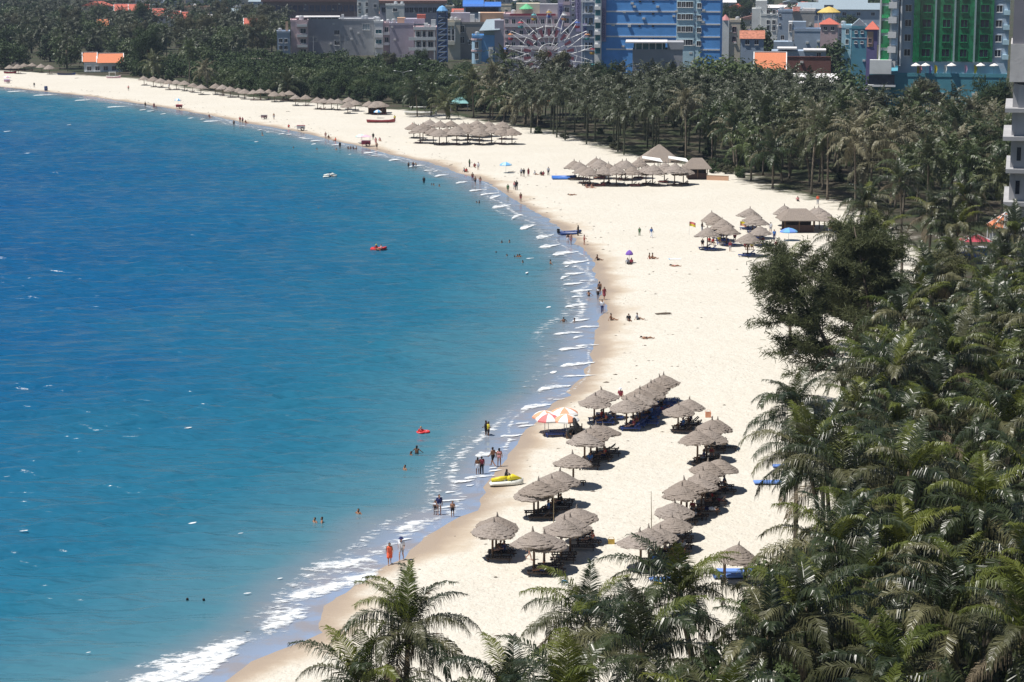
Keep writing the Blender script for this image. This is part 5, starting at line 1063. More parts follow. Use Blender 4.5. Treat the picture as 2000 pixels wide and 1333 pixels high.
b = Bld('garden_wall_house', 'restaurant with a pale wall and red and white awning above the belt of trees', 446, 515, 118, 800, 8, w_white, roof=False, cat='building'); b.box('awning', mat('awning_pale', (.66, .50, .48), .7, .3, 2, stretch=(5, 1, 1)), b.u(458), b.u(515), -2, 3, b.h + .3, b.h + .6); b.grid([b.u(p) for p in (455, 470, 485, 500)], [b.h - 1.2], 1.4, 1.2)
for px in (452, 468, 484, 500, 512): b.box('post', m_white, b.u(px) - .08, b.u(px) + .08, -1.9, -1.7, -.2, b.h + .297)
b = Bld('red_awning_shop', 'shop with a long red awning at the foot of the grey block', 634, 678, 128, 845, 6, w_white, roof=False, cat='shop'); b.box('awning', m_red, b.u(637), b.u(676), -1.5, 1, b.h, b.h + 1.6); b.grid([b.u(645), b.u(665)], [b.h - 1.6], 2, 1.8)
# --- rows of far houses filling the town
hm_ = [w_white, w_cream, w_pink, w_bgrey, w_grey, w_pale, w_peach, w_conc, w_purple]; rmx = [r_red, r_tin, r_brown, r_white]
kinds = {w_white: 'white', w_cream: 'cream', w_pink: 'pinkish', w_bgrey: 'blue grey', w_grey: 'grey', w_pale: 'pale blue', w_peach: 'peach', w_conc: 'light grey', w_purple: 'mauve'}; rk = {r_red: 'red roofed', r_tin: 'tin roofed', r_brown: 'brown roofed', r_white: 'white roofed'}
hr = random.Random(77); used = {}
for Y in (1000, 1080, 1160, 1250, 1360, 1480, 1620, 1780, 1950, 2150):
    px = 140 + hr.uniform(0, 40) if Y > 1180 else 1400
    while px < 1740:
        w = hr.uniform(8, 17); wp = w / Y * F_PX; x0, x1 = px, px + wp; px = x1 + hr.uniform(1, 26) 
        if 980 < x0 < 1400 and Y < 1300: continue
        if 500 < x1 and x0 < 880 and Y < 1240: continue
        h = hr.choice((3.5, 4.5, 6.5, 7.5, 10)) * hr.uniform(.9, 1.1); wm = hr.choice(hm_); flat = hr.random() < .35; rm = hr.choice(rmx)
        c = at((x0 + x1) / 2, 30, Y); yt = 666.5 + F_PX * math.tan(math.atan((CAM_H - h) / Y) - PITCH)
        if yt < -30: continue
        lab = ('flat roofed ' if flat else rk[rm] + ' ') + kinds[wm] + ' town house in the far rows of houses'; grp = lab.replace(' town house in the', 's in the')
        b = Bld('town_house', lab, x0, x1, yt, Y + hr.uniform(-25, 25), hr.uniform(8, 13), wm, rz=hr.uniform(-.25, .25), group=grp, roof=flat, cat='house')
        if not flat: gable(b.o, -b.w / 2, b.w / 2, 0, b.d, b.h, hr.uniform(1.6, 2.8), rm, .5, hr.choice('xy'), False)
        for z in np.arange(1.8, b.h - .8, 3.0):
            for q in ((.25, .75) if b.w < 11 else (.2, .5, .8)): b.win((q - .5) * b.w, float(z), 1.3, 1.4)
# --- street lamps and power poles along the shore road
def lamp(px, py, Y, lab):
    p = at(px, py, Y); o = thing('street_lamp', lab, 'street lamp', Vector((p.x, Y, 0))); h = p.z
    MB().tube([(0, 0, -.2), (0, 0, h - .4)], [.14, .08], 6).build('pole', m_steel, o)
    for s in (-1, 1): MB().tube([(0, 0, h - .5), (1.2 * s, 0, h - .15), (2.4 * s, 0, h + .1)], .05, 5).build('arm', m_steel, o); MB().ell((2.6 * s, 0, h + .08), (.45, .2, .12), 8, 5).build('lamp_head', m_white, o)
for px, py, Y, lab in [(728, 131, 720, 'double armed street lamp above the belt of trees, below the grey block'), (728, 116, 840, 'double armed street lamp just behind the other one below the grey block'), (826, 116, 800, 'double armed street lamp before the white terrace house'), (787, 139, 690, 'low double armed street lamp left of the blue lattice tower'), (835, 126, 740, 'double armed street lamp beside the feathery tree below the terraces'), (897, 148, 650, 'double armed street lamp in the bushes right of the blue lattice tower')]: lamp(px, py, Y, lab)
def pole(px, py, Y, lab):
    p = at(px, py, Y); o = thing('power_pole', lab, 'power pole', Vector((p.x, Y, 0))); h = p.z; MB().tube([(0, 0, -.2), (0, 0, h)], [.2, .12], 6).build('mast', m_steel, o)
    for z in (h - .6, h - 2.4): MB().box(-1.8, 1.8, -.08, .08, z, z + .16).build('crossarm', m_steel, o)
for px, lab in ((612, 'power pole in front of the left half of the grey block'), (664, 'power pole before the windows of the grey block'), (674, 'twin power pole beside the red awning shop')): pole(px, 70, 860, lab)
# ------------------------------------------------------------------ thatched umbrellas and huts
def thatchmat():
    m = bpy.data.materials.new('thatch'); m.use_nodes = True; n = m.node_tree; b = n.nodes['Principled BSDF']; b.inputs['Roughness'].default_value = .95; b.inputs['Specular IOR Level'].default_value = .1
    tc = nd(n, 'ShaderNodeTexCoord').outputs['Object']; oi = nd(n, 'ShaderNodeObjectInfo').outputs['Random']
    mp = nd(n, 'ShaderNodeMapping'); mp.inputs['Scale'].default_value = (1, 1, .25); n.links.new(tc, mp.inputs[0])
    a = maprange(n, nnoise(n, mp.outputs[0], 9, 6, .7), .3, .7); c = nmix(n, a, (.19, .16, .14), (.45, .395, .35))
    c = nmix(n, maprange(n, nnoise(n, tc, 1.1, 4), .45, .7, 0, .5), c, (.27, .24, .225)); c = nmix(n, maprange(n, oi, 0, 1, 0, .5), c, (.23, .185, .15))
    n.links.new(c, b.inputs['Base Color']); bp = nd(n, 'ShaderNodeBump'); bp.inputs['Strength'].default_value = .8; bp.inputs['Distance'].default_value = .06; n.links.new(nnoise(n, mp.outputs[0], 22, 3), bp.inputs['Height']); n.links.new(bp.outputs[0], b.inputs['Normal']); return m
thatch_m = thatchmat()
wood_m = mat('post_wood', (.16, .10, .065), .85, .3, 6, stretch=(1, 1, .3), rnd=.2)
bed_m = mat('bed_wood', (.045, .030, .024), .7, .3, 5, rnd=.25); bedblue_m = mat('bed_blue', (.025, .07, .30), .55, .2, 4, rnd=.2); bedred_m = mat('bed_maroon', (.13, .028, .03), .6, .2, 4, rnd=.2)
def thatch_roof(Rr, ze, za, tiers, seed, n=34, ragged=.085, belly=.25, tip=.42):
    r = random.Random(seed); mb = MB(); ph = [r.uniform(0, 6.28) for _ in range(4)]; ecc = r.uniform(.92, 1.0)
    def rad(t): return Rr * (t ** (1 - belly * .6))                   # t: 0 at the top, 1 at the eave
    for k in range(tiers):
        t0, t1 = k / tiers, (k + 1) / tiers; ra, rb = rad(t0) * .95 if k else .03, rad(t1) + .05; za_, zb = za - (za - ze) * t0 + (.025 if k else 0), za - (za - ze) * t1 - .01; o = len(mb.v)
        for rr, z in ((ra, za_), (rb, zb), (rb - .07, zb - .11), (ra * .9, za_ - .12)):
            for i in range(n):
                a = i * 2 * math.pi / n; j = 1 + (ragged * (r.random() - .5) if rr > ra else 0) * (2.0 if k == tiers - 1 else .5) + .02 * math.sin(3 * a + ph[k % 4]); zz_ = z + (r.uniform(-.04, .03) if rr > ra else 0) * (2.0 if k == tiers - 1 else .8)
                mb.v.append((rr * j * math.cos(a), rr * j * ecc * math.sin(a), zz_))
        for q in range(3):
            for i in range(n): mb.f.append((o + q * n + i, o + (q + 1) * n + i, o + (q + 1) * n + (i + 1) % n, o + q * n + (i + 1) % n))
    for q in range(110):                                              # loose straw hanging from the eave and sticking out of the courses
        a = r.uniform(0, 6.28); k = tiers if q < 70 else r.randint(2, tiers - 1); t1 = k / tiers; rr = rad(t1) * r.uniform(.96, 1.03); z = za - (za - ze) * t1; l = r.uniform(.08, .26); da = r.uniform(.02, .05)
        mb.add([(rr * math.cos(a - da), rr * ecc * math.sin(a - da), z), (rr * math.cos(a + da), rr * ecc * math.sin(a + da), z), ((rr + l * .55) * math.cos(a), (rr + l * .55) * ecc * math.sin(a), z - l * .8)], [(0, 1, 2)])
    return mb
def finial(za, tip, seed):
    r = random.Random(seed); mb = MB(); mb.tube([(0, 0, za - .12), (r.uniform(-.02, .02), 0, za + tip * .5), (r.uniform(-.06, .06), r.uniform(-.05, .05), za + tip)], [.13, .06, .025], 6)
    return mb
UMB = {}
def umb_tpl(key, Rr, ze, za, tiers, posts):
    out = []
    for s in range(4):
        roof = thatch_roof(Rr, ze, za, tiers, s * 13 + len(key)).mesh('thatch_roof', thatch_m); fin = finial(za, .34 if key != 'far' else .3, s).mesh('finial', thatch_m)
        ps = [MB().tube([(x, y, -.35), (x, y, za - .25 if len(posts) == 1 else ze + .1)], [.095, .08], 7).mesh('post', wood_m, True) for x, y in posts]
        sp_ = MB()
        for k in range(8): a = k * math.pi / 4; sp_.tube([(0, 0, za - .28), (Rr * .93 * math.cos(a), Rr * .9 * math.sin(a), ze + .02)], .025, 4)
        out.append((roof, fin, ps, sp_.mesh('rafters', wood_m)))
    UMB[key] = out
umb_tpl('near', 1.62, 1.95, 2.78, 7, [(0, 0)]); umb_tpl('big', 2.0, 2.1, 3.4, 7, [(0, 0)]); umb_tpl('hut', 1.75, 2.0, 3.2, 8, [(-.9, -.7), (.9, -.7), (.9, .7), (-.9, .7)]); umb_tpl('far', 1.85, 1.9, 3.0, 5, [(0, 0)])
SPOTS = []
def umbrella(apex, key, label, group, s=1.0, beds=None):
    za = {'near': 3.0, 'big': 3.6, 'hut': 3.4, 'far': 3.2}[key] * s; p = gp(apex[0], apex[1], za + .3); p.z = .3
    roof, fin, ps, rf = rng.choice(UMB[key]); o = thing('thatched_umbrella', label, 'umbrella', p, rng.uniform(0, 6.28) if key != 'hut' else rng.uniform(-.2, .2), group); s *= rng.uniform(.9, 1.08); o.scale = (s, s * rng.uniform(.93, 1.04), s * rng.uniform(.95, 1.07))
    for m_ in ps: link('post', m_, o)
    r_ = link('thatch_roof', roof, o); link('finial', fin, r_); link('rafters', rf, r_)
    r_.rotation_euler = (rng.uniform(-.08, .08), rng.uniform(-.08, .08), 0)
    SPOTS.append((p, key, beds)); return o
A_ROW = [(1252, 1036), (1268, 1028), (1288, 1017), (1316, 1001), (1317, 978), (1331, 948), (1342, 938), (1371, 929), (1378, 914)]
for q in A_ROW: umbrella(q, 'near', 'grey thatched umbrella in the long overlapping row nearer the palms', 'thatched row nearer the palms', beds='wood')
for q in [(1403, 892), (1380, 899), (1363, 843), (1381, 836), (1390, 818), (1399, 813)]: umbrella(q, 'near', 'grey thatched umbrella in the tight cluster at the inland end of the long row', 'thatched cluster inland of the long row', beds='wood')
umbrella((1437, 1052), 'hut', 'small square thatched hut with four posts just before the palms', None, .95)
for q in [(969, 1004), (962, 1016)]: umbrella(q, 'near', 'pair of thatched umbrellas set apart nearest the wet sand', 'lone pair near the wet sand', beds='wood')
for q in [(1129, 986), (1114, 1004), (1096, 1017), (1063, 1038), (1043, 1042)]: umbrella(q, 'near', 'thatched umbrella in the short diagonal row of five on the open sand', 'short diagonal row of five', beds='wood')
for q in [(1091, 918), (1079, 927), (1051, 939), (1043, 940), (1120, 885)]: umbrella(q, 'near', 'thatched umbrella in the low row behind the yellow water scooter', 'row behind the yellow scooter', beds='wood')
for q in [(1180, 824), (1166, 830), (1154, 834), (1142, 848)]: umbrella(q, 'near', 'thatched umbrella in the row beside the red and white sunshades', 'row by the red and white sunshades', beds='wood')
for q in [(1179, 751), (1161, 760)]: umbrella(q, 'near', 'shaggy thatched umbrella over dark blue loungers next to the wet sand', 'shaggy pair over blue loungers', 1.12, beds='blue')
for q in [(1224, 777), (1237, 772), (1250, 768), (1251, 757), (1266, 754), (1272, 746), (1282, 740), (1290, 736), (1299, 731)]: umbrella(q, 'near', 'thatched umbrella in the slanting row over bright blue loungers', 'slanting row over blue loungers', beds='blue')
for q in [(1345, 773), (1325, 782)]: umbrella(q, 'near', 'thatched umbrella of the pair standing alone beside a dark bench', 'pair beside the dark bench', beds='wood')
for q in [(1393, 413), (1402, 416), (1409, 427), (1414, 428), (1382, 444), (1420, 436)]: umbrella(q, 'big', 'round thatched shelter in the cluster beside the lifeguard flags', 'cluster beside the lifeguard flags', .97, beds='blue2')
for q in [(1462, 406), (1471, 412), (1478, 423), (1461, 455), (1485, 436)]: umbrella(q, 'big', 'round thatched shelter in the second cluster, between the flags and the gabled hut', 'second thatched cluster by the flags', .97, beds='blue2')
for q in [(1534, 400), (1541, 407), (1592, 402), (1601, 406), (1611, 410)]: umbrella(q, 'big', 'round thatched shelter beside the dark gabled hut at the grove edge', 'shelters beside the gabled hut', .97)
for q in [(1123, 310), (1131, 311), (1165, 305), (1172, 309), (1189, 319), (1214, 311), (1222, 312), (1248, 309), (1262, 320), (1298, 316), (1140, 318), (1152, 322), (1180, 322), (1204, 322), (1235, 322), (1275, 322), (1318, 322), (1335, 320)]: umbrella(q, 'big', 'peaked thatched shelter of the beach bar', 'peaked shelters of the beach bar', 1.12, beds='bar')
for q in [(808, 236), (826, 240), (846, 246), (872, 246), (913, 246), (960, 246), (1000, 247), (838, 231), (858, 233), (880, 232), (905, 233), (930, 235), (955, 233), (980, 238), (892, 240), (936, 241), (820, 245), (858, 248), (892, 248), (936, 248), (980, 247), (915, 239)]: umbrella(q, 'far', 'wide thatched umbrella in the block of shades behind the red boat', 'block of shades behind the red boat', 1.3, beds='far')
for q in [(281, 147), (299, 150), (314, 151), (330, 155), (344, 155), (360, 157.5), (376, 160), (392, 164), (420, 164), (435, 166), (450, 169), (465, 169), (477, 172), (495, 174), (508, 174), (524, 172.5), (536, 177), (552, 176), (564, 176), (577, 184), (597, 184), (620, 190), (632, 191), (647, 191), (659, 192), (680, 191), (694, 194), (679, 198), (720, 199), (734, 200), (747, 200)]: umbrella(q, 'far', 'thatched umbrella in the long far line along the back of the beach', 'long far line of thatched umbrellas', 1.05, beds='far')
for q in [(2, 117), (14, 115), (31, 119), (47, 121), (62, 122), (80, 124), (96, 127), (35, 126), (19, 125)]: umbrella(q, 'far', 'thatched umbrella in the short far row left of the orange roofed house', 'far row by the orange roofed house', 1.05, beds='far')
# bigger thatched roofs
def thatch_hall(name, label, px, py, w, d, h, rise, ridge=.35, walls=False):
    p = gp(px, py); o = thing(name, label, 'hut', p); x = w / 2; y = d / 2; k = x * ridge; mb = MB(); nt_ = 6
    for t in range(nt_):
        a, b_ = t / nt_, (t + 1) / nt_ + .03; L = lambda q: (k + (x + .5 - k) * q, (y + .5) * max(q, .01), h + rise * (1 - q))
        (x0, y0, z0), (x1, y1, z1) = L(a), L(b_); z0 += .05 * (t > 0)
        mb.add([(-x0, -y0, z0), (x0, -y0, z0), (x0, y0, z0), (-x0, y0, z0), (-x1, -y1, z1), (x1, -y1, z1), (x1, y1, z1), (-x1, y1, z1), (-x1, -y1, z1 - .12), (x1, -y1, z1 - .12), (x1, y1, z1 - .12), (-x1, y1, z1 - .12)], [(4, 5, 1, 0), (5, 6, 2, 1), (6, 7, 3, 2), (7, 4, 0, 3), (8, 9, 5, 4), (9, 10, 6, 5), (10, 11, 7, 6), (11, 8, 4, 7)])
    mb.build('thatch_roof', thatch_m, o)
    for sx in (-1, 0, 1):
        for sy in (-1, 1): MB().tube([(sx * (x - .3), sy * (y - .3), -.3), (sx * (x - .3), sy * (y - .3), h + .25)], .1, 6).build('post', wood_m, o)
    if walls: MB().box(-x + .35, x - .35, -y + .35, -y + .5, -.1, 1.2).build('counter', mat('counter_wood', (.07, .04, .035), .7, .2), o); MB().box(-x + .35, x - .35, y - .5, y - .35, -.1, 2.1).build('back_wall', mat('back_wood', (.06, .05, .05), .7, .2), o)
    return o
thatch_hall('thatched_pavilion', 'large tan thatched pavilion rising behind the peaked shelters of the bar', 1287, 335, 7.4, 6.4, 2.3, 3.2, .05)
thatch_hall('thatched_bar_hut', 'square thatched bar hut with a dark counter at the garden end of the bar', 1361, 349, 4.4, 3.8, 2.2, 1.9, .45, True)
thatch_hall('gabled_hut', 'long grey gabled thatched hut beside the lifeguard shelters', 1558, 452, 5.2, 4.0, 2.1, 1.6, .5, True)
thatch_hall('dark_thatched_hut', 'broad dark thatched hut at the near end of the far umbrella line', 737, 221, 5.2, 4.2, 1.9, 1.3, .3, True)
# ------------------------------------------------------------------ loungers
def bed_tpl(m, back=1, L=1.95, w=.66, hz=.36, ang=38):
    deck = MB()
    for sy in (-1, 1): deck.box(-L / 2, L / 2, sy * w / 2 - .03, sy * w / 2 + .03, hz - .09, hz)
    n = 10; x1 = L / 2 - .72 if back else L / 2
    for i in range(n): x = -L / 2 + .04 + (x1 + L / 2 - .1) * i / (n - 1); deck.box(x, x + .085, -w / 2 + .031, w / 2 - .031, hz - .03, hz - .002)
    legs = MB().box(-.035, .035, -.035, .035, -.25, hz - .091); bk = MB(); M = Matrix.Translation((x1, 0, hz)) @ Matrix.Rotation(-R(ang), 4, 'Y')
    if back:
        for sy in (-1, 1): bk.box(0, .72, sy * (w / 2 - .05) - .025, sy * (w / 2 - .05) + .025, -.03, .03, M)
        for i in range(5): bk.box(.05 + i * .14, .14 + i * .14, -w / 2 + .08, w / 2 - .08, -.012, .022, M)
        bk.tube([M @ Vector((.5, -w / 2 + .05, -.02)), Vector((L / 2 - .1, -w / 2 + .05, hz - .08))], .018, 4)
    return deck.mesh('deck', m), legs.mesh('leg', m), bk.mesh('backrest', m) if back else None, [(-L / 2 + .15, -w / 2 + .05), (-L / 2 + .15, w / 2 - .05), (L / 2 - .2, -w / 2 + .05), (L / 2 - .2, w / 2 - .05)]
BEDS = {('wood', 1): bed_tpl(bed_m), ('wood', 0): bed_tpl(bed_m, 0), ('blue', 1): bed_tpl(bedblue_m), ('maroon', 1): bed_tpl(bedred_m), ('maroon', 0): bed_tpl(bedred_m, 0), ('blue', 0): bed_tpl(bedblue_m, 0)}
def lounger(p, kind, back, label, group, rz, parts=True):
    d, l, b_, lp = BEDS[kind, back]; o = thing('sun_lounger', label, 'lounger', p, rz, group); link('deck', d, o)
    if b_: link('backrest', b_, o)
    if parts:
        for q in lp: link('leg', l, o, (q[0], q[1], 0))
    return o
BED_AT = []
for p, key, beds in SPOTS:
    if not beds: continue
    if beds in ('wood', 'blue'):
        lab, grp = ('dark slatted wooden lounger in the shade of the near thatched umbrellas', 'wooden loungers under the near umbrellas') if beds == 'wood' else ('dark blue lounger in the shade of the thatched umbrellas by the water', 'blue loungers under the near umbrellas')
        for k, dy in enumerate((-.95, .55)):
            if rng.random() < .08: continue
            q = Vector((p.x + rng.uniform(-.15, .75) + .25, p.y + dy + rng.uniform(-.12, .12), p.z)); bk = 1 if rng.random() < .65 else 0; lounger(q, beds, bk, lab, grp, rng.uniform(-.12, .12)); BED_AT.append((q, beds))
    elif beds == 'blue2':
        for dy in (-.9, .6): lounger(Vector((p.x + rng.uniform(-.6, .6), p.y + dy, p.z)), 'blue', rng.choice((0, 1)), 'navy lounger under the shelters beside the lifeguard flags', 'navy loungers by the lifeguard flags', rng.uniform(-.15, .15))
    elif beds == 'bar':
        for dy in (-1.3, .2): lounger(Vector((p.x + rng.uniform(-.9, .9), p.y + dy - .5, p.z)), 'maroon' if rng.random() < .6 else 'wood', 1, 'dark lounger under the peaked shelters of the beach bar', 'loungers of the beach bar', rng.uniform(-.2, .2))
    elif beds == 'far':
        lounger(Vector((p.x + rng.uniform(-.4, .4), p.y - 1.1, p.z)), 'maroon' if rng.random() < .5 else 'wood', 1, 'small dark lounger under the far lines of thatched umbrellas', 'loungers under the far umbrellas', rng.uniform(-.25, .25), False)
# ------------------------------------------------------------------ sunshades, carts, boats and small things
m_orange = mat('fabric_orange', (.80, .36, .22), .8, .08); m_fwhite = mat('fabric_white', (.80, .80, .78), .8, .05); m_fred = mat('fabric_red', (.70, .20, .20), .8, .08); m_fblue = mat('fabric_blue', (.16, .42, .72), .8, .1); m_sky = mat('board_blue', (.16, .30, .72), .6, .1)
m_yellow = mat('plastic_yellow', (.72, .60, .03), .4, .06); m_hull = mat('hull_white', (.78, .78, .72), .4, .08); m_rub = mat('rubber_black', (.018, .018, .02), .7, .2); m_pvcb = mat('pvc_blue', (.05, .17, .55), .4, .1); m_navy = mat('pvc_navy', (.02, .05, .18), .45, .15); m_pvcr = mat('pvc_red', (.65, .05, .05), .4, .1)
m_green = mat('cloth_green', (.20, .45, .08), .8, .1); m_pinkf = mat('fabric_pink', (.75, .45, .55), .8, .1); m_purp = mat('fabric_purple', (.20, .10, .45), .8, .1)
def sunshade(p, label, c1, c2, Rr=1.25, h=2.15, tilt=.0, group=None, n=8, rz=0.0):
    o = thing('sunshade', label, 'umbrella', p, rz, group); MB().tube([(0, 0, -.3), (0, 0, h)], .03, 6).build('pole', m_white, o)
    for k in range(n):
        mb = MB(); a0, a1 = k * 2 * math.pi / n, (k + 1) * 2 * math.pi / n; pr = [(.02, h + .02), (Rr * .5, h - .14), (Rr * .85, h - .38), (Rr, h - .56), (Rr, h - .70)]
        vs = [(r * math.cos(a), r * math.sin(a), z) for r, z in pr for a in (a0, a1)]; mb.add(vs, [(2 * i, 2 * i + 1, 2 * i + 3, 2 * i + 2) for i in range(4)]); c = mb.build('canopy_panel', (c1, c2)[k % 2], o); c.rotation_euler = (0, 0, 0)
    o.rotation_euler = (tilt, tilt * .6, rz); return o
sunshade(on_sand(1064, 845), 'orange and white sunshade at the water side of the four sunshades', m_orange, m_fwhite, rz=.2); sunshade(on_sand(1071, 851), 'red and white sunshade standing over the blue bench', m_fred, m_fwhite, rz=.6)
sunshade(on_sand(1102, 842), 'big white and orange sunshade behind the black inner tubes', m_fwhite, m_orange, 1.4, 2.3, rz=.4); sunshade(on_sand(1106, 852), 'orange and white sunshade directly above the black inner tubes', m_orange, m_fwhite, rz=.1)
sunshade(on_sand(988, 338), 'single light blue sunshade on the open sand', m_fblue, mat('fabric_paleblue', (.45, .66, .84), .8, .1), 1.25, 2.2)
sunshade(on_sand(706, 281), 'pale green and white sunshade beside the red ice cart', mat('fabric_mint', (.50, .68, .62), .8, .1), m_fwhite, 1.4, 2.2); sunshade(on_sand(348, 207), 'tiny pale blue sunshade behind the red cart on the far beach', m_fblue, m_fwhite, 1.0, 2.1)
sunshade(on_sand(14, 158), 'pink sunshade on the far beach below the thatched row', m_pinkf, m_fwhite, 1.4, 1.7); sunshade(on_sand(738, 231), 'small pale blue sunshade over the red boat', m_fblue, m_fwhite, 1.1, 2.2); sunshade(on_sand(1229, 514), 'small purple sunshade held above two people on the sand', m_purp, m_purp, .55, 1.9)
sunshade(on_sand(1540, 470), 'blue sunshade beside the gabled thatched hut', m_sky, m_fblue, 1.4, 2.0)
def bench(px, py, label, rz=0.0):
    lounger(on_sand(px, py), 'blue', 0, label, None, rz)
bench(1085, 853, 'long navy bench under the red and white sunshades', .1); bench(1092, 847, 'second navy bench behind the long one under the sunshades', .15)
def torus(Rr, r, n=18, m=8, M=None):
    mb = MB(); 
    for i in range(n):
        for j in range(m): a, b_ = 2 * math.pi * i / n, 2 * math.pi * j / m; mb.v.append(Vector(((Rr + r * math.cos(b_)) * math.cos(a), (Rr + r * math.cos(b_)) * math.sin(a), r * math.sin(b_))))
    for i in range(n):
        for j in range(m): mb.f.append((i * m + j, ((i + 1) % n) * m + j, ((i + 1) % n) * m + (j + 1) % m, i * m + (j + 1) % m))
    if M is not None: mb.v = [M @ v for v in mb.v]
    return mb
tp = on_sand(1118, 857)
for k, (dx, dy, z, tl) in enumerate(((0, 0, .55, 1.4), (.25, .35, .6, 1.35), (.55, .6, .55, 1.45), (.4, .1, 1.2, .25), (.3, .25, 1.42, .15))):
    o = torus(.42, .16, M=Matrix.Rotation(tl, 4, 'X') @ Matrix.Rotation(.3 * k, 4, 'Y')).build('inner_tube', m_rub, None, True); o.location = tp + Vector((dx, dy, z)); tag(o, 'black rubber inner tube piled below the orange and white sunshades', 'inner tube', 'pile of black inner tubes')
o = thing('tube_rack', 'dark wooden rack holding up the pile of black inner tubes', 'rack', tp + Vector((.3, .5, 0))); 
for x in (-.5, .6): MB().tube([(x, 0, -.2), (x, 0, 1.35)], .05, 5).build('post', bed_m, o)
MB().box(-.55, .65, -.4, .35, .95, 1.03).build('shelf', bed_m, o); MB().box(-.9, -.4, -.6, -.1, 0, .55).build('box', wood_m, o)
def crate(px, py, label, m, s=(.5, .4, .45)):
    p = on_sand(px, py); o = thing('basket', label, 'basket', p); mb = MB(); x, y, z = s[0] / 2, s[1] / 2, s[2]
    for a in ((-x, x, -y, -y + .04), (-x, x, y - .04, y), (-x, -x + .04, -y + .041, y - .041), (x - .04, x, -y + .041, y - .041)): mb.box(a[0], a[1], a[2], a[3], 0, z)
    mb.box(-x + .041, x - .041, -y + .041, y - .041, .01, .06); mb.build('sides', m, o); MB().tube([(-x, 0, z), (-x * .6, 0, z + .22), (x * .6, 0, z + .22), (x, 0, z)], .02, 5).build('handle', m, o)
crate(1129, 851, 'bright green basket next to the black inner tubes', m_green, (.9, .6, .6)); crate(1383, 815, 'orange box on the sand behind the inland thatched cluster', mat('plastic_peach', (.75, .36, .22), .5, .08), (.55, .4, .5)); crate(1194, 1062, 'yellow basket beside a sunbather at the short thatched row', mat('straw', (.55, .38, .08), .8, .2), (.5, .4, .3))
# water scooters
def scooter(p, rz, label, m1, m2, s=1.0):
    o = thing('water_scooter', label, 'water scooter', p, rz); o.scale = (s,) * 3; prof = [(-1.35, .40, .16), (-1.1, .52, .26), (-.3, .56, .30), (.5, .52, .34), (1.05, .34, .42), (1.45, .06, .52)]; mb = MB()
    for x, w, z in prof: mb.v += [(x, -w, z), (x, -w * .9, .1), (x, -w * .35, 0), (x, w * .35, 0), (x, w * .9, .1), (x, w, z), (x, 0, z + .06)]
    for i in range(len(prof) - 1):
        for j in range(7): a = i * 7 + j; b_ = i * 7 + (j + 1) % 7; mb.f.append((a, a + 7, b_ + 7, b_))
    mb.f += [tuple(range(7)), tuple(range(len(mb.v) - 7, len(mb.v)))[::-1]]; mb.build('hull', m_hull, o, True)
    MB().tube([(-1.2, 0, .42), (-.4, 0, .56), (.1, 0, .62)], [.16, .2, .15], 8).build('seat', m1, o, True); MB().tube([(.1, 0, .5), (.55, 0, .66), (1.3, 0, .5)], [.2, .27, .06], 8).build('bonnet', m1, o, True); MB().tube([(.15, -.38, .98), (.3, 0, .95), (.15, .38, .98)], .03, 5).build('handlebar', m_black, o); MB().tube([(.45, 0, .7), (.28, 0, .95)], .06, 5).build('steering_column', m2, o); return o
scooter(on_sand(988, 948) + Vector((0, 0, .02)), R(8), 'yellow and white water scooter drawn up on the wet sand', m_yellow, m_black, 1.05); scooter(gp(644, 347, -.06), R(10), 'white water scooter riding out on the open sea', m_hull, m_black)
def inflatable(p, rz, label, m, L=4.0, w=1.5, r=.24, name='inflatable_boat', engine=False):
    o = thing(name, label, 'boat', p, rz); x, y = L / 2, w / 2; pts = [(-x, -y, r), (x * .45, -y, r), (x * .82, -y * .6, r + .1), (x, 0, r + .2), (x * .82, y * .6, r + .1), (x * .45, y, r), (-x, y, r)]; MB().tube(pts, r, 10).build('hull_tube', m, o, True); MB().tube([(-x + .2, -y, r), (-x + .2, y, r)], r * .7, 8).build('stern_tube', m, o, True)
    MB().box(-x + .1, x * .7, -y + .1, y - .1, .05, .12).build('floor', m_steel, o)
    for q in (-.2, .25): MB().box(q * L - .12, q * L + .12, -y, y, r + .12, r + .2).build('thwart', m, o)
    if engine: MB().box(-x - .35, -x + .02, -.2, .2, .3, .95).build('engine', m_black, o)
    return o
inflatable(on_sand(1113, 458), R(18), 'navy inflatable boat with people at the edge of the water', m_navy, 3.6, 1.5, engine=True); inflatable(on_sand(1101, 350), R(4), 'bright blue inflatable boat on the sand at the end of the beach bar', m_pvcb, 4.6, 1.8, .3)
inflatable(gp(739, 489, -.05), R(-4), 'small red inflatable raft drifting out on the sea', m_pvcr, 2.3, 1.1, .2, 'inflatable_raft')
for px, py, lab in ((822, 845, 'red swimming ring around a bather in life vest'), (831, 844, 'second red swimming ring close beside the first')):
    o = torus(.34, .13).build('swim_ring', m_pvcr, None, True); o.location = gp(px, py, .06); tag(o, lab, 'swim ring')
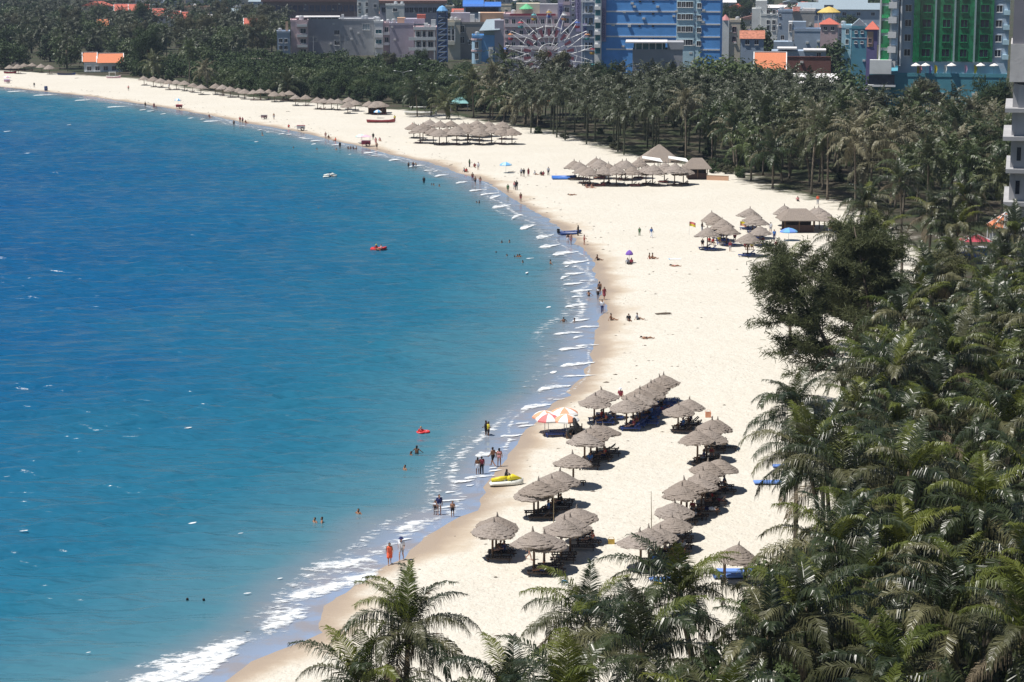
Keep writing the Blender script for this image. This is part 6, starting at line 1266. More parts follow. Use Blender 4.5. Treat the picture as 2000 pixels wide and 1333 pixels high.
def boat(p, rz, label, m, L, w, deck_m, cabin=False, outr=False, name='wooden_boat'):
    o = thing(name, label, 'boat', p, rz); mb = MB(); st = [(-.5, .55, .75), (-.3, .9, .62), (0, 1, .55), (.3, .8, .65), (.5, .05, 1.0)]
    for x, k, z in st: y = w / 2 * k; mb.v += [(x * L, -y, z), (x * L * .96, -y * .5, .1), (x * L * .96, y * .5, .1), (x * L, y, z)]
    for i in range(4):
        for j in range(3): a = i * 4 + j; mb.f.append((a, a + 1, a + 5, a + 4))
    mb.f += [(0, 3, 2, 1), (16, 17, 18, 19)]; mb.build('hull', m, o); MB().box(-.42 * L, .3 * L, -w * .36, w * .36, .4, .46).build('deck', deck_m, o); MB().tube([(x * L, -w / 2 * k, z) for x, k, z in st], .07, 5).build('gunwale', deck_m, o); MB().tube([(x * L, w / 2 * k, z) for x, k, z in st], .07, 5).build('gunwale', deck_m, o)
    if cabin:
        for sx in (-.3, .12):
            for sy in (-1, 1): MB().tube([(sx * L, sy * w * .3, .4), (sx * L, sy * w * .3, 2.0)], .05, 5).build('post', m_white, o)
        MB().box(-.34 * L, .16 * L, -w * .38, w * .38, 2.0, 2.1).build('canopy', m_hull, o)
    if outr:
        for sx in (-.2, .2): MB().tube([(sx * L, -w * 1.3, .5), (sx * L, w * 1.3, .5)], .05, 5).build('outrigger_arm', m, o)
    return o
boat(gp(822, 224), R(3), 'white covered boat hauled up before the drooping palms', m_hull, 9.0, 2.4, m_white, True); boat(gp(744, 240), R(2), 'red boat lying on trestles on the open sand', mat('paint_maroon', (.30, .06, .06), .6, .15), 7.5, 1.8, m_red, False, True); boat(gp(130, 147), 0, 'dark boat lying behind the far sand near the orange roofed house', m_navy, 6.5, 1.8, bed_m); boat(gp(222, 153), R(5), 'small pink and white boat beside the dark bush on the far beach', m_pinkf, 5.0, 1.6, m_fwhite, True); boat(gp(20, 144), R(3), 'maroon boat under the far left thatched row', m_red, 4.5, 1.5, bed_m)
# vendors' carts
def cart(px, py, label, m1, m2, roof=None, s=1.0):
    o = thing('vendor_cart', label, 'cart', on_sand(px, py)); o.scale = (s,) * 3; MB().box(-.9, .9, -.5, .5, .45, 1.15).build('body', m1, o); MB().box(-.95, .95, -.55, .55, 1.153, 1.22).build('counter', m2, o)
    for sy in (-1, 1): torus(.36, .07, 14, 6, Matrix.Translation((.35, sy * .58, .42)) @ Matrix.Rotation(math.pi / 2, 4, 'X')).build('wheel', m_rub, o); 
    MB().tube([(-.9, -.35, .9), (-1.6, -.35, .8)], .03, 5).build('handle', m_steel, o); MB().tube([(-.9, .35, .9), (-1.6, .35, .8)], .03, 5).build('handle', m_steel, o); MB().box(-.75, -.68, -.05, .05, -.1, .449).build('prop', m_steel, o)
    if roof:
        for sx in (-.8, .8): MB().tube([(sx, 0, 1.2), (sx, 0, 2.0)], .03, 5).build('roof_post', m_steel, o)
        MB().add([(-1.1, -.8, 1.95), (1.1, -.8, 1.95), (1.1, .8, 1.95), (-1.1, .8, 1.95), (0, 0, 2.4)], [(0, 1, 4), (1, 2, 4), (2, 3, 4), (3, 0, 4), (3, 2, 1, 0)]).build('canopy', roof, o)
    return o
cart(715, 287, 'red and pink vendor cart beside the pale green sunshade', m_red, m_pinkf, m_pinkf, 1.15); cart(588, 256, 'white vendor cart with a red end on the far beach', m_fwhite, m_red, None, 1.1); cart(350, 213, 'little red vendor cart far along the sand', m_red, m_fred, None, .95); cart(516, 233, 'closed grey pink vendor cart near the water', mat('cart_mauve', (.35, .22, .24), .6, .15), m_steel, None, .9); cart(14, 163, 'pink vendor cart under the pink sunshade', m_pinkf, m_purp, None, 1.0)
o = thing('litter_barrel', 'dark blue barrel standing alone on the far beach', 'barrel', on_sand(90, 178)); MB().lathe([(0, 0), (.5, 0), (.56, .4), (.56, 1.0), (.5, 1.4), (.45, 1.4), (.45, 1.3), (0, 1.3)], 14).build('drum', m_navy, o); MB().lathe([(.52, .7), (.6, .72), (.6, .78), (.52, .8)], 14).build('hoop', m_steel, o)
# flags, boards, poles
def flag(px, py, label, ma, mb_, h=2.6, w=1.0, fh=.7):
    o = thing('flag', label, 'flag', on_sand(px, py)); MB().tube([(0, 0, -.3), (0, 0, h)], .025, 5).build('pole', m_white, o)
    for k, mm in enumerate((ma, mb_)):
        m_ = MB(); z1 = h - k * fh / 2; z0 = z1 - fh / 2; N = 7
        for i in range(N): x = w * i / (N - 1); y = .12 * math.sin(x * 6); zz_ = -.25 * x * x; m_.v += [(x, y, z0 + zz_), (x, y, z1 + zz_)]
        m_.f += [(2 * i, 2 * i + 2, 2 * i + 3, 2 * i + 1) for i in range(N - 1)]; m_.build('cloth', mm, o)
flag(1346, 460, 'red over yellow lifeguard flag standing out on open sand', m_fred, m_yellow, 2.2); flag(1445, 462, 'yellow and orange lifeguard flag below the second thatched cluster', m_yellow, m_orange, 2.4); flag(1618, 466, 'yellow and red flag half hidden by the grove edge', m_yellow, m_fred, 2.2)
flag(1096, 1149, 'small light blue pennant by the short thatched row', m_fblue, m_fwhite, .6, .5, .45); flag(1276, 1148, 'small blue and yellow pennant near the low palm fronds', m_fblue, m_yellow, .7, .6, .5)
def board(px, py, label, L=2.2, w=.7, rz=0.0, m=None):
    p = on_sand(px, py); o = thing('lounger_mat', label, 'mat', p + Vector((0, 0, .02)), rz); MB().box(-L / 2, L / 2, -w / 2, w / 2, .12, .24).build('cushion', m or m_sky, o); MB().box(-L / 2 + .1, L / 2 - .1, -w / 2 + .08, w / 2 - .08, 0, .119).build('base', bed_m, o)
board(1502, 946, 'blue mat lying on the sand under the leaning palm', 2.6, .9, .05); board(1533, 914, 'blue mat nearly hidden behind the leaning palm fronds', 2.2, .7, .05); board(1300, 1135, 'long thin blue board beside the low palm fronds', 2.4, .45, .05); board(1437, 1120, 'blue bench mat in front of the small square hut', 2.8, .8, 0); board(1425, 1130, 'second blue mat below the small square hut', 2.4, .7, .1)
o = thing('bamboo_pole', 'thin bamboo pole standing up through the long thatched row', 'pole', on_sand(1271, 1068)); MB().tube([(0, 0, -.3), (.03, 0, 2.2), (-.02, .02, 4.4)], [.045, .035, .02], 6).build('cane', mat('bamboo', (.30, .24, .14), .6, .2), o); MB().ell((0, 0, 2.2), (.06, .06, .03), 6, 4).build('joint', wood_m, o)
o = thing('flag_pole', 'thin pole standing beside the diagonal thatched row', 'pole', on_sand(1081, 1042)); MB().tube([(0, 0, -.3), (.02, 0, 3.0)], [.04, .025], 6).build('cane', MATS['bamboo'], o); MB().ell((0, 0, 1.5), (.05, .05, .03), 6, 4).build('joint', wood_m, o)
# white sails behind the bar, tents and stalls by the road
for px, lab in ((1275, 'white triangular awning left of the tan thatched pavilion'), (1326, 'white triangular awning right of the tan thatched pavilion')):
    p = gp(px, 341); o = thing('shade_sail', lab, 'awning', p); MB().add([(-2.2, -.6, 3.3), (2.0, -.4, 2.5), (1.6, 2.6, 3.0), (-2.0, 2.4, 3.5), (-2.2, -.6, 3.26), (2.0, -.4, 2.46), (1.6, 2.6, 2.96), (-2.0, 2.4, 3.46)], [(0, 1, 2, 3), (7, 6, 5, 4)]).build('sail', m_fwhite, o)
    for q in ((-2.2, -.6, 3.3), (2.0, -.4, 2.5), (1.6, 2.6, 3.0)): MB().tube([(q[0], q[1], -.3), q], .05, 5).build('post', m_steel, o)
def stall(px, py, w, d, h, rise, rm, label, wm, legs=True):
    p = gp(px, py); o = thing('roofed_stall', label, 'stall', p); MB().add([(-w / 2, -d / 2, h), (w / 2, -d / 2, h), (w / 2, d / 2, h), (-w / 2, d / 2, h), (0, 0, h + rise)], [(0, 1, 4), (1, 2, 4), (2, 3, 4), (3, 0, 4), (3, 2, 1, 0)]).build('roof', rm, o)
    t = MB()
    for x, y in ((-1, -1), (1, -1), (1, 1), (-1, 1)): t._bar(Vector((x * w / 2, y * d / 2, h + .05)), Vector((0, 0, h + rise + .05)), .14, .1); MB().tube([(x * (w / 2 - .3), y * (d / 2 - .3), -.3), (x * (w / 2 - .3), y * (d / 2 - .3), h - .002)], .09, 5).build('post', m_white, o)
    t.build('roof_ribs', m_white, o); MB().box(-w / 2 + .6, w / 2 - .6, d / 2 - .7, d / 2 - .5, -.2, h * .55).build('back_wall', wm, o); MB().box(-w / 2 + .8, w / 2 - .8, -d / 2 + .6, -d / 2 + 1.1, -.2, .95).build('counter', wm, o); return o
stall(1962, 478, 5.2, 4.2, 2.8, 2.2, r_orange, 'pavilion with steep orange tent roof beside the unfinished tower', w_white); stall(1905, 500, 4.6, 3.4, 2.3, 1.0, mat('roof_crimson', (.45, .06, .09), .6, .1), 'low crimson roofed stall between the tall palms', w_white); stall(1900, 232, 0.1, .1, .1, .1, r_tin, '', w_white) if False else None
o = thing('blue_stall', 'stall with blue cloth sides behind the tall palms', 'stall', gp(1888, 515)); MB().box(-2.6, 2.6, -.9, -.84, .9, 2.3).build('cloth', mat('cloth_royal', (.03, .12, .50), .8, .12), o); MB().box(-2.8, 2.8, -1.1, 1.1, 2.3, 2.4).build('roof', w_conc, o)
for x in (-2.6, 2.6):
    for y in (-.8, .8): MB().tube([(x, y, -.3), (x, y, 2.3)], .05, 5).build('post', m_steel, o)
MB().box(-2.4, 2.4, -.2, .5, -.1, .75).build('table', w_conc, o)
o = thing('white_kiosk', 'white box kiosk standing at the end of the pale path', 'kiosk', gp(1772, 592)); MB().box(-1.0, 1.0, -.8, .8, -.2, 1.2).build('body', m_hull, o); MB().box(-1.05, 1.05, -.85, .85, 1.203, 1.3).build('lid', m_white, o); MB().box(-1.0, 1.0, .5, .8, 1.303, 1.9).build('back_panel', m_hull, o)
o = thing('teal_tent', 'pale teal tent roof among the bushes behind the red boat', 'tent', gp(897, 217)); MB().add([(-2.6, -2, 2.2), (2.6, -2, 2.2), (2.6, 2, 2.2), (-2.6, 2, 2.2), (-.8, 0, 3.8), (.8, 0, 3.8)], [(0, 1, 5, 4), (1, 2, 5), (2, 3, 4, 5), (3, 0, 4), (3, 2, 1, 0)]).build('roof', mat('tent_teal', (.20, .42, .42), .7, .1), o)
for x in (-2.3, 2.3):
    for y in (-1.7, 1.7): MB().tube([(x, y, -.3), (x, y, 2.2)], .06, 5).build('post', m_white, o)
o = thing('beach_board', 'green and orange striped sail board lying above the belt of trees', 'sail board', at(685, 140, 760)); MB().ell((0, 0, 0), (2.4, .3, .55), 14, 8).build('board', mat('board_mint', (.10, .58, .50), .5, .05), o); MB().ell((-1.7, -.03, 0), (.72, .31, .38), 10, 6).build('tail', m_orange, o); MB().tube([(0, .2, -.4), (0, .2, -at(685, 140, 760).z)], .1, 5).build('stand', m_steel, o)
o = thing('garden_fence', 'low peach coloured garden wall beside the thatched bar hut', 'wall', gp(1392, 352)); MB().box(-1.2, 3.2, -.1, .1, -.2, .9, Matrix.Rotation(-.35, 4, 'Z')).build('wall', w_peach, o); MB().box(-1.25, 3.25, -.14, .14, .903, .98, Matrix.Rotation(-.35, 4, 'Z')).build('coping', w_cream, o)
# driftwood and weed on the tide line
weed_m = mat('driftwood', (.10, .075, .055), .9, .3, 5)
for i, (px, py, L, lab) in enumerate([(1297, 615, 1.9, 'tangle of dry branches lying on the open sand'), (190, 189, 1.5, 'thin driftwood stick on the far sand'), (150, 154, 1.4, 'dark driftwood log on the far sand near the dark boat'), (563, 219, 1.3, 'grey driftwood log on the sand above the closed cart'), (881, 324, 1.2, 'driftwood log above the tide line near the bathers'), (1000, 337, 1.6, 'weathered log in the shade of the light blue sunshade')]):
    r = random.Random(i); o = thing('driftwood', lab, 'driftwood', on_sand(px, py)); mb = MB()
    for k in range(7 if i == 0 else 1): y = r.uniform(-.3, .3); mb.tube([(-L * r.uniform(.3, .6), y, .08), (r.uniform(-.2, .2), y + r.uniform(-.2, .2), .16), (L * r.uniform(.3, .6), y + r.uniform(-.4, .4), r.uniform(.05, .3))], [.05, .06, .02], 5)
    mb.build('branches', weed_m, o); MB().tube([(0, 0, .1), (.3, .2, .35)], [.04, .01], 5).build('twig', weed_m, o)
V, Fc = [], []; r = random.Random(9)
for _ in range(420):
    i = r.randrange(len(shore)); a = shore[i]; nrm = (shore[min(i + 1, len(shore) - 1)] - shore[max(i - 1, 0)]); nrm = Vector((-nrm.y, nrm.x)).normalized(); off = abs(r.gauss(0, 1)) * 7 + 1.5
    c1 = a + nrm * off
    if shore_sd(np.array([[c1.x, c1.y]]))[0] < .8: c1 = a - nrm * off
    z = zg(Vector((c1.x, c1.y, 0))) + .01; s = r.uniform(.04, .22) * (1.6 if r.random() < .1 else 1); k = len(V); n = 6
    V += [(c1.x + s * r.uniform(.6, 1.6) * math.cos(q * 1.047), c1.y + s * r.uniform(.4, .9) * math.sin(q * 1.047), z) for q in range(n)] + [(c1.x, c1.y, z + s * .35)]; Fc += [(k + q, k + (q + 1) % n, k + n) for q in range(n)]
me = bpy.data.meshes.new('tide_weed'); me.from_pydata(V, [], Fc); me.materials.append(weed_m); o = link('tide_weed', me); o['kind'] = 'stuff'; tag(o, 'bits of weed and litter scattered along the tide line', 'seaweed')
# ------------------------------------------------------------------ people
def cl(n, c): return mat('clothes_' + n, c, .8, .1)
c_or, c_wh, c_gr, c_bk, c_rd, c_ye, c_bl, c_na, c_gn, c_pk, c_mar = cl('orange', (.75, .13, .06)), cl('white', (.78, .80, .85)), cl('grey', (.40, .42, .48)), cl('black', (.015, .015, .02)), cl('red', (.55, .04, .04)), cl('yellow', (.65, .55, .05)), cl('blue', (.06, .18, .50)), cl('navy', (.02, .03, .12)), cl('green', (.10, .20, .10)), cl('pink', (.65, .30, .30)), cl('maroon', (.25, .04, .06))
S_ = on_sand
FACE = 0.0; AWAY = math.pi
person(S_(761, 1102), 'walk', FACE + .1, 'woman in an orange dress walking along the wet sand', [('dress', c_or)], 0, True, .99); person(S_(784, 1094), 'walk', FACE - .1, 'man in white shirt, grey shorts and dark cap walking along the wet sand', [('shirt', c_wh), ('shorts', c_gr)], 2, False, 1.05, hat=c_na)
person(S_(963, 912), 'walk', AWAY + .9, 'shirtless man in dark shorts walking in the shallow water', [('shorts', c_bk)], 0, False, 1.05); person(S_(975, 912), 'stand', AWAY, 'woman in a pale bikini seen from behind in the shallow water', [('briefs', c_pk), ('top', c_pk)], 0, True, 1.0)
person(S_(933, 927), 'stand', AWAY, 'bather in white shorts stepping through the foam', [('shorts', c_wh)], 1, True, .9); person(S_(941, 926), 'stand', AWAY + .3, 'bather in a dark red top and black trousers in the foam', [('top', c_mar), ('shirt', c_mar), ('trousers', c_bk)], 1, False, .92)
person(S_(858, 1006), 'stand', .3, 'woman in a navy swimsuit standing at the foam edge', [('briefs', c_wh), ('top', c_na), ('shirt', c_na)], 2, True, 1.0); person(S_(850, 1006), 'stand', -.4, 'child beside the woman in the navy swimsuit', [('briefs', c_bk), ('top', c_wh)], 1, True, .72); person(S_(884, 1010), 'stand', FACE, 'thin boy in dark trunks standing in the wet film', [('shorts', c_bk)], 0, False, .78)
person(gp(949, 856, -.3), 'reach', 1.3, 'darker bather of the hugging couple in the shallows', [('shorts', c_bk), ('shirt', c_bk)], 1, False, 1.0); person(gp(954, 857, -.3), 'reach', -1.3, 'bather in a yellow top hugging another in the shallows', [('top', c_ye), ('shirt', c_ye), ('shorts', c_bk)], 1, True, .97)
person(gp(822, 845, .06) - Vector((0, 0, 1.12)), 'stand', .2, 'bather in a red life vest inside the swimming ring', [('shirt', c_rd)], 2, False, 1.0, hair_light)
SWIM = [(814, 884, -.95, 'standing'), (803, 892, -1.1, ''), (791, 918, -1.15, ''), (700, 1003, -1.2, ''), (615, 1018, -1.3, ''), (629, 1018, -1.25, ''), (366, 1176, -1.3, ''), (398, 1177, -1.3, ''), (1011, 503, -1.1, ''), (1015, 503, -1.05, ''), (1005, 503, -1.3, ''), (990, 500, -1.3, ''), (969, 495, -1.3, ''), (980, 475, -1.2, ''), (995, 474, -1.15, ''), (1075, 517, -.85, ''), (1101, 629, -1.0, ''), (1122, 629, -1.1, ''), (1150, 579, -.8, ''), (847, 363, -1.15, ''), (843, 362, -1.25, ''), (858, 364, -1.2, ''), (936, 397, -1.1, ''), (931, 396, -1.3, ''), (622, 410, -1.2, ''), (573, 290, -1.2, ''), (619, 293, -1.1, ''), (657, 294, -1.1, ''), (512, 262, -1.0, ''), (513, 265, -1.2, ''), (1021, 513, -1.25, '')]
for i, (px, py, z, q) in enumerate(SWIM): person(gp(px, py, .0) + Vector((0, 0, z - .12)), 'wade', rng.uniform(0, 6.28), 'dark haired swimmer with only head and shoulders above the sea', [('briefs', c_bk)], rng.choice((0, 1)), bool(i % 3 == 0), 1.0, group='swimmers out in the sea')
person(gp(644, 346, .45), 'sit', R(100), 'rider in a white shirt on the water scooter at sea', [('shirt', c_wh), ('shorts', c_bk)], 0, False, 1.0); person(S_(989, 946) + Vector((-.05, 0, .5)), 'perch', R(95), 'person in dark clothes seated on the yellow water scooter', [('shirt', c_bk), ('shorts', c_bk)], 1, False, .95)
person(gp(735, 488, .15), 'sit', .5, 'passenger in a pale hat in the red raft', [('shirt', c_rd)], 0, False, .9, hat=c_ye); person(gp(744, 488, .15), 'sit', -.8, 'second passenger leaning back in the red raft', [('shirt', c_pk)], 0, True, .9)
# walkers and loiterers along the middle shore
for px, py, pose, rz, wear, sk, fem, s, lab in [
    (1171, 577, 'walk', AWAY, [('shorts', c_bk)], 1, False, 1.08, 'bare chested tall man walking away along the wet film'), (1168, 586, 'walk', FACE, [('shorts', c_bk), ('top', c_wh)], 1, True, 1.0, 'woman in black and white walking before the tall man'), (1180, 586, 'walk', .4, [('dress', c_mar)], 0, True, 1.0, 'woman in a maroon wrap walking beside the tall man'), (1176, 612, 'walk', FACE, [('shirt', c_wh), ('trousers', c_na)], 0, False, 1.02, 'man in a white shirt and navy trousers at the water edge'),
    (1109, 478, 'stand', AWAY, [('shorts', c_wh), ('top', c_bk)], 2, True, 1.0, 'woman standing beside the navy inflatable boat'), (1115, 478, 'stand', .5, [('shorts', c_pk)], 2, False, 1.0, 'man in pale shorts pushing at the navy inflatable boat'), (1141, 479, 'reach', 1.0, [('briefs', c_rd), ('top', c_pk)], 2, True, .95, 'woman in a pink bikini walking up from the navy boat'), (1129, 461, 'stand', 1.2, [('shirt', c_bk), ('trousers', c_bk)], 1, False, 1.0, 'boatman in black standing on the stern of the navy boat'),
    (1017, 395, 'walk', FACE, [('shorts', c_mar)], 1, False, 1.0, 'lone walker crossing the wet sand'), (1005, 372, 'stand', FACE, [('shirt', c_pk), ('shorts', c_gr)], 0, True, 1.0, 'person in pink beside a tall dark figure'), (1009, 372, 'stand', AWAY, [('shirt', c_bk), ('trousers', c_bk)], 1, False, 1.08, 'tall dark clothed figure near the water'), (992, 377, 'stand', FACE, [('shirt', c_gn), ('shorts', c_gn)], 1, False, .95, 'person in green clothes above the wet film'),
    (938, 362, 'stand', AWAY, [('briefs', c_pk)], 0, True, .98, 'bather in pale trunks at the foam line'), (928, 362, 'walk', .5, [('shorts', c_bk)], 0, False, 1.0, 'dark trunked bather stepping into the foam'), (923, 354, 'stand', FACE, [('shorts', c_mar)], 1, False, 1.0, 'brown bather standing above the foam line'), (917, 327, 'stand', 1.0, [('shirt', c_gn), ('trousers', c_bk)], 1, False, 1.0, 'person in dark green standing behind the seated group'), (934, 333, 'stand', FACE, [('shirt', c_wh), ('shorts', c_gr)], 0, True, 1.0, 'person in white with a white board behind the seated group'),
    (1018, 345, 'stand', FACE, [('shirt', c_gr), ('shorts', c_bk)], 1, False, .95, 'grey clothed person of the pair left of the beach bar'), (1023, 346, 'stand', AWAY, [('shirt', c_bk), ('shorts', c_bk)], 1, False, 1.0, 'black clothed person of the pair left of the beach bar'), (1032, 345, 'stand', .6, [('dress', c_mar)], 0, True, 1.0, 'woman in a maroon dress left of the beach bar'), (1071, 343, 'stand', FACE, [('shirt', c_gr), ('trousers', c_bk)], 0, False, 1.0, 'man in grey standing behind the bright blue boat'),
    (1272, 465, 'walk', .8, [('shirt', c_bl), ('trousers', c_wh)], 0, False, 1.0, 'vendor in a blue shirt and white trousers crossing the open sand'), (1249, 461, 'stand', FACE, [('shirt', c_gn), ('trousers', c_gn)], 1, False, .8, 'small dark figure standing alone on the open sand'), (1371, 455, 'reach', .9, [('shirt', c_bk), ('trousers', c_gr)], 1, False, 1.0, 'person in dark clothes pointing beside the lifeguard shelters'), (1426, 492, 'stand', FACE, [('shirt', c_mar), ('shorts', c_gr)], 0, True, .95, 'person in maroon between the two lifeguard clusters'), (1512, 470, 'stand', FACE, [('shirt', c_bl), ('trousers', c_na)], 0, False, 1.0, 'person in blue in front of the gabled hut'), (1505, 455, 'stand', AWAY, [('shirt', c_wh), ('shorts', c_gr)], 2, False, 1.0, 'person in white behind the person in blue'), (1516, 490, 'stand', .3, [('shirt', c_mar), ('trousers', c_bk)], 1, False, .95, 'person in dark red near the grove palm'),
    (1597, 400, 'stand', FACE, [('shirt', c_or), ('trousers', c_gr)], 0, True, 1.0, 'person in orange behind the gabled hut shelters'), (736, 293, 'walk', FACE, [('shorts', c_bk)], 0, False, 1.0, 'man in black shorts below the red ice cart'), (734, 283, 'stand', AWAY, [('dress', c_pk)], 2, True, 1.0, 'woman in pink beside the red ice cart'), (729, 274, 'stand', FACE, [('shirt', c_bk), ('shorts', c_bk)], 1, False, 1.0, 'dark clothed person behind the red ice cart'), (636, 272, 'stand', .3, [('briefs', c_pk)], 2, False, 1.02, 'pale skinned man standing at the far waterline'), (535, 234, 'stand', FACE, [('shorts', c_gr)], 0, False, 1.0, 'person standing beside the closed grey pink cart'), (664, 292, 'stand', FACE, [('shirt', c_bk), ('shorts', c_bk)], 1, False, 1.0, 'dark bather standing in the far shallows'), (771, 238, 'stand', FACE, [('shirt', c_ye), ('trousers', c_bk)], 1, False, 1.0, 'person in yellow at the stern of the red boat'),
    (828, 359, 'stand', FACE, [('shirt', c_bk), ('trousers', c_bk)], 1, False, 1.0, 'dark figure standing waist high in the sea'), (798, 330, 'stand', .4, [('shorts', c_bk)], 1, False, .8, 'left child of three playing in the foam'), (807, 331, 'stand', FACE, [('shorts', c_na)], 1, False, .95, 'middle figure of three playing in the foam'), (812, 331, 'stand', -.4, [('shorts', c_wh)], 0, True, .85, 'right figure in white of three in the foam'), (67, 172, 'stand', FACE, [('shirt', c_bk), ('shorts', c_gr)], 1, False, 1.0, 'dark walker on the far left sand'), (251, 178, 'stand', FACE, [('shirt', c_pk), ('shorts', c_gn)], 0, False, 1.0, 'lone walker in the middle of the far sand'), (284, 211, 'stand', AWAY, [('shorts', c_bk)], 1, False, 1.0, 'bather at the far water edge below the far umbrellas'), (301, 213, 'stand', FACE, [('dress', c_mar)], 0, True, 1.0, 'woman in maroon at the far water edge'), (305, 214, 'stand', .8, [('briefs', c_pk)], 0, True, .6, 'small child beside the woman at the far water edge'), (457, 248, 'stand', FACE, [('shorts', c_bk)], 1, False, 1.0, 'dark bather wading near the far cluster of people'), (469, 241, 'stand', .4, [('shirt', c_rd)], 0, True, 1.0, 'person in red among the far cluster of people'), (474, 242, 'stand', -.5, [('shirt', c_mar), ('shorts', c_bk)], 0, False, 1.0, 'person in dark red among the far cluster of people'), (330, 174, 'stand', 0, [('shirt', c_wh), ('shorts', c_wh)], 0, False, 1.0, 'person in white under the far umbrella line')]:
    p = S_(px, py)
    if 'waist high' in lab: p.z -= .35
    person(p, pose, rz, lab, wear, sk, fem, s)
# sitting and lying on the sand
for px, py, pose, rz, wear, sk, fem, lab in [(1194, 626, 'sit', R(75), [('briefs', c_bk)], 0, False, 'man sitting with stretched legs facing the sea'), (1228, 627, 'sit', R(10), [('shirt', c_bk), ('shorts', c_bk)], 1, False, 'dark clothed sitter of the pair near the dry branches'), (1245, 625, 'sit', R(80), [('shirt', c_gr), ('shorts', c_bk)], 0, False, 'grey shirted sitter of the pair near the dry branches'), (1263, 662, 'lie', R(85), [('briefs', c_bk)], 0, False, 'sunbather lying flat on the open sand'), (1167, 509, 'sit', R(70), [('shorts', c_bk)], 1, False, 'sitter bent forward at the edge of the wet sand'), (1269, 506, 'sit', R(80), [('briefs', c_rd)], 0, True, 'red trunked sitter of the pair on the open sand'), (1275, 506, 'sit', R(80), [('briefs', c_mar)], 0, True, 'maroon trunked sitter of the pair on the open sand'), (1318, 521, 'lie', R(80), [('briefs', c_pk)], 0, True, 'sunbather lying with raised knees beside a white towel'), (1226, 516, 'sit', R(15), [('shirt', c_gr), ('trousers', c_bk)], 1, False, 'left sitter below the purple sunshade'), (1233, 516, 'sit', R(-20), [('shirt', c_mar), ('trousers', c_bk)], 1, True, 'right sitter below the purple sunshade'), (1146, 368, 'sit', R(70), [('briefs', c_pk)], 2, True, 'pale sunbather sitting below the beach bar'), (1156, 368, 'sit', R(60), [('briefs', c_rd)], 2, False, 'second pale sunbather sitting below the beach bar'), (1117, 382, 'lie', R(95), [('briefs', c_bk)], 0, False, 'sunbather lying alone below the bright blue boat'), (927, 327, 'sit', 0, [('shirt', c_mar)], 0, True, 'sitter in maroon before the standing person in dark green'), (911, 337, 'sit', R(20), [('shirt', c_rd)], 1, False, 'red shirted sitter of the low group by the foam'), (907, 337, 'sit', R(70), [('shirt', c_gr)], 1, True, 'grey sitter of the low group by the foam'), (1045, 342, 'sit', R(60), [('shirt', c_wh)], 0, False, 'white clothed sitter left of the bright blue boat'), (1057, 343, 'sit', R(10), [('shirt', c_bk)], 1, False, 'first of the dark sitters left of the bright blue boat'), (1061, 343, 'sit', R(-10), [('shirt', c_mar)], 1, True, 'maroon sitter left of the bright blue boat'), (642, 271, 'sit', R(40), [('briefs', c_bk)], 1, False, 'sitter beside the pale man at the far waterline'), (655, 276, 'sit', R(-40), [('shirt', c_or)], 0, False, 'orange sitter at the far waterline'), (564, 250, 'sit', 0, [('shirt', c_rd)], 0, False, 'red sitter near the far white cart'), (680, 291, 'sit', R(30), [('shorts', c_bk)], 1, False, 'first of four children sitting in the far shallows'), (685, 291, 'sit', R(-10), [('shorts', c_bk)], 1, False, 'second of four children sitting in the far shallows'), (690, 291, 'sit', R(50), [('shorts', c_na)], 1, False, 'third of four children sitting in the far shallows'), (696, 292, 'sit', R(-60), [('shorts', c_bk)], 1, False, 'fourth of four children sitting in the far shallows'), (742, 276, 'sit', R(20), [('shirt', c_pk)], 0, True, 'sitter beside the people at the red ice cart'), (409, 230, 'sit', R(60), [('shirt', c_mar)], 0, False, 'sitter at the far water edge beside the foam'), (480, 241, 'sit', R(60), [('briefs', c_rd)], 0, False, 'sitter among the far cluster of people'), (1212, 775, 'sit', R(170), [('shirt', c_mar)], 2, False, 'broad sitter in a pale cap behind the shaggy umbrellas'), (1558, 393, 'sit', 0, [('shirt', c_pk), ('trousers', c_bk)], 0, True, 'sitter on the sand in front of the middle palms')]:
    person(S_(px, py), pose, rz, lab, wear, sk, fem, 1.0 if 'child' not in lab else .75, hat=c_wh if 'pale cap' in lab else None)
o = thing('beach_towel', 'white towel spread behind the lying sunbather', 'towel', S_(1318, 507)); MB().box(-.9, .9, -.45, .45, .02, .06).build('cloth', m_fwhite, o); MB().box(-.9, -.75, -.45, .45, .063, .08).build('hem', m_fblue, o)
person(S_(1033, 1094), 'walk', R(60), 'pale sunbather stepping away from the pair of umbrellas by the wet sand', [('briefs', c_pk)], 2, True, .9)
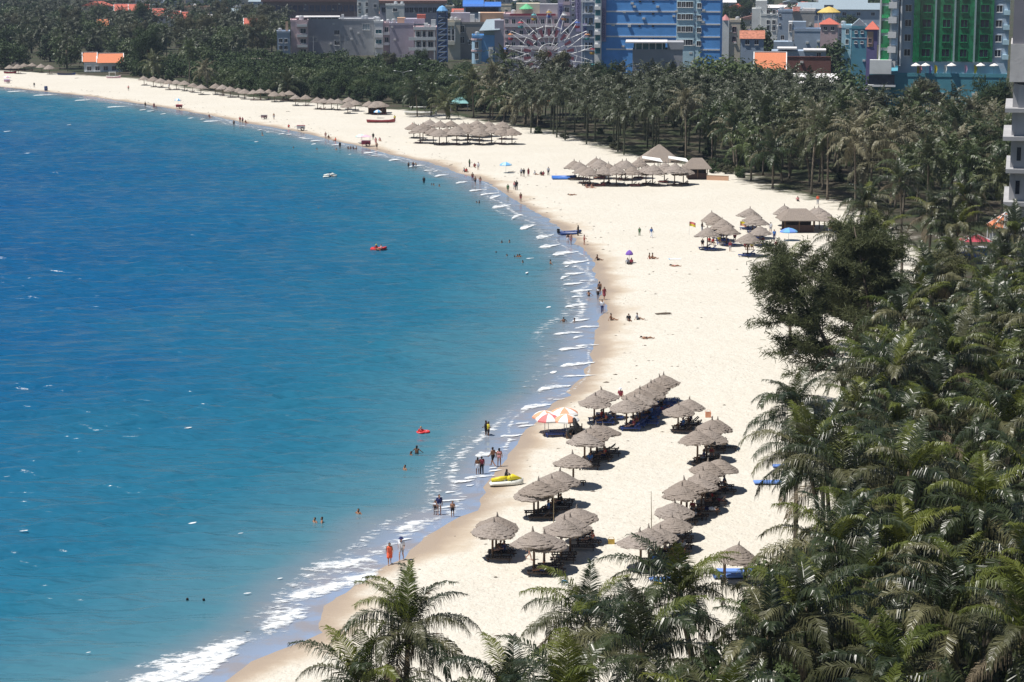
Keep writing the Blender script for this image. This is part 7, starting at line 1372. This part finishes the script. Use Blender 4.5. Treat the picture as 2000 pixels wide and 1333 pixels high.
# people resting in the shade
wd = [b_ for b_ in BED_AT if b_[1] == 'wood']; bl = [b_ for b_ in BED_AT if b_[1] == 'blue']; hr = random.Random(4)
for lst, n, lab, grp in ((wd, 26, 'person sitting in deep shade on a dark wooden lounger', 'people on the wooden loungers'), (bl, 11, 'person resting in deep shade on a dark blue lounger', 'people on the blue loungers')):
    for q, kk in hr.sample(lst, min(n, len(lst))):
        ps = hr.choice(('sit', 'sit', 'perch', 'lie')); rz = R(-90) + hr.uniform(-.2, .2) if ps != 'perch' else hr.uniform(-.4, .4); person(q + Vector((hr.uniform(-.1, .3), 0, .37)), ps, rz, lab, [(hr.choice(('shirt', 'top')), hr.choice((c_bk, c_mar, c_bl, c_gr, c_rd, c_wh, c_na))), ('shorts', hr.choice((c_bk, c_na, c_gr)))], hr.choice((0, 0, 1, 2)), hr.random() < .5, .97, group=grp)
for px, py in [(1385, 478), (1392, 480), (1372, 482), (1404, 476), (1461, 488), (1468, 488), (1455, 488), (1435, 470), (1490, 478)]: person(S_(px, py) + Vector((0, 0, .36)), 'perch', hr.uniform(-.6, .6), 'person seated on the navy loungers by the lifeguard flags', [('shirt', hr.choice((c_rd, c_bk, c_ye, c_mar))), ('shorts', c_bk)], 1, hr.random() < .5, 1.0, group='people by the lifeguard flags')
for px, py in [(1150, 345), (1196, 347), (1215, 347), (1248, 345), (1262, 345), (1168, 352), (1292, 345)]: person(S_(px, py) + Vector((0, 0, .36)), 'sit', hr.uniform(-2, 0), 'person lounging in the shade of the beach bar', [('shirt', hr.choice((c_rd, c_bk, c_gr, c_mar))), ('shorts', c_bk)], 0, hr.random() < .5, 1.0, group='people at the beach bar')
for px, py in [(806, 249), (822, 252), (840, 256), (862, 262), (876, 262), (905, 262), (922, 262), (955, 260), (985, 258)]: person(S_(px, py) + Vector((0, 0, .36)), 'perch', hr.uniform(-.5, .5), 'person seated under the block of shades behind the red boat', [('shirt', hr.choice((c_rd, c_pk, c_wh, c_mar))), ('shorts', c_bk)], 0, hr.random() < .5, 1.0, group='people under the block of shades')
# ------------------------------------------------------------------ sea air
hz = bpy.data.materials.new('sea_air'); hz.use_nodes = True; n = hz.node_tree; n.nodes.clear(); vo = n.nodes.new('ShaderNodeVolumePrincipled'); ou = n.nodes.new('ShaderNodeOutputMaterial')
vo.inputs['Color'].default_value = (.62, .76, 1.0, 1); vo.inputs['Density'].default_value = .00008; vo.inputs['Anisotropy'].default_value = .2; n.links.new(vo.outputs[0], ou.inputs['Volume'])
HAZE = True
if HAZE:
    o = MB().box(-9000, 9000, -1200, 12500, -3.0, 75).build('haze', hz); o['kind'] = 'stuff'; tag(o, 'thin bluish sea air fading the far town', 'haze')
